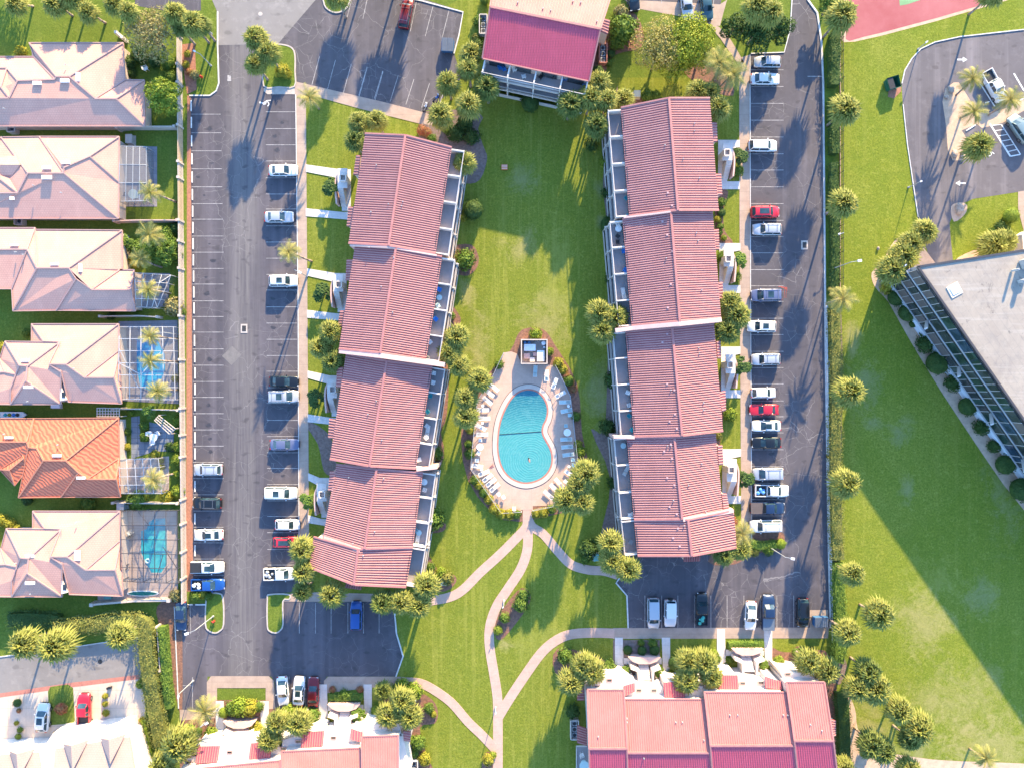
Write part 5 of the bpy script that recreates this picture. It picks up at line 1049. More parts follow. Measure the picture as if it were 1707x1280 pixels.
SH = [
 (556, 315, 15, 'frangi', 'dark leafy shrub in the northernmost entry planter of the western block'), (538, 489, 15, 'frangi', 'dark leafy shrub in the second entry planter of the western block'), (527, 664, 14, 'frangi', 'dark leafy shrub in the third entry planter of the western block'), (516, 832, 14, 'frangib', 'yellow-green shrub in the southernmost entry planter of the western block'),
 (1231, 262, 13, 'frangi', 'leafy shrub in the northernmost entry planter of the eastern block'), (1229, 436, 13, 'frangib', 'leafy shrub in the second entry planter of the eastern block'), (1234, 612, 15, 'frangi', 'bright spiky shrub in the third entry planter of the eastern block'), (1240, 796, 14, 'frangi', 'white-dotted shrub in the southernmost entry planter of the eastern block'),
 (1230, 285, 10, 'bush', 'small shrub south of the northernmost eastern planter shrub'), (1227, 462, 9, 'bushbright', 'bright shrub at the end of the second eastern entry planter'), (1205, 428, 10, 'bush', 'shrub against the porch wall of the second eastern entry'), (1207, 397, 5, 'bushbright', 'small ball shrub just north of the second eastern walkway'),
 (1203, 338, 8, 'bush', 'topmost ball shrub in the bed beside the eastern block'), (1203, 355, 7, 'round', 'dark ball shrub second in the bed beside the eastern block'), (1197, 366, 6, 'bushyellow', 'yellow ball shrub in the bed beside the eastern block'), (1201, 378, 6, 'bush', 'fourth ball shrub down the bed beside the eastern block'), (1200, 388, 5, 'bush', 'fifth ball shrub down the bed beside the eastern block'),
 (1218, 691, 11, 'bushbright', 'bright green bush on the lawn north of the southernmost eastern entry'), (1198, 727, 7, 'hedge', 'small shrub at the roof step of the eastern block'), (1221, 870, 10, 'bushred', 'reddish low shrub beside the southeast roof corner'), (1218, 850, 9, 'bushbright', 'bright shrub below the southernmost eastern walkway'),
 (774, 433, 18, 'bush', 'big round bush inside a kerbed half circle on the west side of the lawn'), (789, 350, 17, 'round', 'dark round bush in the shade west of the great lawn'), (772, 361, 8, 'bushyellow', 'small pale bush next to the dark round bush'), (757, 452, 5, 'bushbright', 'small pale shrub under the big half-circle bush'), (751, 527, 8, 'bush', 'shrub in the bed by the western balconies with blue chairs'),
 (733, 395, 0, 'bush', ''), (784, 716, 8, 'bushyellow', 'yellow shrub under the palms west of the deck'), (727, 755, 12, 'bush', 'shrub in the bed east of the western block lower half'), (729, 762, 7, 'bushred', 'reddish low plant east of the western block'), (722, 865, 19, 'bush', 'large leafy bush at the southeast side of the western block'), (716, 990, 0, 'bush', ''), (735, 955, 10, 'bushbright', 'bright bush in the bed south of the western block corner'), (718, 945, 8, 'bush', 'small leafy bush at the southeast corner of the western block'), (745, 964, 12, 'hedge', 'rounded dry bush north of the pale green utility box'), (708, 950, 8, 'bushdark', 'dark small bush by the last western balcony'),
 (893, 557, 11, 'bushbright', 'bright green bush just north of the pool equipment enclosure'), (832, 607, 8, 'bush', 'bush left of the pool equipment enclosure path'), (916, 586, 7, 'bushbright', 'small bright bush right of the pool equipment enclosure'),
 (931, 605, 9, 'bushyellow', 'yellow croton along the northeast deck edge, first from the north'), (939, 616, 8, 'bushyellow', 'yellow croton along the northeast deck edge, second from the north'), (949, 635, 9, 'bush', 'round olive bush along the northeast deck edge'), (943, 626, 6, 'bushred', 'red-orange plant along the northeast deck edge'), (955, 648, 7, 'bushred', 'reddish plant below the olive bush east of the deck'), (961, 694, 8, 'bush', 'small bush east of the deck beside the two chairs'), (968, 752, 9, 'bushbright', 'bright bush east of the deck south part'), (964, 740, 7, 'bushyellow', 'yellow bush east of the deck south part'), (783, 756, 9, 'bush', 'bush west of the deck beside the round table'), (781, 740, 7, 'bush', 'upper bush west of the deck beside the round table'),
 (791, 800, 8, 'bush', 'shrub on the southwest deck border, first from the north'), (798, 808, 8, 'bushyellow', 'shrub on the southwest deck border, second from the north'), (806, 821, 8, 'bush', 'shrub on the southwest deck border, third from the north'), (815, 832, 8, 'bushyellow', 'shrub on the southwest deck border, fourth from the north'), (824, 848, 9, 'bushyellow', 'shrub at the southwest deck corner'), (836, 856, 9, 'bushyellow', 'yellow shrub south of the deck, leftmost'), (849, 857, 9, 'bushyellow', 'yellow shrub south of the deck, second from left'), (861, 857, 8, 'bush', 'yellow-green shrub just left of the pool gate'), (894, 856, 8, 'bushyellow', 'yellow shrub just right of the pool gate'), (906, 854, 9, 'bushyellow', 'yellow shrub right of the pool gate, second'), (919, 848, 8, 'bush', 'shrub at the southeast deck corner'),
 (873, 992, 11, 'bush', 'upper bush in the bed by the winding footpath'), (868, 1007, 13, 'bush', 'largest bush in the bed by the winding footpath'), (841, 1029, 9, 'bush', 'third bush down the bed by the winding footpath'), (830, 1050, 8, 'bushbright', 'lowest bush in the bed by the winding footpath'), (814, 1266, 10, 'bushyellow', 'bush beside the footpath at the bottom edge'), (822, 1258, 6, 'bushbright', 'small bright bush beside the footpath at the bottom edge'),
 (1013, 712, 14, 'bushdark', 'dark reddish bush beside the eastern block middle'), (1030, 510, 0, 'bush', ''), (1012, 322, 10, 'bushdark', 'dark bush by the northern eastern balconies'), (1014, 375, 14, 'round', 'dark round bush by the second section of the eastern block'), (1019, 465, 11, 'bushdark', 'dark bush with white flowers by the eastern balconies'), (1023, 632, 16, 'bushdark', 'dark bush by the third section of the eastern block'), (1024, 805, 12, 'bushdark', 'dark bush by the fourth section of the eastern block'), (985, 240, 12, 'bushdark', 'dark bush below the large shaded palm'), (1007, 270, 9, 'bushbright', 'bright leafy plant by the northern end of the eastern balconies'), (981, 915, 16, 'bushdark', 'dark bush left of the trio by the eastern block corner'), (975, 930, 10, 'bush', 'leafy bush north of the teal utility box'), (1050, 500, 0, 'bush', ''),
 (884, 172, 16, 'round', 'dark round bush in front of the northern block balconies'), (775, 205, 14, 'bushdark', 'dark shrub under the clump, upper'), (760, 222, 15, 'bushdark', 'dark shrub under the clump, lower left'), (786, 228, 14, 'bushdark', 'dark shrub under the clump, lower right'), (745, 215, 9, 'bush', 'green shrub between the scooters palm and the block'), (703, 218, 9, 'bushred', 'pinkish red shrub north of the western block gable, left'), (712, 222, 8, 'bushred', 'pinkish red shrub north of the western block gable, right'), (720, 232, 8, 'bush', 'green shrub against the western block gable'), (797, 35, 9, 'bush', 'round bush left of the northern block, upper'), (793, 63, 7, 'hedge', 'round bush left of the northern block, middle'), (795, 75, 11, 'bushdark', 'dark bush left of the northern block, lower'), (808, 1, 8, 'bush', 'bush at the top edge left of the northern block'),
 (997, 120, 10, 'round', 'clipped round bush beside the right air conditioners'), (1019, 90, 7, 'round', 'small ball bush right of the air conditioner pen, upper'), (1016, 105, 7, 'bush', 'small ball bush right of the air conditioner pen, lower'), (1080, 161, 11, 'bush', 'leafy shrub next to the beige utility box'), (1093, 160, 9, 'bush', 'shrub east of the beige utility box shrub'), (470, 118, 12, 'bushyellow', 'flowering yellow shrub on the kerbed island'), (478, 124, 8, 'bushyellow', 'small yellow shrub at the island bed edge'),
 (35, 87, 10, 'bushyellow', 'yellow shrub at the northwest corner of the first house'), (213, 105, 13, 'bushdark', 'dark shrub east of the first house, upper'), (232, 90, 15, 'bushdark', 'dark shrub east of the first house behind the gate'), (255, 100, 14, 'bushdark', 'dark shrub in the first house garden'), (280, 105, 13, 'bush', 'leafy shrub beside the white fence in the first garden'), (285, 128, 11, 'bush', 'lower leafy shrub beside the white fence in the first garden'), (218, 122, 9, 'bushdark', 'dark low shrub by the first house wall'), (312, 90, 6, 'bushyellow', 'yellow shrub in the red bark bed, upper'), (310, 108, 6, 'bushyellow', 'yellow shrub in the red bark bed, lower'), (315, 120, 6, 'bushred', 'reddish shrub in the red bark bed'), (324, 125, 8, 'olive', 'dry grass clump near the fire hydrant by the verge'),
 (1040, 50, 24, 'bush', 'big round grey-green bush east of the northern block'), (1035, 20, 12, 'olive', 'dry bush above the big grey-green bush'), (1027, 35, 10, 'bush', 'green bush left of the big grey-green bush'), (1028, 70, 13, 'bush', 'lower green bush in the bed east of the northern block'), (1150, 140, 0, 'bush', ''),
 (1685, 360, 13, 'topiary', 'clipped round yellow-green ball bush beside the entrance walk'), (1667, 380, 11, 'bushdark', 'dark shrub below the clipped ball bush'), (1678, 390, 9, 'bushbright', 'green shrub below the clipped ball bush'), (1656, 388, 9, 'bush', 'shrub left of the dark shrub near the canopy'),
 (1480, 478, 13, 'bushyellow', 'yellow-green bush under the corner palms'), (1494, 496, 15, 'round', 'first dark round bush below the glazed facade'), (1513, 521, 16, 'round', 'second dark round bush below the glazed facade'), (1522, 540, 7, 'round', 'tiny dark bush between larger ones below the facade'), (1543, 573, 16, 'bushdark', 'third large dark round bush below the glazed facade'), (1563, 605, 20, 'round', 'largest dark round bush below the glazed facade'), (1590, 638, 15, 'bushdark', 'dark round bush level with the picket of the blue glass'), (1613, 677, 16, 'round', 'dark bush near the brown gap, sixth below the facade'), (1637, 712, 14, 'bushdark', 'leafy dark bush, seventh below the facade'), (1658, 743, 12, 'bushdark', 'eighth dark bush below the facade'), (1676, 774, 17, 'round', 'ninth dark bush below the facade'), (1703, 815, 20, 'round', 'dark bush cut by the right photo edge'),
 (1443, 1255, 9, 'bushbright', 'small bright bush between hedge and palms at bottom right'), (1298, 1103, 10, 'bushbright', 'bright shrub east of the eastern south stair'), (1327, 1087, 7, 'bush', 'round bush at the grass edge above the southeastern block'), (1337, 1083, 7, 'bushdark', 'second round bush at the grass edge above the southeastern block'), (1352, 1084, 7, 'bushdark', 'dark bush right of the round pair above the southeastern block'),
 (1268, 1105, 10, 'frangib', 'spiky yellow-green plant in the right planter of the eastern south entry'), (1216, 1100, 6, 'bush', 'green bush in the left planter of the eastern south entry'), (1046, 1083, 8, 'round', 'clipped round bush, left of three, western south entry'), (1070, 1084, 8, 'round', 'clipped round bush, middle of three, western south entry'), (1091, 1083, 9, 'round', 'clipped round bush, right of three, western south entry'), (1069, 1071, 6, 'bush', 'small leafy plant behind the middle clipped bush'), (1088, 1072, 8, 'bush', 'small leafy plant behind the right clipped bush'), (1044, 1117, 9, 'frangib', 'plant in the left planter of the western south entry'), (1096, 1117, 9, 'frangib', 'plant in the right planter of the western south entry'),
 (943, 1093, 14, 'bush', 'rounded bush on the north side of the palms by the southeastern block'), (1015, 1115, 14, 'bush', 'dry green bush at the northwest corner of the southeastern block'), (1125, 1105, 12, 'round', 'clipped hedge ball by the path at the southeastern block'), (1190, 1090, 8, 'bushbright', 'bright clipped bush right of the path between entries'), (1196, 1098, 7, 'bush', 'clipped bush below the bright one between entries'), (955, 1185, 12, 'bushdark', 'dark round bush at the west wall of the southeastern block'), (1160, 1085, 9, 'bush', 'leafy bush north of the palms between entries'), (1120, 1122, 8, 'bushbright', 'bright low bush at the wall between entries'),
 (373, 1187, 9, 'topiary', 'clipped yellow-green ball at the left of the western entry'), (400, 1178, 16, 'bushbright', 'wide bright bush in the walled planter bed'), (416, 1180, 14, 'bushyellow', 'yellow bush in the walled planter bed'), (386, 1181, 12, 'bush', 'green bush in the walled planter bed'), (431, 1177, 9, 'bush', 'small green bush at the right of the walled planter bed'), (316, 1216, 10, 'topiary', 'clipped ball bush near the air conditioner, left'), (331, 1218, 6, 'bush', 'smaller clipped ball near the air conditioner, right'), (352, 1222, 11, 'bushbright', 'leafy bright bush below the wide-fronded palm'), (383, 1217, 8, 'bush', 'bush in the left planter of the western entry stair'), (428, 1216, 12, 'bushyellow', 'yellow bush in the right planter of the western entry stair'),
 (481, 1187, 13, 'bushbright', 'bright shrub directly south of the white sedan'), (493, 1183, 9, 'bushyellow', 'yellow shrub south of the middle parked car'), (521, 1193, 13, 'bush', 'grey-green shrub south of the maroon car'), (510, 1186, 9, 'bush', 'small shrub between middle and maroon cars'), (553, 1197, 8, 'bushyellow', 'yellow bush in the left planter of the eastern entry stair'), (598, 1190, 12, 'frangib', 'spiky plant in the right planter of the eastern entry stair'), (628, 1184, 10, 'topiary', 'clipped ball right of the eastern entry stair'), (554, 1149, 6, 'bushred', 'reddish plant at the left of the clipped box hedge'), (600, 1149, 6, 'bushred', 'reddish plant at the right of the clipped box hedge'), (573, 1156, 8, 'bush', 'green tuft in front of the clipped box hedge'),
 (690, 1152, 15, 'bushbright', 'bright green leafy bush beside the lamp by the curving walk'), (670, 1142, 12, 'bushbright', 'green low bush at the start of the curving walk'), (658, 1150, 10, 'bush', 'low green bush left of the curving walk lamp'), (715, 1180, 9, 'bush', 'olive bush at the bed edge near the curving walk'), (722, 1190, 6, 'bushyellow', 'yellow small bush at the bed edge near the curving walk'), (697, 1238, 13, 'bush', 'grey-green bush east of the small red awning'), (690, 1256, 8, 'bush', 'bush above the air conditioner beside the southwestern block'), (708, 1265, 11, 'bushyellow', 'yellow bush at the bottom edge beside the southwestern block'), (686, 1232, 7, 'bushbright', 'bright leaf bush beside the small red awning'),
 (337, 990, 8, 'bushyellow', 'yellow shrub at the top of the small kerbed island'), (326, 993, 9, 'bush', 'shrub between the fence end and the small kerbed island'), (347, 993, 7, 'bush', 'olive shrub at the east tip by the blue pickup'), (292, 993, 11, 'olive', 'dry shrub at the foot of the white fence'),
 (29, 1171, 7, 'round', 'clipped shrub on the first driveway strip, top'), (33, 1216, 5, 'bush', 'clipped shrub on the first driveway strip, second from bottom'), (30, 1227, 5, 'bushbright', 'clipped shrub on the first driveway strip, bottom'), (31, 1184, 4, 'bushred', 'orange tuft on the first driveway strip'), (27, 1205, 4, 'bushyellow', 'yellow tuft on the first driveway strip'), (101, 1181, 10, 'bushred', 'orange-leaved shrub on the driveway grass patch'), (175, 1160, 5, 'bushyellow', 'orange shrub on the second driveway strip, top'), (175, 1173, 5, 'bushyellow', 'orange shrub on the second driveway strip, middle'), (176, 1188, 6, 'bushyellow', 'orange shrub on the second driveway strip, lower'), (180, 1208, 6, 'bushbright', 'green shrub on the second driveway strip, bottom'), (94, 1224, 6, 'bushyellow', 'small yellow clipped shrub left of the townhouse door'), (100, 1235, 6, 'bushbright', 'small green clipped shrub left of the townhouse door'), (117, 1222, 7, 'bushyellow', 'small yellow clipped shrub right of the townhouse door'), (237, 1200, 6, 'bushyellow', 'yellow shrub at the top of the narrow clipped hedge'), (234, 1140, 8, 'bushbright', 'bright leafy shrub at the street end of the thick hedge'),
 (214, 404, 12, 'frangib', 'bright leafy plant at the east wall of the third house'), (228, 415, 14, 'bush', 'lush shrub in the third house garden, left'), (262, 418, 16, 'bush', 'lush shrub in the third house garden, centre'), (284, 408, 15, 'bush', 'lush shrub in the third house garden, right'), (275, 390, 14, 'bush', 'lush shrub in the third house garden, top'), (292, 425, 12, 'bush', 'lush shrub against the fence in the third garden'), (225, 435, 11, 'bushyellow', 'yellowish shrub in the third house garden'), (293, 380, 10, 'bushdark', 'dark shrub against the fence in the third garden'), (289, 512, 16, 'olive', 'grey-olive bush southeast of the small white-framed cage'), (300, 520, 9, 'bush', 'small bush between grey-olive bush and fence'), (185, 527, 7, 'bushdark', 'dark shrubs in the gap south of the third house'),
 (217, 688, 6, 'bushbright', 'small bright shrub north end of the slate patio'), (250, 685, 11, 'frangib', 'small fan palm-like plant north of the slate patio'), (240, 710, 8, 'bush', 'tall plant in the slate patio bed, upper'), (241, 728, 8, 'bush', 'tall plant in the slate patio bed, lower'), (212, 720, 6, 'bush', 'strip shrub along the orange-roofed house wall, upper'), (212, 745, 6, 'bushyellow', 'strip shrub along the orange-roofed house wall, lower'), (296, 700, 8, 'bushbright', 'bright vine on the fence beside the pergola'), (297, 715, 6, 'bush', 'vine patch on the fence by the pergola'), (297, 745, 9, 'bushbright', 'bright vine on the fence by the white table, upper'), (296, 765, 10, 'bushbright', 'bright vine on the fence by the white table, lower'), (296, 790, 8, 'bushbright', 'bright vine on the fence near the cage'), (297, 818, 11, 'bushbright', 'bright leafy bush at the southeast corner of the orange-roofed garden'), (277, 828, 10, 'bushyellow', 'yellowish bush south of the orange-roofed house cage'), (228, 833, 16, 'bush', 'leafy bush over the garden wall south of the orange-roofed house'), (283, 745, 9, 'bushdark', 'dark spiky plant right of the slate patio'), (146, 840, 12, 'bush', 'bush in the gap south of the orange-roofed house'), (45, 833, 9, 'bushdark', 'dark bush at the southwest corner of the orange roof'), (15, 872, 10, 'bushyellow', 'yellow hedge shrub left of the last mauve house, right'), (2, 866, 10, 'bushyellow', 'yellow hedge shrub left of the last mauve house, left'), (28, 882, 8, 'bushyellow', 'yellow hedge shrub left of the last mauve house, lower'), (4, 578, 8, 'bushyellow', 'yellow-green bush at the left edge above the fourth house'), (44, 555, 7, 'bush', 'brown-green bush next to the fourth house north wing'),
 (256, 810, 6, 'bushyellow', 'potted yellow plant inside the patio cage'), (268, 767, 5, 'bushyellow', 'potted orange plant on the patio cage edge, upper'), (269, 778, 5, 'bushyellow', 'potted orange plant on the patio cage edge, lower'), (258, 757, 7, 'bushyellow', 'yellow plant south of the slate patio'), (292, 631, 7, 'hedge', 'small palm-like shrub behind the blue pool cage'),
 (1595, 350, 0, 'bush', ''),
]
for (x, y, r, k, l) in SH:
    if r: shrub(x, y, r, k, l, h={'round': .9, 'topiary': 1.0}.get(k, 1.0))
# hedges
def hedge(pts, wd, h, m, label, dens=26, leaf=.26, sm=3, name='hedge', clipped=False):
    P = [Vector((q.x, q.y)) for q in PX(smooth(pts, sm) if sm else [Vector(a) for a in pts])]
    root = empty(name, (P[0].x, P[0].y, 0), label, 'hedge'); mb = MB(); rr = random.Random(len(label))
    strip(mb, P, wd * .7, 0.05, h * .72)
    for a, b in zip(P[:-1], P[1:]):
        L = (b - a).length; t = (b - a).normalized(); n = Vector((-t.y, t.x)); N = int(L * (wd + 1.2 * h) * dens)
        for i in range(N):
            s = rr.uniform(0, L); u = rr.uniform(-1, 1); 
            base = a + t * s; nz = noise.noise(Vector((base.x * .45, base.y * .45, u * .8))) * .35 + 1
            if clipped: nz = 1 + (nz - 1) * .15
            ww = wd / 2 * nz; hh = h * nz * (1 - .35 * abs(u) ** 3)
            if rr.random() < .35: u = math.copysign(1, u); hh *= rr.uniform(.2, .95)
            else: hh *= rr.uniform(.86, 1.05)
            p_ = base + n * u * ww; c = Vector((p_.x, p_.y, hh))
            nn = Vector((n.x * u + rr.uniform(-.8, .8), n.y * u + rr.uniform(-.8, .8), 1 + rr.uniform(-.6, .6))).normalized(); uu = nn.orthogonal().normalized(); vv = nn.cross(uu); an = rr.uniform(0, 6.28)
            x_ = uu * math.cos(an) + vv * math.sin(an); y_ = nn.cross(x_); q = leaf * rr.uniform(.6, 1.3)
            mb.add([c - x_ * q * .5, c + y_ * q * .28, c + x_ * q * .5, c - y_ * q * .28], [(0, 1, 2, 3)])
    mb.build('foliage', M[m], root); return root
hedge([(1387, 62), (1386, 100), (1385, 148)], 2.0, 2.3, 'bushdark', 'dark hedge at the north end of the black picket fence')
hedge([(1385, 170), (1387, 230), (1386, 260)], 1.8, 2.0, 'bushdark', 'dark hedge beside the picket fence near the second fence palm')
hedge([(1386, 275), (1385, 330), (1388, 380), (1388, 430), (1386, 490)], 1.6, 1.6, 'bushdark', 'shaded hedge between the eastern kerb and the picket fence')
hedge([(1388, 505), (1388, 560), (1390, 600), (1390, 660), (1388, 740), (1388, 800)], 2.3, 1.7, 'hedge', 'sunlit yellow-green hedge along the eastern kerb, upper stretch')
hedge([(1388, 806), (1390, 860), (1390, 890), (1394, 930)], 2.4, 1.7, 'hedge', 'sunlit yellow-green hedge along the eastern kerb, lower stretch')
hedge([(1394, 935), (1394, 980), (1396, 1030), (1393, 1100)], 2.2, 1.8, 'bush', 'bright leafy hedge east of the bottom parking bays')
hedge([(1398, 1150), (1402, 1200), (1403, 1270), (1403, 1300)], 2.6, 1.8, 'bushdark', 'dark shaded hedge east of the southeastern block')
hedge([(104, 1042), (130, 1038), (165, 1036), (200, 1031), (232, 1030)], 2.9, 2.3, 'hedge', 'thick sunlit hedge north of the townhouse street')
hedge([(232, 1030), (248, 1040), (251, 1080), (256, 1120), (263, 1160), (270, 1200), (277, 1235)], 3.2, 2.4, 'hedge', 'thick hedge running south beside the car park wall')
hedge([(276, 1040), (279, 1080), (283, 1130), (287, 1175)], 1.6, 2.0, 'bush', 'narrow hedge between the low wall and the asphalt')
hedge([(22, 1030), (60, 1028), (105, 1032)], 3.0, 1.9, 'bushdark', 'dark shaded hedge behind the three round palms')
hedge([(243, 1196), (250, 1230), (256, 1268)], .9, 1.2, 'bushbright', 'narrow clipped hedge beside the townhouse east wall', clipped=True)
hedge([(1212, 1073), (1240, 1073), (1270, 1073)], 1.5, 1.3, 'bush', 'clipped long hedge in front of the eastern south stair', clipped=True, sm=0)
hedge([(551, 1159), (577, 1159), (606, 1159)], 1.5, 1.0, 'bush', 'clipped box hedge in front of the eastern entry podium', clipped=True, sm=0)
hedge([(1248, 905), (1270, 908), (1290, 905)], 1.6, 1.3, 'bush', 'hedge on the island south of the last white SUV', clipped=True)
shrub(1301, 906, 9, 'topiary', 'round yellow ball bush at the tip of the hedge island'); shrub(1258, 920, 8, 'hedge', 'round bush at the lower left of the hedge island'); shrub(1281, 917, 9, 'bush', 'round bush at the lower right of the hedge island')
# broadleaf trees
def tree(x, y, h, R, m, label, seed, n=9, leaves=520, leaf=.34, flat=.7, tr=.22):
    c = W(x, y, h * .7); root = empty('broadleaf_tree', (c.x, c.y, 0), label, 'tree'); rr = random.Random(seed)
    mb = MB(); mb.tube((c.x, c.y, 0), (c.x, c.y, h * .4), tr, tr * .8, 8); cr = MB()
    for i in range(n):
        a = i * 2.4 + seed; rd = R * math.sqrt((i + .3) / n) * .78; z = h * (.82 - .28 * (rd / R) ** 2) + rr.uniform(-.3, .3)
        p_ = (c.x + rd * math.cos(a), c.y + rd * math.sin(a), z)
        mb.tube((c.x, c.y, h * rr.uniform(.25, .4)), p_, tr * .5, tr * .15, 6)
        q = R * rr.uniform(.34, .48); leaf_blob(cr, p_, (q, q, q * flat), leaves, leaf, seed * 10 + i, zmin=-.6, core=False)
    for i in range(14):
        a = rr.uniform(0, 6.28); rd = R * rr.uniform(.5, .98); mb.tube((c.x + rd * .3 * math.cos(a), c.y + rd * .3 * math.sin(a), h * .5), (c.x + rd * math.cos(a), c.y + rd * math.sin(a), h * rr.uniform(.6, .85)), tr * .2, .02, 4)
    mb.build('trunk', M['bark'], root); cr.build('crown', M[m], root); return root
tree(1150, 68, 6.0, 4.2, 'treegold', 'bright green tree crown in the middle of the airy tree group', 3, 16, 520, .30)
tree(1100, 76, 5.5, 4.3, 'olivegold', 'thin olive tree on the left of the airy tree group', 4, 15, 560, .28)
tree(1168, 98, 4.5, 2.9, 'olivegold', 'small brownish tree at the lower right of the airy tree group', 8, 7, 200, .26)
tree(1125, 112, 4.5, 3.1, 'treegold', 'darker green tree at the bottom of the airy tree group', 5, 8, 260, .3)
tree(1262, 52, 6.5, 3.1, 'bushdark', 'dark broadleaf tree beneath the big pale palms', 6, 12, 420, .34)
tree(1298, 45, 6.0, 2.6, 'bushdark', 'dark tree at the edge of the drive by the big pale palms', 7, 8, 400, .32)
tree(1225, 45, 5.5, 2.4, 'bushdark', 'dark tree west of the big pale palms', 12, 8, 300, .32)
tree(1385, 8, 4.5, 2.0, 'bush', 'green tree left of the red court corner', 13, 7, 400, .3)
tree(8, -95, 6.5, 3.6, 'bush', 'broadleaf tree beyond the top left corner shading the grass', 21, 9, 240, .34)
tree(252, 58, 6.5, 4.4, 'olive', 'large olive-brown tree north of the first garden', 14, 14, 380, .30)
tree(272, 158, 5.5, 2.9, 'bushbright', 'bright green tree overhanging the white fence by the first house', 15, 10, 420, .34)
tree(268, 420, 3.6, 2.6, 'bush', 'leafy tree in the third house garden', 16, 8, 300, .34)
# ------------------------------------------------------------------ cars
def paintm(name, c, metal=0.3, rough=0.35):
    m = bpy.data.materials.new(name); m.use_nodes = True; b = m.node_tree.nodes['Principled BSDF']
    b.inputs['Base Color'].default_value = (*c, 1); b.inputs['Metallic'].default_value = metal; b.inputs['Roughness'].default_value = rough
    b.inputs['Coat Weight'].default_value = 0.6; b.inputs['Coat Roughness'].default_value = 0.08; return m
PC = {'white': paintm('car_white', (.62, .62, .63), 0), 'silver': paintm('car_silver', (.42, .44, .48)), 'black': paintm('car_black', (.008, .01, .014)), 'grey': paintm('car_grey', (.13, .16, .20)), 'red': paintm('car_red', (.50, .012, .03), .1),
      'maroon': paintm('car_maroon', (.16, .008, .015), .2), 'blue': paintm('car_blue', (.01, .07, .28), .2), 'navy': paintm('car_navy', (.012, .03, .08), .2), 'teal': paintm('car_teal', (.02, .07, .09), .3), 'greygreen': paintm('car_greygreen', (.20, .27, .28), .3), 'lightblue': paintm('car_pale_blue', (.30, .38, .46), .3), 'slate': paintm('car_slate', (.12, .14, .24), .3)}
M['carglass'] = glassmat('car_glass', (.012, .03, .04), .05); M['tyre'] = mat('tyre_rubber', (.015, .015, .016), None, 5, .8); M['rim'] = mat('wheel_rim', (.3, .3, .31), None, 5, .35, .7)
M['lamp_clear'] = mat('headlight_lens', (.6, .62, .65), None, 5, .15); M['lamp_red'] = mat('tail_light_lens', (.4, .02, .02), None, 5, .2); M['trimblack'] = mat('black_trim', (.015, .015, .018), None, 5, .5)
M['tonneau'] = mat('brown_tonneau', (.10, .08, .08), (.08, .065, .065), 3, .8); M['beddark'] = mat('bed_liner', (.02, .022, .028), None, 3, .7); M['bluetarp'] = mat('blue_tarp', (.03, .18, .55), (.15, .4, .8), 2.5, .6)
def loft(mb, st, mi=0, cap=True):
    """st: list of (x, halfwidth, zbottom, zshoulder, ztop, crown)"""
    n = 11; vs = []
    for (x, w_, zb, zs, zt, cr) in st:
        prof = [(-w_ * .92, zb), (-w_, zb + .18), (-w_, (zb + zs) / 2 + .05), (-w_ * .985, zs), (-w_ * .80, zt), (0, zt + cr), (w_ * .80, zt), (w_ * .985, zs), (w_, (zb + zs) / 2 + .05), (w_, zb + .18), (w_ * .92, zb)]
        vs += [(x, y, z) for y, z in prof]
    fs = []
    for i in range(len(st) - 1):
        for j in range(n - 1): a = i * n + j; fs.append((a, a + 1, a + n + 1, a + n))
    if cap: fs.append(tuple(range(n))[::-1]); fs.append(tuple(range((len(st) - 1) * n, len(st) * n)))
    fs.append((0,) + tuple(i * n for i in range(1, len(st))) + tuple((i * n + n - 1) for i in range(len(st) - 1, -1, -1)))
    mb.add(vs, [tuple(reversed(f)) for f in fs], mi)
carcache = {}
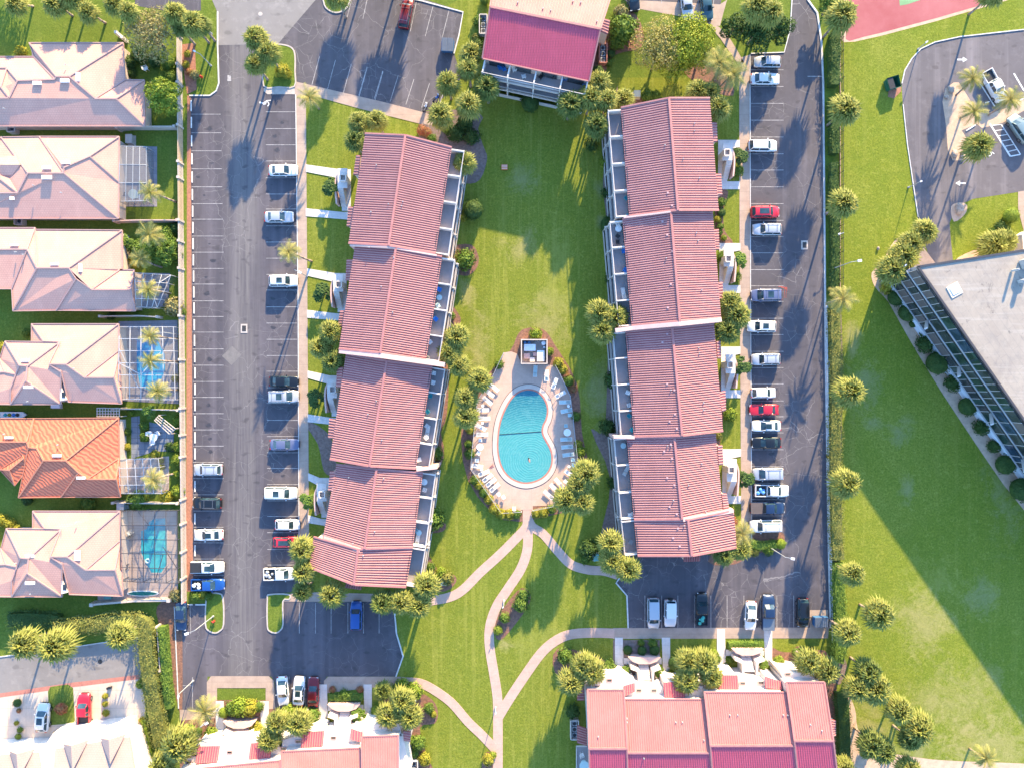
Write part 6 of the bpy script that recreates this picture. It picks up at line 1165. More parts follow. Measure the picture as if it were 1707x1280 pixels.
def carspec(kind, sunroof, rack, long_=1.0):
    key = (kind, sunroof, rack)
    if key in carcache: return carcache[key]
    # L, W, hood z, belt z, roof z, trunk z, ws base, ws top, roof rear, rear glass base
    K = {'sedan': (4.8, 1.84, .92, .96, 1.44, 1.0, .95, .25, -1.15, -1.85), 'suv': (4.75, 1.90, 1.05, 1.1, 1.70, 1.1, 1.15, .55, -1.85, -2.2), 'van': (5.1, 1.98, 1.0, 1.1, 1.76, 1.1, 1.55, .75, -2.1, -2.42),
         'hatch': (4.1, 1.74, .95, 1.0, 1.50, 1.0, 1.0, .4, -1.35, -1.85), 'pickup': (5.7, 1.98, 1.12, 1.2, 1.82, 1.1, 1.35, .75, -.55, -.8), 'fullsuv': (5.4, 2.02, 1.12, 1.18, 1.88, 1.1, 1.45, .85, -2.35, -2.6), 'jeep': (4.3, 1.86, 1.08, 1.15, 1.82, 1.1, .75, .55, -1.85, -2.0)}
    L, Wd, hz, bz, rz, tz, wb, wt, rr_, rb = K[kind]; h = L / 2; w_ = Wd / 2
    body = MB(); X = lambda f: f
    pk = kind == 'pickup'; xr = -0.85 if pk else -h
    st = [(h, w_ * .62, .42, .62, .66, 0), (h - .08, w_ * .80, .32, .70, .76, .01), (h - .3, w_ * .93, .28, .78, .84 * hz / .92 * .97, .02), (h - .75, w_ * .985, .25, bz * .88, hz * .97, .03), (wb + .1, w_, .25, bz * .95, hz + .03, .03), (wb - .4, w_, .25, bz, bz + .02, .02), (0, w_, .25, bz, bz + .02, .02)]
    if pk: st += [(xr, w_, .25, bz, bz + .02, .02)]
    elif kind == 'sedan': st += [(-1.5, w_, .25, bz, bz + .02, .02), (rb, w_ * .99, .27, bz * .97, tz + .02, .03), (-h + .25, w_ * .94, .3, bz * .93, tz, .03), (-h + .06, w_ * .84, .34, .8, .88, .02), (-h, w_ * .7, .42, .66, .72, 0)]
    else: st += [(-1.5, w_, .25, bz, bz + .02, .02), (-h + .25, w_ * .97, .28, bz * .98, bz + .02, .02), (-h + .06, w_ * .9, .32, bz * .88, bz * .94, .02), (-h, w_ * .78, .42, .7, .76, 0)]
    loft(body, st[::-1])
    # greenhouse
    gl = MB(); rf = MB(); zb = bz + .0; tw = w_ * .74 if kind not in ('jeep', 'van') else w_ * .82; bw_ = w_ * .93
    B = {'fl': (wb, bw_ * .86), 'fm': (wb - .35, bw_), 'rm': (rb + .3, bw_), 'rl': (rb, bw_ * .88)}
    low = [(wb + .06, 0, zb + .02), (wb, bw_ * .84, zb), (wb - .45, bw_, zb), (rb + .3, bw_, zb), (rb, bw_ * .86, zb), (rb - .05, 0, zb + .02)]
    top = [(wt + .05, 0, rz - .03), (wt, tw * .93, rz - .05), (wt - .3, tw, rz - .04), (rr_ + .25, tw, rz - .04), (rr_, tw * .93, rz - .06), (rr_ - .03, 0, rz - .04)]
    lo = low + [(x, -y, z) for x, y, z in low[4:0:-1]]; tp = top + [(x, -y, z) for x, y, z in top[4:0:-1]]; n = len(lo)
    gl.add(lo + tp, [(i, (i + 1) % n, n + (i + 1) % n, n + i) for i in range(n)]); 
    # roof panel: crowned grid
    xs = [wt + .03, wt - .2, (wt + rr_) / 2, rr_ + .2, rr_ - .02]; ys = [-1, -.7, 0, .7, 1]; vs = []
    for i, x in enumerate(xs):
        e = .93 if i in (0, 4) else 1.02
        for y in ys: vs.append((x, y * tw * e, rz + (0 if i in (0, 4) else .035) - (.05 if abs(y) == 1 else 0 if y else -.015)))
    fs = [(i * 5 + j, (i + 1) * 5 + j, (i + 1) * 5 + j + 1, i * 5 + j + 1) for i in range(4) for j in range(4)]
    rf.add(vs, fs); 
    rim_ = [vs[k] for k in (0, 5, 10, 15, 20, 21, 22, 23, 24, 19, 14, 9, 4, 3, 2, 1)]
    m_ = len(rim_); rf.add(rim_ + [(x, y, z - .07) for x, y, z in rim_], [(i, m_ + i, m_ + (i + 1) % m_, (i + 1) % m_) for i in range(m_)])
    # pillars in body colour
    for s in (-1, 1):
        for a, b in (((wb, s * bw_ * .84, zb), (wt, s * tw * .93, rz - .04)), ((rb, s * bw_ * .86, zb), (rr_, s * tw * .93, rz - .05)), (((wt + rr_) / 2 - .1, s * bw_, zb), ((wt + rr_) / 2 - .1, s * tw, rz - .04))):
            rf.beam(a, b, .09, .07)
    wh = MB(); ri = MB(); R = .33 if kind in ('sedan', 'hatch') else .38
    tyre = MB(); tyre.tube((0, -.11, 0), (0, .11, 0), R, R, 18); rimm = MB(); rimm.tube((0, -.12, 0), (0, .12, 0), R * .62, R * .62, 12)
    TY, RI = tyre.mesh('wheel', M['tyre']), rimm.mesh('rim', M['rim'])
    lights = MB(); lights.box((h - .13, w_ * .66, .70), (.18, .32, .13)); lights2 = MB(); lights2.box((h - .13, -w_ * .66, .70), (.18, .32, .13))
    tz_ = .85 if not pk else .95
    t1 = MB(); t1.box((-h + .06, w_ * .72, tz_), (.14, .26, .2)); t2 = MB(); t2.box((-h + .06, -w_ * .72, tz_), (.14, .26, .2))
    mi1 = MB(); mi1.box((wb - .45, w_ + .1, bz + .05), (.14, .22, .15)); mi2 = MB(); mi2.box((wb - .45, -w_ - .1, bz + .05), (.14, .22, .15))
    bm = MB()
    for zz in (.42,): bm.box((h + .0, 0, .45), (.1, w_ * 1.2, .2)); bm.box((-h - .0, 0, .45), (.1, w_ * 1.25, .2))
    bm.box((0, 0, .3), (L * .8, Wd * .9, .1))
    bme = body.mesh('body', PC['white'], True); rme = rf.mesh('roof_panel', PC['white'], True)
    spec = [('body', bme, [('bumper', bm.mesh('bumper', M['trimblack']))]), ('windows', gl.mesh('windows', M['carglass'])), ('roof_panel', rme),
            ('headlight', lights.mesh('headlight', M['lamp_clear'])), ('headlight', lights2.mesh('headlight', M['lamp_clear'])), ('tail_light', t1.mesh('tail_light', M['lamp_red'])), ('tail_light', t2.mesh('tail_light', M['lamp_red'])),
            ('mirror', mi1.mesh('mirror', PC['white'])), ('mirror', mi2.mesh('mirror', PC['white']))]
    if sunroof:
        s_ = MB(); s_.box(((wt + rr_) / 2 + .25, 0, rz + .045), (.95 if sunroof == 1 else 1.6, tw * 1.25, .03)); spec.append(('sunroof', s_.mesh('sunroof', M['carglass'])))
    if rack:
        s_ = MB()
        for s in (-1, 1): s_.beam((wt - .2, s * tw * .9, rz + .08), (rr_ + .2, s * tw * .9, rz + .08), .05, .05)
        for x in (wt - .5, rr_ + .5): s_.beam((x, -tw * .9, rz + .1), (x, tw * .9, rz + .1), .05, .03)
        spec.append(('roof_rack', s_.mesh('roof_rack', M['rim'])))
    if pk:
        bd = MB(); x0, x1 = -h + .04, -.9; t_ = .12; zt = 1.14
        bd.box(((x0 + x1) / 2, 0, .6), (x1 - x0, Wd * .98, .5)); 
        for s in (-1, 1): bd.box(((x0 + x1) / 2, s * (w_ - t_ / 2 - .01), 1.0), (x1 - x0, t_, .3))
        bd.box((x0 + .06, 0, 1.0), (.12, Wd - 2 * t_ - .03, .3))
        spec.append(('truck_bed', bd.mesh('truck_bed', PC['white'])))
        fl = MB(); fl.box(((x0 + x1) / 2 + .04, 0, .87), (x1 - x0 - .2, Wd - 2 * t_ - .05, .03)); spec.append(('bed_liner', fl.mesh('bed_liner', M['beddark'])))
        if rack == 'cover' or sunroof == 'cover': pass
    if kind == 'jeep':
        s_ = MB(); s_.tube((-h - .02, 0, 1.0), (-h - .27, 0, 1.0), .37, .37, 16); spec.append(('spare_wheel', s_.mesh('spare_wheel', M['tyre'])))
    fx, bx = h - .95, -h + .95
    carcache[key] = (spec, TY, RI, R, fx, bx, w_, h); return carcache[key]
def car(x, y, ang, kind, colr, label, sunroof=0, rack=0, sc=1.0, cargo=None, group='parked cars'):
    spec, TY, RI, R, fx, bx, w_, h = carspec(kind, sunroof, rack); c = W(x, y, 1.2)
    nm = {'sedan': 'parked_car', 'suv': 'parked_car', 'van': 'parked_van', 'hatch': 'parked_car', 'pickup': 'pickup_truck', 'fullsuv': 'parked_car', 'jeep': 'parked_car'}[kind]
    r = inst(nm, spec, (c.x, c.y, 0), R_(ang + rnd.uniform(-1.3, 1.3)), sc, label, {'van': 'van', 'pickup': 'pickup truck'}.get(kind, 'car'), group, {'car_white': PC[colr]})
    for px_ in (fx, bx):
        for s in (-1, 1):
            o = bpy.data.objects.new('wheel', TY); COL.objects.link(o); o.parent = r; o.location = (px_, s * (w_ - .11), R)
            q = bpy.data.objects.new('rim', RI); COL.objects.link(q); q.parent = o
    if cargo:
        mb = MB(); rr = random.Random(int(x)); mm = M['bluetarp']
        if cargo == 'cover': mb.box((-1.9, 0, 1.17), (1.9, w_ * 1.78, .05)); o = mb.build('bed_cover', M['beddark'])
        elif cargo == 'brown': mb.box((-1.9, 0, 1.17), (1.95, w_ * 1.85, .06)); o = mb.build('bed_cover', M['tonneau'])
        elif cargo == 'grey': mb.box((-1.9, 0, 1.17), (1.95, w_ * 1.85, .06)); o = mb.build('bed_cover', PC['grey'])
        else:
            for k in range(7): mb.ball((-1.9 + rr.uniform(-.6, .7), rr.uniform(-.5, .5), 1.05), rr.uniform(.18, .34), 7, 5, 0, (1, 1, .6))
            o = mb.build('bed_load', {'blue': M['bluetarp'], 'mixed': M['metalgrey'], 'teal': mat('teal_tool', (.05, .35, .3)), 'white': M['skylight']}[cargo])
        o.parent = r
    return r
Ea, We, No, So = 0, 180, 90, -90
CARS = [
 (471, 283, Ea, 'sedan', 'white', 'white sedan alone in the northernmost occupied bay of the western lot'), (464, 361, Ea, 'sedan', 'silver', 'silver sedan north of the slender overhanging palm'), (471, 468, Ea, 'suv', 'white', 'white SUV with dark square sunroof south of the slender palm', 1),
 (472, 636, Ea, 'sedan', 'black', 'black sedan directly north of the silver minivan in the western lot'), (471, 661, Ea, 'van', 'silver', 'silver minivan directly south of the black sedan', 1, 1), (473, 741, Ea, 'sedan', 'slate', 'slate blue sedan alone between minivan and long white SUV'),
 (467, 822, Ea, 'fullsuv', 'white', 'long white SUV with a small sunroof in the western lot', 1), (478, 875, Ea, 'hatch', 'white', 'short white hatchback just north of the red SUV'), (475, 904, Ea, 'hatch', 'red', 'red SUV with dark sunroof partly under a palm', 2), (467, 957, Ea, 'pickup', 'white', 'white pickup with loaded bed, front under a palm', 0, 0, 1, 'mixed'),
 (345, 783, We, 'suv', 'silver', 'silver SUV, northernmost car against the western wheel stops', 0, 1), (343, 839, We, 'suv', 'black', 'black SUV against the western wheel stops', 0, 1), (346, 892, We, 'sedan', 'white', 'white sedan with sunroof against the western wheel stops', 1), (344, 946, Ea, 'pickup', 'white', 'white pickup with black bed cover directly above the blue pickup', 1, 0, .96, 'cover'), (345, 975, Ea, 'pickup', 'blue', 'bright blue pickup at the south end of the western row', 0, 0, .96, 'white'),
 (300, 1028, So, 'sedan', 'navy', 'dark blue sedan parked in the corner beside the thick hedge'), (593, 1027, No, 'suv', 'blue', 'blue SUV alone in the shaded bays south of the western block'), (470, 1153, So + 4, 'sedan', 'white', 'white sedan, leftmost of three cars beside the planter walk'), (497, 1153, No - 2, 'sedan', 'white', 'white sedan with sunroof, middle of three cars', 1), (521, 1154, No - 1, 'sedan', 'maroon', 'maroon car, rightmost of three beside the planter walk'),
 (676, 20, No - 10, 'fullsuv', 'maroon', 'red SUV with roof rack parked in the northern lot', 0, 1, .95),
 (1281, 102, We, 'suv', 'silver', 'silver SUV in the northernmost bay of the eastern lot', 0, 0, .93), (1277, 130, Ea, 'sedan', 'white', 'white sedan just south of the northernmost silver SUV'), (1273, 242, Ea, 'suv', 'white', 'white SUV standing alone, third car from the north in the eastern lot'), (1277, 353, Ea, 'suv', 'red', 'red SUV with long black glass roof', 2), (1280, 382, We, 'suv', 'silver', 'silver SUV directly south of the red SUV', 0, 1),
 (1279, 492, We, 'van', 'slate', 'blue-grey minivan with a red bicycle rack behind', 1, 1), (1271, 544, We, 'suv', 'white', 'white SUV with large dark sunroof south of the blue-grey minivan', 1), (1278, 599, We, 'suv', 'silver', 'silver wagon alone between two white cars', 0, 1), (1274, 655, Ea, 'hatch', 'white', 'white hatchback directly north of the red sedan'), (1275, 683, We, 'sedan', 'red', 'red sedan between two white cars in the eastern lot'), (1279, 710, We, 'sedan', 'white', 'white sedan with sunroof directly south of the red sedan', 1), (1279, 738, We, 'sedan', 'black', 'black long-bonnet car north of the silver van'),
 (1282, 790, We, 'van', 'silver', 'silver minivan directly north of the pickup with blue cargo', 0, 1), (1288, 818, Ea, 'pickup', 'white', 'white pickup carrying blue cargo in its bed', 0, 0, 1, 'blue'), (1281, 847, Ea, 'pickup', 'navy', 'dark blue pickup with brown bed cover', 0, 0, 1, 'brown'), (1278, 877, We, 'fullsuv', 'white', 'white SUV in the last bay before the hedge island', 0, 1, .98),
 (1090, 1023, So, 'van', 'silver', 'silver minivan in shade, leftmost car of the southern bays'), (1118, 1023, So, 'jeep', 'white', 'white boxy off-roader with spare wheel beside the silver minivan', 0, 0, 1.05), (1171, 1016, No, 'pickup', 'black', 'black pickup with teal gear in its bed', 0, 0, .95, 'teal'), (1253, 1027, So - 2, 'sedan', 'white', 'white sedan left of the navy pickup in the southern bays'), (1282, 1021, No, 'pickup', 'navy', 'navy pickup with grey bed cover in the southern bays', 0, 0, 1.02, 'grey'), (1340, 1022, So, 'suv', 'black', 'black SUV beside the blue dumpster in the southern bays'),
 (1146, 6, So + 8, 'sedan', 'silver', 'silver car cut by the top edge above the airy trees'), (1179, 8, So + 8, 'sedan', 'teal', 'dark teal car cut by the top edge above the airy trees'), (1056, -8, So + 8, 'sedan', 'black', 'black car barely visible at the top edge'),
 (1660, 142, -62, 'pickup', 'white', 'white pickup parked diagonally beside the sandy island'), (1703, 213, 125, 'van', 'greygreen', 'grey-green van cut by the right photo edge'),
 (69, 1197, 86, 'hatch', 'white', 'white hatchback with sunroof on the townhouse driveway', 1, 0, 1.15), (138, 1186, 91, 'pickup', 'red', 'red pickup on the townhouse driveway'),
]
for c_ in CARS:
    x, y, a, k, cl, l = c_[:6]; e = list(c_[6:]) + [0, 0, 1, None][len(c_) - 6:]
    car(x, y, a, k, cl, l, *e)
# extras on vehicles
mb = MB(); c = W(1309, 489, 1)
for i in range(2):
    mb.tube((c.x - .2 + i * .3, c.y - .8, 1.0), (c.x - .2 + i * .3, c.y + 1.0, 1.3), .04, .04, 6)
for i in range(3): mb.tube((c.x - 1.2 + i * .5, c.y + 1.1 - i * .15, 1.1), (c.x + .4, c.y + .9 - i * .2, .8), .04, .04, 6)
tag(mb.build('bicycle_rack', mat('red_metal', (.5, .08, .05))), 'red metal bicycle rack behind the blue-grey minivan', 'rack')
def frame_scooter(x, y, a, label, col):
    r = empty('motor_scooter', (0, 0, 0), label, 'scooter', 'scooters by the northern walk'); P = MB()
    P.beam((-.6, 0, .6), (.1, 0, .55), .32, .28); P.beam((.1, 0, .35), (.45, 0, .35), .3, .08); P.beam((.45, 0, .35), (.62, 0, 1.0), .34, .1); b = P.build('body', col, None)
    s_ = MB(); s_.box((-.35, 0, .82), (.6, .28, .12)); s2 = s_.build('seat', M['trimblack']); h_ = MB(); h_.beam((.55, -.33, 1.05), (.55, .33, 1.05), .04, .04); h2 = h_.build('handlebar', M['rim'])
    w2 = []
    for xx in (-.55, .72):
        q = MB(); q.tube((xx, -.05, .25), (xx, .05, .25), .25, .25, 14); w2.append(q.build('wheel', M['tyre']))
    for o in [b, s2, h2] + w2: o.parent = r
    c = W(x, y); r.location = (c.x, c.y, 0); r.rotation_euler = (0, 0, R_(a)); return r
frame_scooter(709, 181, 60, 'white and blue scooter left of the large palm', M['skylight']); frame_scooter(727, 166, 45, 'blue scooter nearest the asphalt corner', PC['blue'])
# ------------------------------------------------------------------ dumpsters, bins, utility boxes
def dumpster(x, y, a, col, label, open_=False, sx=2.0, sy=1.5):
    c = W(x, y, 1.2); r = empty('dumpster', (c.x, c.y, 0), label, 'dumpster'); r.rotation_euler = (0, 0, a)
    mb = MB(); mb.add([(-sx / 2, -sy / 2 + .15, .12), (sx / 2, -sy / 2 + .15, .12), (sx / 2, sy / 2 - .1, .12), (-sx / 2, sy / 2 - .1, .12), (-sx / 2, -sy / 2, 1.2), (sx / 2, -sy / 2, 1.2), (sx / 2, sy / 2, 1.45), (-sx / 2, sy / 2, 1.45)],
                      [(3, 2, 1, 0), (0, 1, 5, 4), (1, 2, 6, 5), (2, 3, 7, 6), (3, 0, 4, 7)])
    for s in (-1, 1): mb.box((s * (sx / 2 + .06), 0, .8), (.1, sy * .8, .16)); mb.box((s * sx * .3, -sy / 2 + .1, .06), (.14, .14, .12))
    mb.box((0, -sy / 2 - .03, 1.18), (sx, .07, .12)); o = mb.build('container', col); o.parent = r
    if open_:
        mb = MB(); mb.box((-sx * .25, 0, 1.3), (sx * .48, sy * .98, .05)); o = mb.build('lid', M['trimblack']); o.parent = r
    else:
        for s in (-1, 1):
            mb = MB(); xx = s * sx * .25
            mb.add([(xx - sx * .24, -sy / 2 - .05, 1.24), (xx + sx * .24, -sy / 2 - .05, 1.24), (xx + sx * .24, sy / 2, 1.5), (xx - sx * .24, sy / 2, 1.5), (xx - sx * .24, -sy / 2 - .05, 1.18), (xx + sx * .24, -sy / 2 - .05, 1.18), (xx + sx * .24, sy / 2, 1.44), (xx - sx * .24, sy / 2, 1.44)], [(0, 1, 2, 3), (7, 6, 5, 4), (0, 4, 5, 1), (1, 5, 6, 2), (2, 6, 7, 3), (3, 7, 4, 0)])
            for k in range(3): mb.beam((xx - sx * .15 + k * sx * .15, -sy / 2, 1.27), (xx - sx * .15 + k * sx * .15, sy / 2, 1.53), .06, .05)
            o = mb.build('lid', M['lidgrey']); o.parent = r
    return r
M['lidgrey'] = mat('grey_plastic_lid', (.16, .18, .21), (.13, .15, .18), 2, .5)
M['bluemetal'] = mat('blue_painted_steel', (.03, .13, .30), (.02, .09, .22), 2, .5); M['greenmetal'] = mat('green_painted_steel', (.02, .14, .08), (.015, .1, .06), 2, .5)
dumpster(746, 75, -.05, M['bluemetal'], 'grey-blue dumpster at the edge of the northern lot', sx=1.9, sy=2.0); dumpster(1369, 1036, .02, M['bluemetal'], 'blue dumpster on the concrete pad in the southeast corner', sx=2.2, sy=1.6); dumpster(1490, 138, .3, M['greenmetal'], 'green dumpster with one lid open beside the eastern driveway', True, 2.0, 1.9)
sheet('dumpster_pad', [(1350, 1016), (1380, 1016), (1380, 1046), (1350, 1046)], .03, M['walk']); sheet('dumpster_pad', [(1482, 146), (1502, 140), (1502, 153), (1490, 165), (1480, 162)], .03, M['pinestraw'])
def ubox(x, y, sx, sy, h, m, label, cat='utility box', nm='utility_box'):
    c = W(x, y, h); r = empty(nm, (c.x, c.y, 0), label, cat); mb = MB(); mb.box((c.x, c.y, .06), (sx + .3, sy + .3, .12)); mb.build('base', M['kerb'], r)
    mb = MB(); mb.box((c.x, c.y, h / 2 + .1), (sx, sy, h)); mb.box((c.x, c.y, h + .13), (sx + .08, sy + .08, .06)); mb.build('cabinet', m, r); return r
M['boxgreen'] = mat('pale_green_cabinet', (.36, .46, .38), (.32, .41, .34), 2, .6); M['boxteal'] = mat('teal_cabinet', (.12, .30, .28), (.1, .26, .24), 2, .6); M['beige'] = mat('beige_cabinet', (.45, .45, .33), (.4, .4, .3), 2, .6)
ubox(739.5, 969, .85, 1.1, .9, M['boxgreen'], 'pale green utility box beside the footpath start'); ubox(994, 929, .8, 1.1, .9, M['boxteal'], 'teal utility box left of the palm trio'); ubox(1062, 157, 1.0, 1.0, .9, M['beige'], 'beige utility box north of the eastern block'); 
def acpen(cx, cy, n, vert, label, brick=False, sc=1.0):
    c = W(cx, cy); r = empty('air_conditioner_pen', (c.x, c.y, 0), label, 'air conditioners'); L = n * .95 + .3; wd = 1.25
    lx, ly = (wd, L) if vert else (L, wd); mb = MB(); t = .14
    for (x, y, sx, sy) in ((-lx / 2, 0, t, ly), (lx / 2, 0, t, ly), (0, -ly / 2, lx - t, t), (0, ly / 2, lx - t, t)): mb.box((c.x + x, c.y + y, .6), (sx, sy, 1.2))
    mb.build('enclosure', M['brick'] if brick else M['rail'], r)
    for i in range(n):
        q = (i - (n - 1) / 2) * .95; x, y = (c.x, c.y + q) if vert else (c.x + q, c.y)
        mb = MB(); mb.box((x, y, .45), (.75, .75, .8)); u = mb.build('condenser', M['metalgrey'], r)
        mb = MB(); mb.tube((x, y, .85), (x, y, .88), .3, .3, 16); 
        f = mb.build('fan_grille', M['trimblack'], r); f.parent = u; f.matrix_parent_inverse = Matrix()
acpen(1004, 94, 3, True, 'brick pen with three condensers right of the northern block', True); acpen(806, 46, 3, True, 'pen with three condensers left of the northern block'); acpen(957, 1211, 3, True, 'pen with three condensers west of the southeastern block'); acpen(328, 1230, 1, False, 'single walled condenser at the southwestern block'); acpen(691, 1273, 2, True, 'pen with condensers at the east end of the southwestern block')
acpen(26, 218, 1, False, 'single condenser behind the first house'); acpen(38, 371, 1, False, 'single condenser behind the second house')
# air conditioners etc near house 4 white box
ubox(93, 677, 1.4, .5, .5, M['skylight'], 'white unit on the ground in the gap below the fourth house')
# hydrants
def hydrant(x, y, label):
    c = W(x, y); mb = MB(); mb.tube((c.x, c.y, 0), (c.x, c.y, .65), .16, .14, 10); mb.ball((c.x, c.y, .68), .15, 10, 6); mb.tube((c.x - .28, c.y, .45), (c.x + .28, c.y, .45), .08, .08, 8); mb.tube((c.x, c.y - .25, .45), (c.x, c.y, .45), .1, .1, 8)
    tag(mb.build('fire_hydrant', mat('hydrant_red', (.55, .03, .02), None, 3, .5)), label, 'fire hydrant')
hydrant(337, 130, 'red fire hydrant on the grass verge near the street'); hydrant(357.5, 1034, 'red fire hydrant on the small kerbed island')
# lamps
def lamp(bx, by, h, dx, dy, label, arm=1.2, hd=.5):
    c = W(bx, by); r = empty('street_lamp', (c.x, c.y, 0), label, 'street lamp', 'lamps around the car parks')
    mb = MB(); mb.tube((c.x, c.y, 0), (c.x, c.y, .3), .18, .16, 10); mb.tube((c.x, c.y, .3), (c.x, c.y, h), .08, .055, 8); mb.build('pole', M['metalgrey'], r)
    l = math.hypot(dx, dy); ux, uy = dx / l, dy / l; e = (c.x + ux * arm, c.y + uy * arm, h + .1)
    mb = MB(); mb.beam((c.x, c.y, h), e, .07, .07); mb.build('arm', M['metalgrey'], r)
    mb = MB(); mb.box((e[0], e[1], h + .1), (hd, hd * .6, .16), math.atan2(uy, ux)); mb.build('lamp_head', M['skylight'], r)
lamp(353, 57, 4.2, -1, .5, 'upper lamp on the grass verge west of the street', .9, .4); lamp(352, 110, 4.2, -1, .5, 'lower lamp on the grass verge near the hydrant', 1.0, .4); lamp(356, 1026, 7, -1, -.4, 'lamp on the small kerbed island', 1.4, .6)
lamp(512, 461, 7, 1, -.5, 'lamp beside the west sidewalk with a long shadow', 1.0, .5); lamp(1386, 449, 7, 1, .15, 'white lamp leaning over the eastern hedge', 1.3, .6); lamp(1282, 911, 7, 1, -.2, 'lamp on the hedge island', 1.2, .6); lamp(322, 1134, 5, -.2, -1, 'lamp by the dead end of the western lot', .5, .4)
lamp(364, 1178, 7, 1, .6, 'lamp rising from the walled planter bed', 1.2, .5); lamp(692, 1158, 2.6, 1, .6, 'short lamp in the bed beside the curving walk', .4, .35); lamp(840, 1000, 2.8, -.5, -1, 'thin lamp post beside the winding footpath', .3, .25); lamp(826, 1178, 2.8, .3, 1, 'thin lamp post at the footpath fork', .3, .25); lamp(1530, 83, 3.0, -.6, -.4, 'small dark post lamp at the driveway bend', .4, .35); lamp(1514, 313, 3.0, 1, .4, 'small dark post lamp on the grass west of the driveway', .4, .35); lamp(1466, 457, 7.5, 1, 1, 'tall thin pole in the sandy bed near the glazed facade', .3, .3); lamp(297, 558, 5, -1, 0, 'pole lamp behind the fence by the blue pool', 1.2, .4)
lamp(1392, 395, 3.2, -1, -.25, 'short white lamp in the shaded hedge', .8, .35)
lamp(1400, 952, 4, -1, .4, 'lamp at the hedge by the palm level with the bottom bays', .8, .4)
# wheel stops
mb = MB(); mb.prism([(-.09, -.92), (.09, -.92), (.09, .92), (-.09, .92)], 0, .09); mb.prism([(-.06, -.9), (.06, -.9), (.06, .9), (-.06, .9)], .09, .14); WS = mb.mesh('wheel_stop', mat('white_concrete_stop', (.74, .73, .72), (.6, .59, .58), 3))
wy = [177, 205, 235.5, 265.5, 296, 325, 353, 380, 407, 434, 461, 487.5, 514, 542, 568, 595, 622, 649, 675.5, 702, 729, 756, 783, 810, 837, 864, 891, 917]
for i, y in enumerate(wy):
    o = bpy.data.objects.new('wheel_stop', WS); COL.objects.link(o); c = W(318.8 + 6.5 * min(1, (y - 177) / 450), y); o.location = (c.x, c.y, .01)
    tag(o, 'white wheel stop, %s from the north along the white fence side' % ORD[i], 'wheel stop', 'white wheel stops along the western bays')
for i, (x, y) in enumerate([(343, 1007), (320, 1007)]):
    o = bpy.data.objects.new('wheel_stop', WS); COL.objects.link(o); c = W(x - 8, y); o.location = (c.x, c.y, .01); o.rotation_euler = (0, 0, math.pi / 2)
    tag(o, ['wheel stop right of the corner sedan, touching the small island', 'wheel stop nearest the dark blue corner sedan'][i], 'wheel stop', 'wheel stops by the corner sedan')
o = bpy.data.objects.new('wheel_stop', WS); COL.objects.link(o); c = W(1618, 214); o.location = (c.x, c.y, .01); o.rotation_euler = (0, 0, R_(-58)); tag(o, 'pale blue wheel stop on the sandy island lot', 'wheel stop')
# ------------------------------------------------------------------ fences
M['fencewhite'] = mat('white_fence', (.50, .43, .38), (.40, .34, .30), 1.5, .8); M['fencetan'] = mat('tan_fence', (.48, .36, .24), (.40, .30, .20), 1.5, .8)
fr = empty('garden_fence', (W(304, 600).x, W(304, 600).y, 0), 'long slatted fence of white and tan panels between the gardens and the car park', 'fence')
xf = lambda y: 303.5 + (y - 65) * .0085
ys = [65, 115, 145, 179, 215, 275, 301, 371, 405, 450, 528, 600, 680, 724, 760, 830, 870, 916, 960, 1001]
for i in range(len(ys) - 1):
    a, b = W(xf(ys[i]), ys[i]), W(xf(ys[i + 1]), ys[i + 1]); h = 1.85; mt = 'fencetan' if 215 <= ys[i] < 371 and ys[i] != 275 else 'fencewhite'
    mb = MB(); n = max(2, int((b - a).length / .22))
    for k in range(n):
        q = lerp(a, b, (k + .5) / n); mb.beam(q + Vector((0, 0, .05)), q + Vector((0, 0, h)), .16, .05) if False else mb.box((q.x, q.y, h / 2), (.05, .17, h))
    mb.beam(a + Vector((.04, 0, .35)), b + Vector((.04, 0, .35)), .05, .1); mb.beam(a + Vector((.04, 0, 1.5)), b + Vector((.04, 0, 1.5)), .05, .1); mb.beam(a + Vector((0, 0, h + .03)), b + Vector((0, 0, h + .03)), .12, .07)
    mb.build('panel', M[mt], fr); mb = MB(); mb.box((a.x, a.y, 1.0), (.32, .3, 2.0)); mb.box((a.x, a.y, 2.03), (.42, .4, .08)); mb.build('post', M['fencewhite'], fr)
def wallline(pts, h, wd, m, label, name='garden_wall', cat='wall', capm=None):
    r = empty(name, W(*pts[0]), label, cat); mb = MB(); strip(mb, [Vector((q.x, q.y)) for q in PX(pts)], wd, 0, h); mb.build('panel', M[m], r)
    mb = MB()
    for q in (pts[0], pts[-1]): c = W(*q); mb.box((c.x, c.y, (h + .15) / 2), (wd + .25, wd + .25, h + .15))
    mb.build('post', M[capm or m], r); return r
wallline([(203, 219), (222, 217), (298, 217)], 1.7, .15, 'fencewhite', 'cream wall between the first and second gardens'); wallline([(199, 372), (240, 371), (303, 371)], 1.7, .15, 'pinkwall', 'pink wall between the second and third gardens'); wallline([(176, 529), (240, 528), (270, 530)], 1.7, .15, 'fencewhite', 'white wall behind the third house')
wallline([(197, 681), (235, 681), (304, 683)], 1.7, .15, 'fencewhite', 'white wall north of the slate patio'); wallline([(197, 835), (260, 836), (303, 836)], 1.7, .15, 'fencewhite', 'cream wall north of the teal pool cage'); wallline([(161, 1003), (230, 997), (288, 996)], 1.5, .3, 'fencewhite', 'white garden wall at the south end of the last house'); wallline([(268, 1040), (271, 1080), (273, 1112)], 1.4, .1, 'fencewhite', 'narrow pale wall hidden inside the thick hedge'); wallline([(202, 62), (212, 70)], 1.6, .2, 'white', 'small white gate north of the first house')
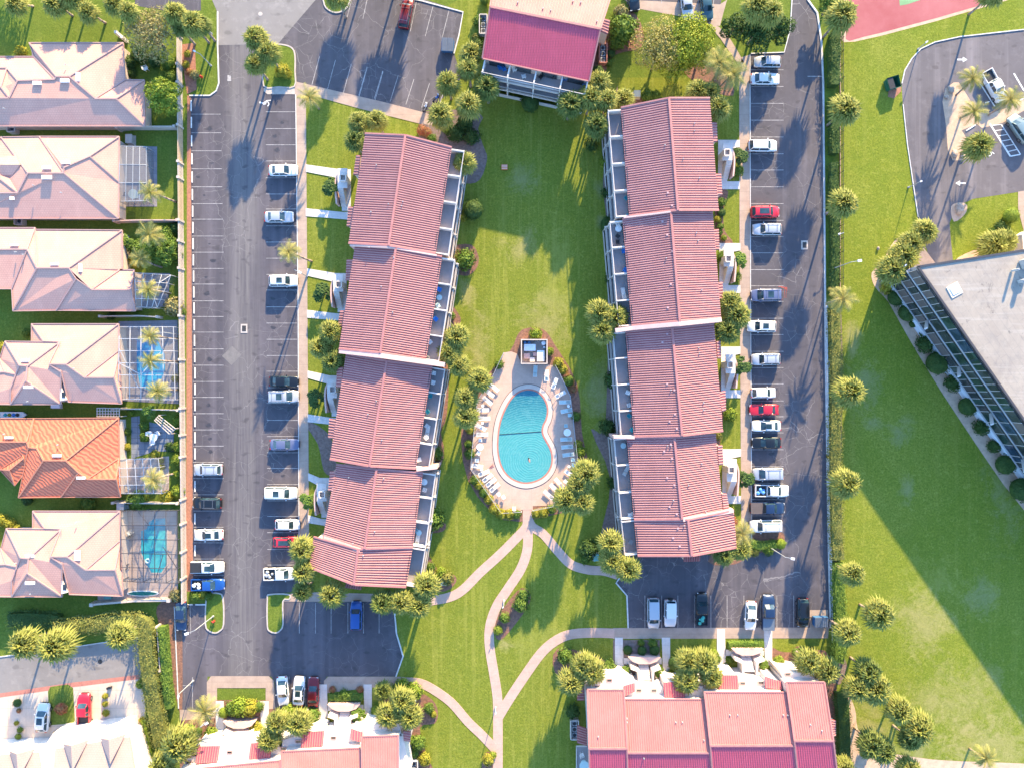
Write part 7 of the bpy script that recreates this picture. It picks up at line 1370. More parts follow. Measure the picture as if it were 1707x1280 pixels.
wallline([(277, 1190), (280, 1215), (286, 1225)], 1.0, .2, 'fencewhite', 'low cream wall at the south end of the narrow hedge')
# black picket fence on the east
pf = empty('picket_fence', W(1399, 270), 'black metal picket fence between the dark hedge and the field', 'fence')
yy = [48 + i * 22 for i in range(21)]
for a_, b_ in zip(yy[:-1], yy[1:]):
    a, b = W(1399, a_), W(1399, b_); mb = MB()
    for k in range(15): q = lerp(a, b, k / 15); mb.box((q.x, q.y, .8), (.03, .03, 1.6))
    for z in (.25, 1.5): mb.beam(a + Vector((0, 0, z)), b + Vector((0, 0, z)), .04, .05)
    mb.build('panel', M['bronze'], pf); mb = MB(); mb.box((a.x, a.y, .9), (.08, .08, 1.8)); mb.build('post', M['bronze'], pf)
mb = MB(); a, b = W(1400.5, 40), W(1400.5, 492); strip(mb, [Vector(a[:2]), Vector(b[:2])], .12, 0, .12); struct(mb.build('kerb', M['sand']))
# low blue-grey retaining edge east of the lot
for (a, b, l) in (((1376, 512), (1379, 760), 'upper'), ((1379, 760), (1384, 945), 'lower')):
    wallline([a, b], .55, .22, 'kerbwhite', 'low pale retaining wall along the eastern lot, %s stretch' % l, 'retaining_wall')
# ------------------------------------------------------------------ pool area
sheet('pool_deck', [(840, 588), (852, 586), (862, 590), (869, 606), (925, 609), (933, 624), (950, 660), (955, 700), (963, 777), (921, 842), (888, 843), (888, 849), (869, 849), (869, 850), (836, 853), (785, 780), (788, 744), (796, 668), (820, 630)], 0.055, M['deck'])
kid = [(879, 650.5), (895, 654), (906, 665), (911.5, 681), (909.5, 697), (904, 709), (903, 722), (909, 735), (916, 748), (919, 762), (917, 777), (909, 790), (896, 799), (878, 803.5), (861, 800), (847, 791), (837, 776), (832, 757), (831, 737), (833.5, 712), (839, 692), (850, 670), (863, 656)]
K = [Vector((q.x, q.y)) for q in PX(smooth(kid, 4, True))]
pool = empty('swimming_pool', (W(876, 728).x, W(876, 728).y, 0), 'kidney-shaped turquoise swimming pool in the middle of the pink deck', 'swimming pool')
m, nt, b, pos = new_mat('pool_water', 0.06)
b.inputs['Specular IOR Level'].default_value = 0.6
sep = nt.nodes.new('ShaderNodeSeparateXYZ'); nt.links.new(pos, sep.inputs[0])
dp = rampn(nt, sep.outputs[1], -8.5, -0.5)
wr = nt.nodes.new('ShaderNodeTexWave'); wr.wave_type = 'RINGS'; wr.rings_direction = 'SPHERICAL'; wr.inputs['Scale'].default_value = .8; wr.inputs['Distortion'].default_value = 5; wr.inputs['Detail'].default_value = 3; wr.inputs['Detail Scale'].default_value = 1.0
mp = nt.nodes.new('ShaderNodeMapping'); c = W(884, 768); mp.inputs['Location'].default_value = (-c.x, -c.y, 0); nt.links.new(pos, mp.inputs['Vector']); nt.links.new(mp.outputs[0], wr.inputs['Vector'])
ca = noisen(nt, pos, 1.3, 4, .6, 1.2)  # caustic light pattern, also mixed into the water colour
col = mixn(nt, dp, (0.06, 0.28, 0.29), (0.003, 0.10, 0.165)); col = mixn(nt, mathn(nt, 'MULTIPLY', rampn(nt, ca, .45, .7), .25), col, (0.17, .38, .38)); col = mixn(nt, mathn(nt, 'MULTIPLY', rampn(nt, wr.outputs['Fac'], .6, 1), .14), col, (.24, .44, .44))
nt.links.new(col, b.inputs['Base Color']); bumpn(nt, b, mathn(nt, 'ADD', mathn(nt, 'MULTIPLY', wr.outputs['Fac'], .35), ca), .3, .12); M['water'] = m
mb = MB(); mb.flat(K, .075); mb.build('water', M['water'], pool)
mb = MB(); strip(mb, offs(K, -.14, True) if True else K, .3, .05, .10, True); mb.build('tile_band', M['brick'], pool)
mb = MB(); a_ = offs(K, -.62, True); area = sum(K[i].x * K[(i + 1) % len(K)].y - K[(i + 1) % len(K)].x * K[i].y for i in range(len(K)))
sg = 1 if area < 0 else -1
for o_ in [x for x in pool.children if x.name.startswith('tile_band')]: bpy.data.objects.remove(o_)
mb = MB(); strip(mb, offs(K, sg * .13, True), .26, .05, .10, True); mb.build('tile_band', M['brick'], pool)
mb = MB(); strip(mb, offs(K, sg * .62, True), .72, .05, .12, True); mb.build('coping', M['cream'], pool)
mb = MB(); strip(mb, offs(K, sg * 1.02, True), .08, .05, .10, True); mb.build('drain_line', M['trimblack'], pool)
mb = MB(); mb.beam(W(832.5, 724, .1), W(903, 719, .1), .08, .05); o = mb.build('rope', M['trimblack'], pool)
# deck fence
dk = empty('deck_fence', W(876, 728), 'thin pale fence around the pool deck', 'fence')
fp = [(869, 851), (836, 853), (785, 780), (788, 744), (796, 668), (820, 630), (840, 588)]; fp2 = [(888, 849), (921, 842), (963, 777), (955, 700), (950, 660), (933, 624), (925, 609)]
for F in (fp, fp2):
    for a_, b_ in zip(F[:-1], F[1:]):
        a, b = W(*a_), W(*b_); mb = MB(); n = int((b - a).length / .2)
        for z in (.15, 1.15): mb.beam(a + Vector((0, 0, z)), b + Vector((0, 0, z)), .05, .05)
        for k in range(n): q = lerp(a, b, k / n); mb.box((q.x, q.y, .6), (.02, .02, 1.1))
        mb.build('panel', M['whiteframe'], dk); mb = MB(); mb.box((a.x, a.y, .65), (.08, .08, 1.3)); mb.build('post', M['whiteframe'], dk)
# equipment pen
c = W(890, 587); ep = empty('pool_equipment_pen', (c.x, c.y, 0), 'walled pen of pumps and tanks at the north end of the pool deck', 'equipment pen')
mb = MB(); X0, X1, Y0, Y1 = -2.1, 2.1, -1.95, 1.95
for (x, y, sx, sy) in ((X0, 0, .16, 4.06), (X1, 0, .16, 4.06), (0, Y0, 4.04, .16), (0, Y1, 4.04, .16)): mb.box((c.x + x, c.y + y, .95), (sx, sy, 1.9))
mb.build('wall', M['cream'], ep); mb = MB(); mb.box((c.x, c.y, .08), (4.0, 3.8, .05)); mb.build('floor', M['kerb'], ep)
for (x, y, r0, h, mm) in ((-1.5, 1.55, .28, 1.0, 'bluemetal'), (-.85, 1.55, .28, 1.0, 'bluemetal'), (1.6, 1.45, .42, 1.1, 'skylight'), (1.7, .75, .22, .8, 'skylight')):
    mb = MB(); mb.tube((c.x + x, c.y + y, .1), (c.x + x, c.y + y, h), r0, r0 * .9, 14); mb.ball((c.x + x, c.y + y, h), r0 * .9, 12, 6, 0, (1, 1, .4)); mb.build('tank', M[mm], ep)
for (x, y, sx, sy, h, mm) in ((-.7, .7, 1.9, 1.1, 1.0, 'skylight'), (1.1, -.7, 1.2, 1.8, 1.1, 'skylight'), (-1.2, -.7, 1.0, .9, .6, 'pinkwall'), (-.3, -1.3, .8, .7, .7, 'white'), (.15, -.4, .6, .6, .5, 'pinkwall')):
    mb = MB(); mb.box((c.x + x, c.y + y, h / 2 + .1), (sx, sy, h)); mb.build('equipment_box', M[mm], ep)
# loungers, tables and chairs
M['sling'] = mat('pale_sling', (.66, .66, .64), (.60, .60, .58), 2, .7); M['slingblue'] = mat('pale_aqua_sling', (.42, .56, .57), (.38, .5, .52), 2, .7); M['plasticwhite'] = mat('white_plastic', (.74, .73, .72), (.7, .69, .68), 2, .4)
def lounger_spec(m_):
    s_ = MB()
    for k in range(9): s_.box((-.1 + k * .135, 0, .38), (.115, .56, .03))
    b_ = MB()
    for k in range(5): s = .13 * (k + .5); b_.add([(-.2 - s * .9 - .05, -.28, .42 + s * .5 - .025), (-.2 - s * .9 + .05, -.28, .42 + s * .5 + .025), (-.2 - s * .9 + .05, .28, .42 + s * .5 + .025), (-.2 - s * .9 - .05, .28, .42 + s * .5 - .025)], [(3, 2, 1, 0)])
    f = MB()
    for s in (-1, 1): f.beam((-.2, s * .31, .38), (1.1, s * .31, .38), .05, .05); f.beam((-.2, s * .31, .38), (-.85, s * .31, .75), .05, .05)
    f.beam((1.1, -.31, .38), (1.1, .31, .38), .05, .05); f.beam((-.85, -.31, .75), (-.85, .31, .75), .05, .05)
    lg = []
    for x in (-.15, 1.0):
        for s in (-1, 1): q = MB(); q.beam((x, s * .31, 0), (x, s * .31, .38), .05, .05); lg.append(('leg', q.mesh('leg', M['plasticwhite'])))
    return [('seat', s_.mesh('seat', M[m_])), ('backrest', b_.mesh('backrest', M[m_])), ('frame', f.mesh('frame', M['plasticwhite']))] + lg
LS, LSB = lounger_spec('sling'), lounger_spec('slingblue')
def chair_spec(m_):
    s_ = MB(); s_.box((0, 0, .42), (.48, .48, .04)); b_ = MB(); b_.beam((-.24, -0, .46), (-.34, 0, .88), .48, .04); b_.v = b_.v
    f = MB()
    for s in (-1, 1): f.beam((-.24, s * .27, .62), (.24, s * .27, .62), .05, .04)
    lg = []
    for x in (-.2, .2):
        for s in (-1, 1): q = MB(); q.beam((x, s * .22, 0), (x, s * .22, .42 if x < 0 else .62), .04, .04); lg.append(('leg', q.mesh('leg', M[m_])))
    return [('seat', s_.mesh('seat', M[m_])), ('backrest', b_.mesh('backrest', M[m_])), ('armrest', f.mesh('armrest', M[m_]))] + lg
M['chairblue'] = mat('blue_fabric', (.02, .20, .60), (.02, .16, .5), 2, .7); M['chairteal'] = mat('teal_fabric', (.02, .35, .42), (.02, .3, .36), 2, .7); M['chairdark'] = mat('dark_wicker', (.03, .03, .035), None, 4, .7)
CS = {k: chair_spec(k) for k in ('plasticwhite', 'slingblue', 'chairblue', 'chairteal', 'chairdark', 'metalgrey')}
def table_spec(r0, m_, um=False):
    t_ = MB(); t_.tube((0, 0, .70), (0, 0, .73), r0, r0, 20); l_ = MB(); l_.tube((0, 0, .03), (0, 0, .7), .04, .04, 8); l_.tube((0, 0, 0), (0, 0, .03), r0 * .55, r0 * .5, 14)
    return [('tabletop', t_.mesh('tabletop', M[m_])), ('pedestal', l_.mesh('pedestal', M[m_]))]
TS, TB, TG = table_spec(.24, 'plasticwhite'), table_spec(.58, 'plasticwhite'), table_spec(.5, 'slingblue')
SH_, wl = 0, [(822.6, 645, -40), (815, 654.5, -38), (812, 667, -42), (804.5, 683, 0), (806.6, 697, 0), (801, 711, -30), (803, 723.5, 0), (794.7, 776, -8), (806, 788, 22), (812.5, 796, 36), (818, 803.5, 38), (824, 812, 40)]
for i, (x, y, a) in enumerate(wl):
    c = W(x, y); inst('sun_lounger', LS, (c.x, c.y, .055), R_(a), .96, 'white sun lounger on the west side of the deck, %s from the north' % ORD[i], 'sun lounger', 'sun loungers around the pool')
el = [(892, 620, 86, 1), (911, 627, 88, 1), (924, 640, 68, 0), (933, 658, 28, 0), (942.5, 670, 2, 1), (945, 684, 12, 1), (944.6, 731.5, 3, 1), (946, 744, 6, 1), (948, 757, 8, 1), (950.5, 790, -35, 0), (932.4, 804.6, -48, 0), (924.7, 813.5, -45, 0), (915, 824.5, -42, 0)]
for i, (x, y, a, bl) in enumerate(el):
    c = W(x, y); inst('sun_lounger', LSB if bl else LS, (c.x, c.y, .055), R_(a + 180) if i > 3 else R_(a), .96, '%s sun lounger on the east side of the deck, %s from the north' % ('pale aqua' if bl else 'white', ORD[i]), 'sun lounger', 'sun loungers around the pool')
for i, (x, y, l) in enumerate([(805, 676, 'small white side table between third and fourth western loungers'), (804.5, 704.5, 'small white side table between fifth and sixth western loungers'), (803, 781.5, 'small white side table below the lowest straight western lounger'), (947, 676.5, 'small white side table between two aqua loungers'), (948, 776.5, 'small white side table beside the paired southeastern chairs')]):
    c = W(x, y); inst('side_table', TS, (c.x, c.y, .055), 0, 1, l, 'side table', 'small side tables on the deck')
c = W(800.5, 744); inst('round_table', TB, (c.x, c.y, .055), 0, 1, 'round white table on the west side of the deck', 'table'); c = W(945, 720); inst('round_table', TB, (c.x, c.y, .055), 0, 1.05, 'round white table on the east side of the deck', 'table')
for (x, y, a, k, l) in [(801, 733.5, -90, 'plasticwhite', 'white chair north of the western round table'), (798.7, 753.5, 60, 'plasticwhite', 'white chair south of the western round table'), (795.7, 766.5, 0, 'plasticwhite', 'white chair alone above the lowest straight western lounger'), (831, 822, 130, 'plasticwhite', 'white chair, left of two at the southwest deck end'), (839, 826.6, 120, 'plasticwhite', 'white chair, right of two at the southwest deck end'), (942, 801, 140, 'plasticwhite', 'white chair between southeastern loungers'), (955, 774, 180, 'slingblue', 'lower of two aqua chairs at the southeast'), (954, 765.5, 180, 'slingblue', 'upper of two aqua chairs at the southeast'), (948.6, 691.5, 180, 'slingblue', 'aqua chair below the upper eastern loungers'), (943, 709.5, -90, 'slingblue', 'chair north of the eastern round table'), (857, 846, 90, 'plasticwhite', 'white chair against the fence left of the pool gate')]:
    c = W(x, y); inst('deck_chair', CS[k], (c.x, c.y, .055), R_(a), 1, l, 'chair', 'chairs on the pool deck')
# life ring pole on the deck
mb = MB(); a, b = W(815.5, 780, .9), W(822, 774, .9); mb.tube((a.x, a.y, .1), (b.x, b.y, .15), .04, .04, 6); mb.tube((a.x + .2, a.y - .1, .1), (b.x + .2, b.y - .2, .15), .03, .03, 6); tag(mb.build('rescue_pole', mat('red_pole', (.5, .1, .08))), 'thin reddish rescue pole lying west of the pool', 'pole')
# swimmer
def person(loc, rz, pose, skin, cloth, label):
    V, Ed, Rd = pose; me = bpy.data.meshes.new('body'); me.from_pydata(V, Ed, []); o = bpy.data.objects.new('person', me); COL.objects.link(o); o.location = loc; o.rotation_euler = (0, 0, rz)
    mo = o.modifiers.new('skin', 'SKIN')
    for i, rr in enumerate(Rd): me.skin_vertices[0].data[i].radius = (rr, rr)
    me.skin_vertices[0].data[0].use_root = True
    su = o.modifiers.new('sub', 'SUBSURF'); su.levels = 1; su.render_levels = 2; me.materials.append(skin); tag(o, label, 'person'); return o
skin = mat('skin', (.50, .28, .20), None, 5, .6)
V = [(0, 0, 0), (.2, 0, .03), (.42, 0, .06), (.54, 0, .09), (.68, 0, .12), (.42, .2, .05), (.62, .38, .02), (.85, .45, 0), (.42, -.2, .05), (.6, -.4, .02), (.82, -.5, 0), (-.1, .1, 0), (-.48, .14, -.04), (-.88, .12, -.05), (-.1, -.1, 0), (-.46, -.2, -.04), (-.85, -.24, -.05)]
Ed = [(0, 1), (1, 2), (2, 3), (3, 4), (2, 5), (5, 6), (6, 7), (2, 8), (8, 9), (9, 10), (0, 11), (11, 12), (12, 13), (0, 14), (14, 15), (15, 16)]
Rd = [.14, .13, .15, .06, .11, .07, .05, .035, .07, .05, .035, .1, .07, .04, .1, .07, .04]
c = W(883, 770); sw = person((c.x, c.y, -.04), R_(105), (V, Ed, Rd), skin, skin, 'swimmer floating in the lower part of the kidney-shaped pool')
mb = MB(); mb.ball((.69, 0, .16), .115, 10, 7); o = mb.build('hair', mat('dark_hair', (.02, .015, .012))); o.parent = sw
# goal-like orange sign on the great lawn
c = W(841, 280); r = empty('lawn_box', (c.x, c.y, 0), 'small orange and white box on the shaded great lawn', 'box'); mb = MB(); mb.box((c.x, c.y, .2), (1.0, .8, .4)); mb.build('crate', mat('orange_box', (.75, .25, .10), (.65, .2, .08), 2), r)
mb = MB(); [mb.box((c.x, c.y + k * .26, .42), (.9, .05, .04)) for k in (-1, 0, 1)]; mb.build('slat', M['plasticwhite'], r)
# balcony furniture
BF = [(733.5, 484, 'chairblue', 'blue chair on the western block balcony, north of the round glass table', 6), (731, 511, 'slingblue', 'pale blue chair south of the round glass table, western block', 6), (727.5, 533, 'chairblue', 'long blue chair on the balcony one bay south of the glass table', 6),
      (718, 571, 'plasticwhite', 'white chair on the last balcony of the second western section', 6), (713, 598, 'metalgrey', 'pale chair tucked at the section end of the western block', 6), (724, 623, 'plasticwhite', 'upper pale chair at the top of the third western section', 5), (723, 637, 'plasticwhite', 'lower pale chair at the top of the third western section', 5), (718, 659, 'chairteal', 'upper teal chair on a western balcony', 5), (713, 686, 'chairteal', 'lower teal chair on a western balcony', 5), (712, 709, 'plasticwhite', 'white chair above the white table, western balcony', 5), (711, 728, 'plasticwhite', 'white chair below the white table, western balcony', 5), (700, 765, 'plasticwhite', 'white chair on the balcony at the end of the third western section', 5), (708, 815, 'plasticwhite', 'white chair below the round white balcony table', 4.5), (694, 882, 'slingblue', 'pale chair on the lower western balconies', 4.5),
      (841, 118, 'chairblue', 'blue chair at the left end of the northern block balcony', 5.5), (834, 116, 'chairblue', 'second blue chair at the left end of the northern block balcony', 5.5), (857, 119, 'plasticwhite', 'white folding chair on the northern block balcony', 5.5), (873, 130, 'plasticwhite', 'white bench chair on the northern block balcony', 5.5), (941, 134, 'chairblue', 'blue chair left on the last northern balcony', 5.5), (973, 142, 'chairblue', 'blue chair at the right end of the northern balcony', 5.5), (901, 131, 'chairdark', 'dark chair on the third northern balcony', 5.5), (923, 130, 'chairdark', 'dark seat at the divider of the third northern balcony', 5.5),
      (1043, 332, 'chairteal', 'teal chair at the bottom of the first eastern section balconies', 6), (1044, 362, 'chairteal', 'teal chair at the very end of the first eastern section', 6), (1029, 376, 'plasticwhite', 'white chair at the top of the second eastern section', 5.7), (1029, 395, 'chairdark', 'dark chair in the top bay of the second eastern section', 5.7), (1029, 405, 'chairdark', 'second dark chair in the top bay of the second eastern section', 5.7), (1039, 421, 'chairblue', 'upper blue chair on the eastern block balconies', 5.7), (1041, 452, 'chairblue', 'lower blue chair on the eastern block balconies', 5.7), (1045, 654, 'plasticwhite', 'upper white chair on the third eastern section', 5), (1048, 675, 'plasticwhite', 'lower white chair on the third eastern section', 5), (1048, 692, 'chairteal', 'upper teal chair on the third eastern section', 5), (1052, 716, 'chairteal', 'lower teal chair on the third eastern section', 5), (1049, 857, 'plasticwhite', 'white chair on the fourth eastern section', 4.5), (1055, 855, 'plasticwhite', 'second white chair on the fourth eastern section', 4.5), (1051, 902, 'metalgrey', 'grey chair on the last eastern balcony', 4.5), (970, 1255, 'plasticwhite', 'white chair on the western gable balcony of the southeastern block', 2.8)]
for (x, y, k, l, z) in BF:
    zz = {6: 5.85, 5.7: 5.7, 5: 4.8, 4.5: 4.4, 5.5: 5.5, 2.8: 2.8}[z]; c = W(x, y, zz); inst('balcony_chair', CS[k], (c.x, c.y, zz), rnd.uniform(0, 6), 1.15, l, 'chair', 'chairs on the apartment balconies')
def lng(x, y, z, a, l, sp): c = W(x, y, z); inst('balcony_lounger', sp, (c.x, c.y, z), R_(a), .9, l, 'lounger')
lng(1039, 491, 5.7, 100, 'white lounger on the second eastern section balcony', LS); lng(1043, 784, 4.4, 60, 'white lounger on the fourth eastern section balcony', LS); lng(696, 901, 4.4, 80, 'white lounger on the lowest western balconies', LS); lng(713, 719, 4.8, 80, 'short white lounger on the third western section', LS)
for (x, y, z, l) in [(733, 497, 5.7, 'round glass table between blue chairs on a western balcony'), (708, 802, 4.4, 'round white table at the top of the fourth western section'), (1030, 383, 5.7, 'small round white table on the second eastern section'), (973, 1270, 2.8, 'large aqua round table on the southeastern block gable balcony'), (1038, 742, 4.4, 'dark round table at the top of the fourth eastern section'), (699, 886, 4.4, 'small round table on the lowest western balconies')]:
    c = W(x, y, z); inst('balcony_table', TG if 'white' not in l else TB, (c.x, c.y, z), 0, {'l': 1.6}.get(l[0], .9), l, 'table', 'tables on the apartment balconies')
# rocks
M['rock'] = mat('weathered_rock', (.40, .33, .28), (.25, .2, .17), 1.5, .9, bump=.8, bscale=4)
for (x, y, r0, l) in [(1584, 150, 8, 'large pale rock at the north tip of the sandy island'), (1577, 163, 5, 'small grey rock on the sandy island'), (1590, 258, 8, 'dark rock at the south tip of the sandy island'), (1604, 262, 5, 'pinkish rock at the south tip of the sandy island'), (1598, 350, 11, 'long rock at the driveway mouth'), (1463, 415, 4, 'small rock in the grass near the corner palms'), (1503, 433, 5, 'dark rock below the corner palms')]:
    c = W(x, y); mb = MB(); mb.ball((0, 0, .2), r0 * .085, 12, 8, 0, (1, .7, .6)); mb.v = [tuple(Vector(q) * (1 + .35 * noise.noise(Vector(q) * 1.8 + Vector((x, y, 0))))) for q in mb.v]
    o = mb.build('rock', M['rock']); o.location = (c.x, c.y, 0); o.rotation_euler = (0, 0, rnd.uniform(0, 3)); tag(o, l, 'rock')
# ------------------------------------------------------------------ screened pool cages behind the houses
def meshscreen(name, c, alpha):
    m = bpy.data.materials.new(name); m.use_nodes = True; nt = m.node_tree; b = nt.nodes['Principled BSDF']; b.inputs['Base Color'].default_value = (*c, 1); b.inputs['Roughness'].default_value = .8
    tr = nt.nodes.new('ShaderNodeBsdfTransparent'); mx = nt.nodes.new('ShaderNodeMixShader'); mx.inputs[0].default_value = alpha
    nt.links.new(tr.outputs[0], mx.inputs[1]); nt.links.new(b.outputs[0], mx.inputs[2]); nt.links.new(mx.outputs[0], nt.nodes['Material Output'].inputs['Surface']); return m
M['screen'] = meshscreen('insect_screen', (.18, .18, .19), .16); M['screendense'] = meshscreen('dense_screen', (.22, .21, .22), .45)
def cage(label, q, h, nx, ny, fm, bw_=.11, screen='screen', hi=1.2, diag=()):
    """q: 4 image points NW, NE, SE, SW of the roof at height h; middle raised"""
    c = W(sum(p[0] for p in q) / 4, sum(p[1] for p in q) / 4); r = empty('pool_cage', (c.x, c.y, 0), label, 'pool enclosure')
    def pt(u, v):
        a = lerp(Vector(q[0]), Vector(q[1]), u); b = lerp(Vector(q[3]), Vector(q[2]), u); p = lerp(a, b, v); e = min(v, 1 - v, (1 - u) * 1.3)
        return W(p.x, p.y, h + hi * min(1, e / .26))
    fr_ = MB(); U = [i / nx for i in range(nx + 1)]; V_ = [j / ny for j in range(ny + 1)]
    for v in V_:
        for a, b in zip(U[:-1], U[1:]): fr_.beam(pt(a, v), pt(b, v), bw_, bw_)
    for u in U:
        for a, b in zip(V_[:-1], V_[1:]): fr_.beam(pt(u, a), pt(u, b), bw_, bw_)
    for (a, b) in diag: fr_.beam(pt(*a), pt(*b), bw_, bw_)
    fr_.build('roof_frame', M[fm], r)
    for (u, v) in [(u, v) for u in U for v in (0, 1)] + [(1, v) for v in V_[1:-1]]:
        p = pt(u, v); mb = MB(); mb.beam((p.x, p.y, 0), (p.x, p.y, p.z), bw_, bw_); mb.build('post', M[fm], r)
    mb = MB(); 
    for i in range(nx):
        for j in range(ny): mb.add([pt(U[i], V_[j]), pt(U[i + 1], V_[j]), pt(U[i + 1], V_[j + 1]), pt(U[i], V_[j + 1])], [(3, 2, 1, 0)])
    mb.build('screen_roof', M[screen], r); mb = MB()
    for (A, B) in ((pt(0, 0), pt(1, 0)), (pt(0, 1), pt(1, 1)), (pt(1, 0), pt(1, 1))): mb.add([(A.x, A.y, .1), (B.x, B.y, .1), (B.x, B.y, B.z), (A.x, A.y, A.z)], [(0, 1, 2, 3)])
    mb.build('screen_wall', M[screen], r); return r
def gpool(q, cA, cB, label, coping='patio', sm=0):
    P = [Vector((a.x, a.y)) for a in PX(smooth(q, 3, True) if sm else q)]; c = sum(P, Vector((0, 0))) / len(P)
    r = empty('garden_pool', (c.x, c.y, 0), label, 'swimming pool'); m, nt, b, pos = new_mat('garden_pool_water', .05); f = noisen(nt, pos, .8, 4, .6, .6)
    nt.links.new(mixn(nt, rampn(nt, f, .4, .65), cA, cB), b.inputs['Base Color']); bumpn(nt, b, f, .15, .05)
    mb = MB(); mb.flat(P, .075); mb.build('water', m, r); mb = MB(); strip(mb, P, .3, .04, .10, True); mb.build('coping', M[coping], r)
sheet('lanai_floor', [(199, 243), (262, 245), (262, 345), (197, 345)], .04, M['patiogrey']); cage('grey screened porch behind the second house', [(200, 244), (244, 245), (244, 335), (198, 336)], 2.6, 4, 3, 'metalgrey', .08, 'screendense', .5)
sheet('back_lawn', [(245, 222), (304, 220), (304, 370), (202, 370), (202, 348), (262, 345)], .012, M['lush'])
sheet('lanai_floor', [(222, 455), (284, 456), (280, 512), (226, 512)], .04, M['patiogrey']); cage('small white-framed pool cage of the third house', [(224, 455), (285, 459), (262, 513), (227, 512)], 2.6, 4, 4, 'whiteframe', .075, 'screen', .9, [((.75, .25), (1, 0)), ((.75, .75), (1, 1))])
gpool([(262, 468), (278, 468), (278, 482), (262, 482)], (.02, .05, .10), (.03, .08, .14), 'small dark spa inside the third house cage')
sheet('lanai_floor', [(198, 536), (296, 534), (298, 673), (200, 668)], .04, M['patiogrey']); cage('large white-framed cage over the blue pool of the fourth house', [(199, 545), (289, 545), (292, 666), (197, 665)], 2.6, 5, 6, 'whiteframe', .09, 'screen', 1.0, [((.4, .66), (.78, .33)), ((.0, .3), (.35, .83)), ((.4, .66), (.0, .5))])
gpool([(227, 563), (262, 562), (276, 590), (277, 615), (268, 640), (250, 652), (233, 645), (227, 615)], (.02, .20, .42), (.05, .34, .52), 'blue swimming pool under the white-framed cage', 'patiogrey')
sheet('slate_patio', [(219, 695), (233, 693), (234, 736), (248, 736), (249, 703), (262, 706), (290, 712), (290, 752), (258, 752), (219, 764)], .04, M['slate']); sheet('lanai_floor', [(197, 766), (282, 760), (282, 822), (200, 823)], .04, M['patio'])
cage('white-framed patio cage of the orange-roofed house', [(198, 766), (264, 764), (270, 822), (200, 822)], 2.6, 5, 4, 'whiteframe', .075, 'screen', .8)
sheet('lanai_floor', [(201, 850), (296, 850), (297, 1000), (163, 1002), (163, 990), (203, 984)], .04, M['patio']); cage('large dark-framed cage over the teal pool of the last house', [(202, 852), (295, 851), (296, 972), (201, 968)], 2.6, 5, 5, 'bronze', .09, 'screen', 1.0, [((.75, .5), (1, .8)), ((.6, 1), (.75, .6)), ((.3, 0), (.5, .2))])
gpool([(248, 868), (258, 862), (279, 862), (280, 900), (280, 940), (270, 955), (252, 955), (243, 940), (234, 920), (234, 884), (244, 880)], (.02, .27, .33), (.05, .40, .42), 'teal swimming pool under the dark-framed cage', 'patio')
# ring float, paddle board, canoe shapes, garden furniture
mb = MB(); c = W(247, 934); n = 20
for i in range(n):
    a0, a1 = 6.283 * i / n, 6.283 * (i + 1) / n; mb.tube((c.x + .32 * math.cos(a0), c.y + .32 * math.sin(a0), .16), (c.x + .32 * math.cos(a1), c.y + .32 * math.sin(a1), .16), .11, .11, 7)
tag(mb.build('ring_float', mat('aqua_vinyl', (.5, .75, .8))), 'pale aqua ring float in the teal pool', 'float')
c = W(239, 988); mb = MB(); L, w0 = 2.5, .38; pts = [(L * math.cos(t * .2618), w0 * math.sin(t * .2618)) for t in range(24)]
r = empty('paddle_board', (c.x, c.y, .1), 'teal paddle board with white rim on the patio below the dark-framed cage', 'paddle board')
mb.prism([(x * 1.06 + c.x, y * 1.25 + c.y) for x, y in pts], .08, .2, bottom=True); mb.build('rim', M['plasticwhite'], r); mb = MB(); mb.prism([(x * .94 + c.x, y * .85 + c.y) for x, y in pts], .2, .26); mb.build('deck', mat('teal_board', (.01, .16, .14)), r)
for (x, y, a, k, l) in [(222, 885, 30, 'metalgrey', 'grey patio chair beside the teal pool, upper'), (221, 890, 80, 'chairdark', 'dark patio chair beside the teal pool, lower'), (209, 937, 10, 'metalgrey', 'patio chair near the dark cage west corner, upper'), (213, 942, 100, 'chairdark', 'patio chair near the dark cage west corner, lower'), (206, 953, 40, 'metalgrey', 'patio chair by the last house wall'), (266, 722, 200, 'plasticwhite', 'white garden chair right of the slate patio table'), (258, 736, 90, 'plasticwhite', 'white garden chair below the slate patio table'), (253, 722, 0, 'plasticwhite', 'white garden chair left of the slate patio table'), (208, 325, 80, 'chairdark', 'dark chair inside the grey screened porch'), (205, 612, 40, 'chairdark', 'dark lounge chair under the white cage, upper'), (203, 622, 60, 'metalgrey', 'lounge chair under the white cage, lower'), (206, 801, 0, 'chairdark', 'dark chair under the patio cage'), (222, 810, 40, 'metalgrey', 'grey chair under the patio cage'), (246, 117, 20, 'plasticwhite', 'white chair in the first house garden')]:
    c = W(x, y); inst('patio_chair', CS[k], (c.x, c.y, .04), R_(a), 1.3, l, 'chair', 'chairs in the back gardens')
c = W(260, 728); inst('patio_table', TB, (c.x, c.y, .04), 0, 1.1, 'round white table on the slate patio', 'table'); c = W(228, 327); inst('patio_table', TG, (c.x, c.y, .04), 0, 1.6, 'table inside the grey screened porch', 'table')
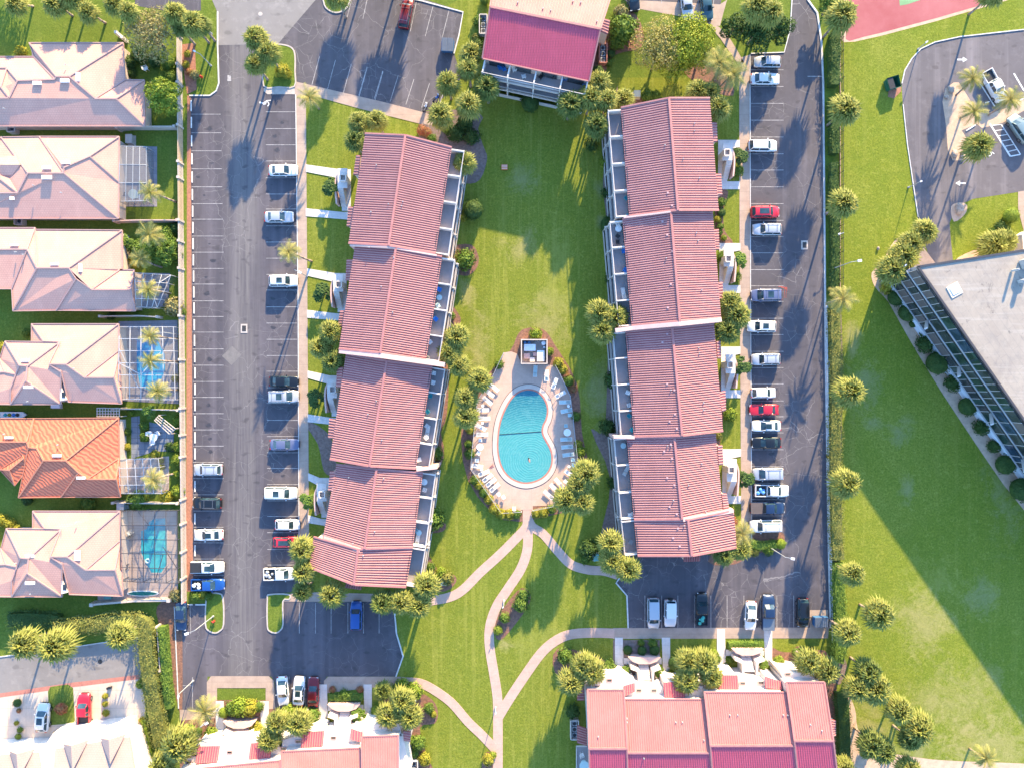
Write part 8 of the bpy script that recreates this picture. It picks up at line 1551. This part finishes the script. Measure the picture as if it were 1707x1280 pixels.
# pergolas
def pergola(q, h, nx, ny, label, m='fencewhite', bw_=.1):
    c = W(q[0][0], q[0][1]); r = empty('pergola', (c.x, c.y, 0), label, 'pergola'); mb = MB(); Q_ = [W(p[0], p[1], h) for p in q]
    for i in range(nx + 1): mb.beam(lerp(Q_[0], Q_[1], i / nx), lerp(Q_[3], Q_[2], i / nx), bw_, .14)
    up = Vector((0, 0, .14))
    for j in range(ny + 1): mb.beam(lerp(Q_[0], Q_[3], j / ny) + up, lerp(Q_[1], Q_[2], j / ny) + up, bw_, .12)
    mb.build('roof_slats', M[m], r)
    for p in Q_: mb = MB(); mb.beam((p.x, p.y, 0), (p.x, p.y, h), .12, .12); mb.build('post', M[m], r)
pergola([(265, 692), (293, 714), (283, 723), (258, 700)], 2.4, 7, 3, 'white lattice pergola over the slate patio'); pergola([(162, 680), (199, 680), (199, 694), (162, 694)], 2.3, 8, 3, 'white slatted pergola between the fourth and orange-roofed houses')
# garden sheds/steps
ubox(215, 232, 1.0, 1.4, 1.0, M['fencewhite'], 'white bench box near the wall of the second garden', 'box', 'storage_box'); ubox(201, 843, 1.1, 1.2, 1.3, M['metalgrey'], 'grey storage box north of the dark-framed cage', 'box', 'storage_box'); ubox(180, 995, 1.1, .5, .6, M['boxteal'], 'pale teal chest by the last house south wall', 'box', 'storage_box')
# kayak trailer with gear in the gap north of the orange roof
c = W(26, 691); r = empty('utility_trailer', (c.x, c.y, 0), 'white trailer loaded with colourful gear above the orange roof', 'trailer'); mb = MB(); mb.prism([(c.x - 2.1, c.y - .5), (c.x + 1.6, c.y - .5), (c.x + 2.2, c.y), (c.x + 1.6, c.y + .5), (c.x - 2.1, c.y + .5)], .3, .7, bottom=True); mb.build('hull', M['plasticwhite'], r)
for i, (dx, mm) in enumerate([(-1.2, 'chairteal'), (-.5, 'bushyellow'), (.2, 'chairblue'), (.8, 'trimblack')]): mb = MB(); mb.ball((c.x + dx, c.y, .75), .34, 8, 6, 0, (1, .9, .6)); mb.build('gear', M[mm], r)
mb = MB(); [mb.tube((c.x - .3, c.y + s * .55, .3), (c.x - .3, c.y + s * .65, .3), .3, .3, 12) for s in (-1, 1)]; mb.build('wheels', M['tyre'], r)
# bins on the driveway
for (x, y, l) in [(182, 1145, 'left small dark bin on the townhouse driveway'), (186, 1144, 'right small dark bin on the townhouse driveway')]:
    c = W(x, y); mb = MB(); mb.tube((c.x, c.y, .02), (c.x, c.y, .5), .16, .2, 12); mb.tube((c.x, c.y, .5), (c.x, c.y, .54), .22, .22, 12); tag(mb.build('bin', M['trimblack']), l, 'bin')
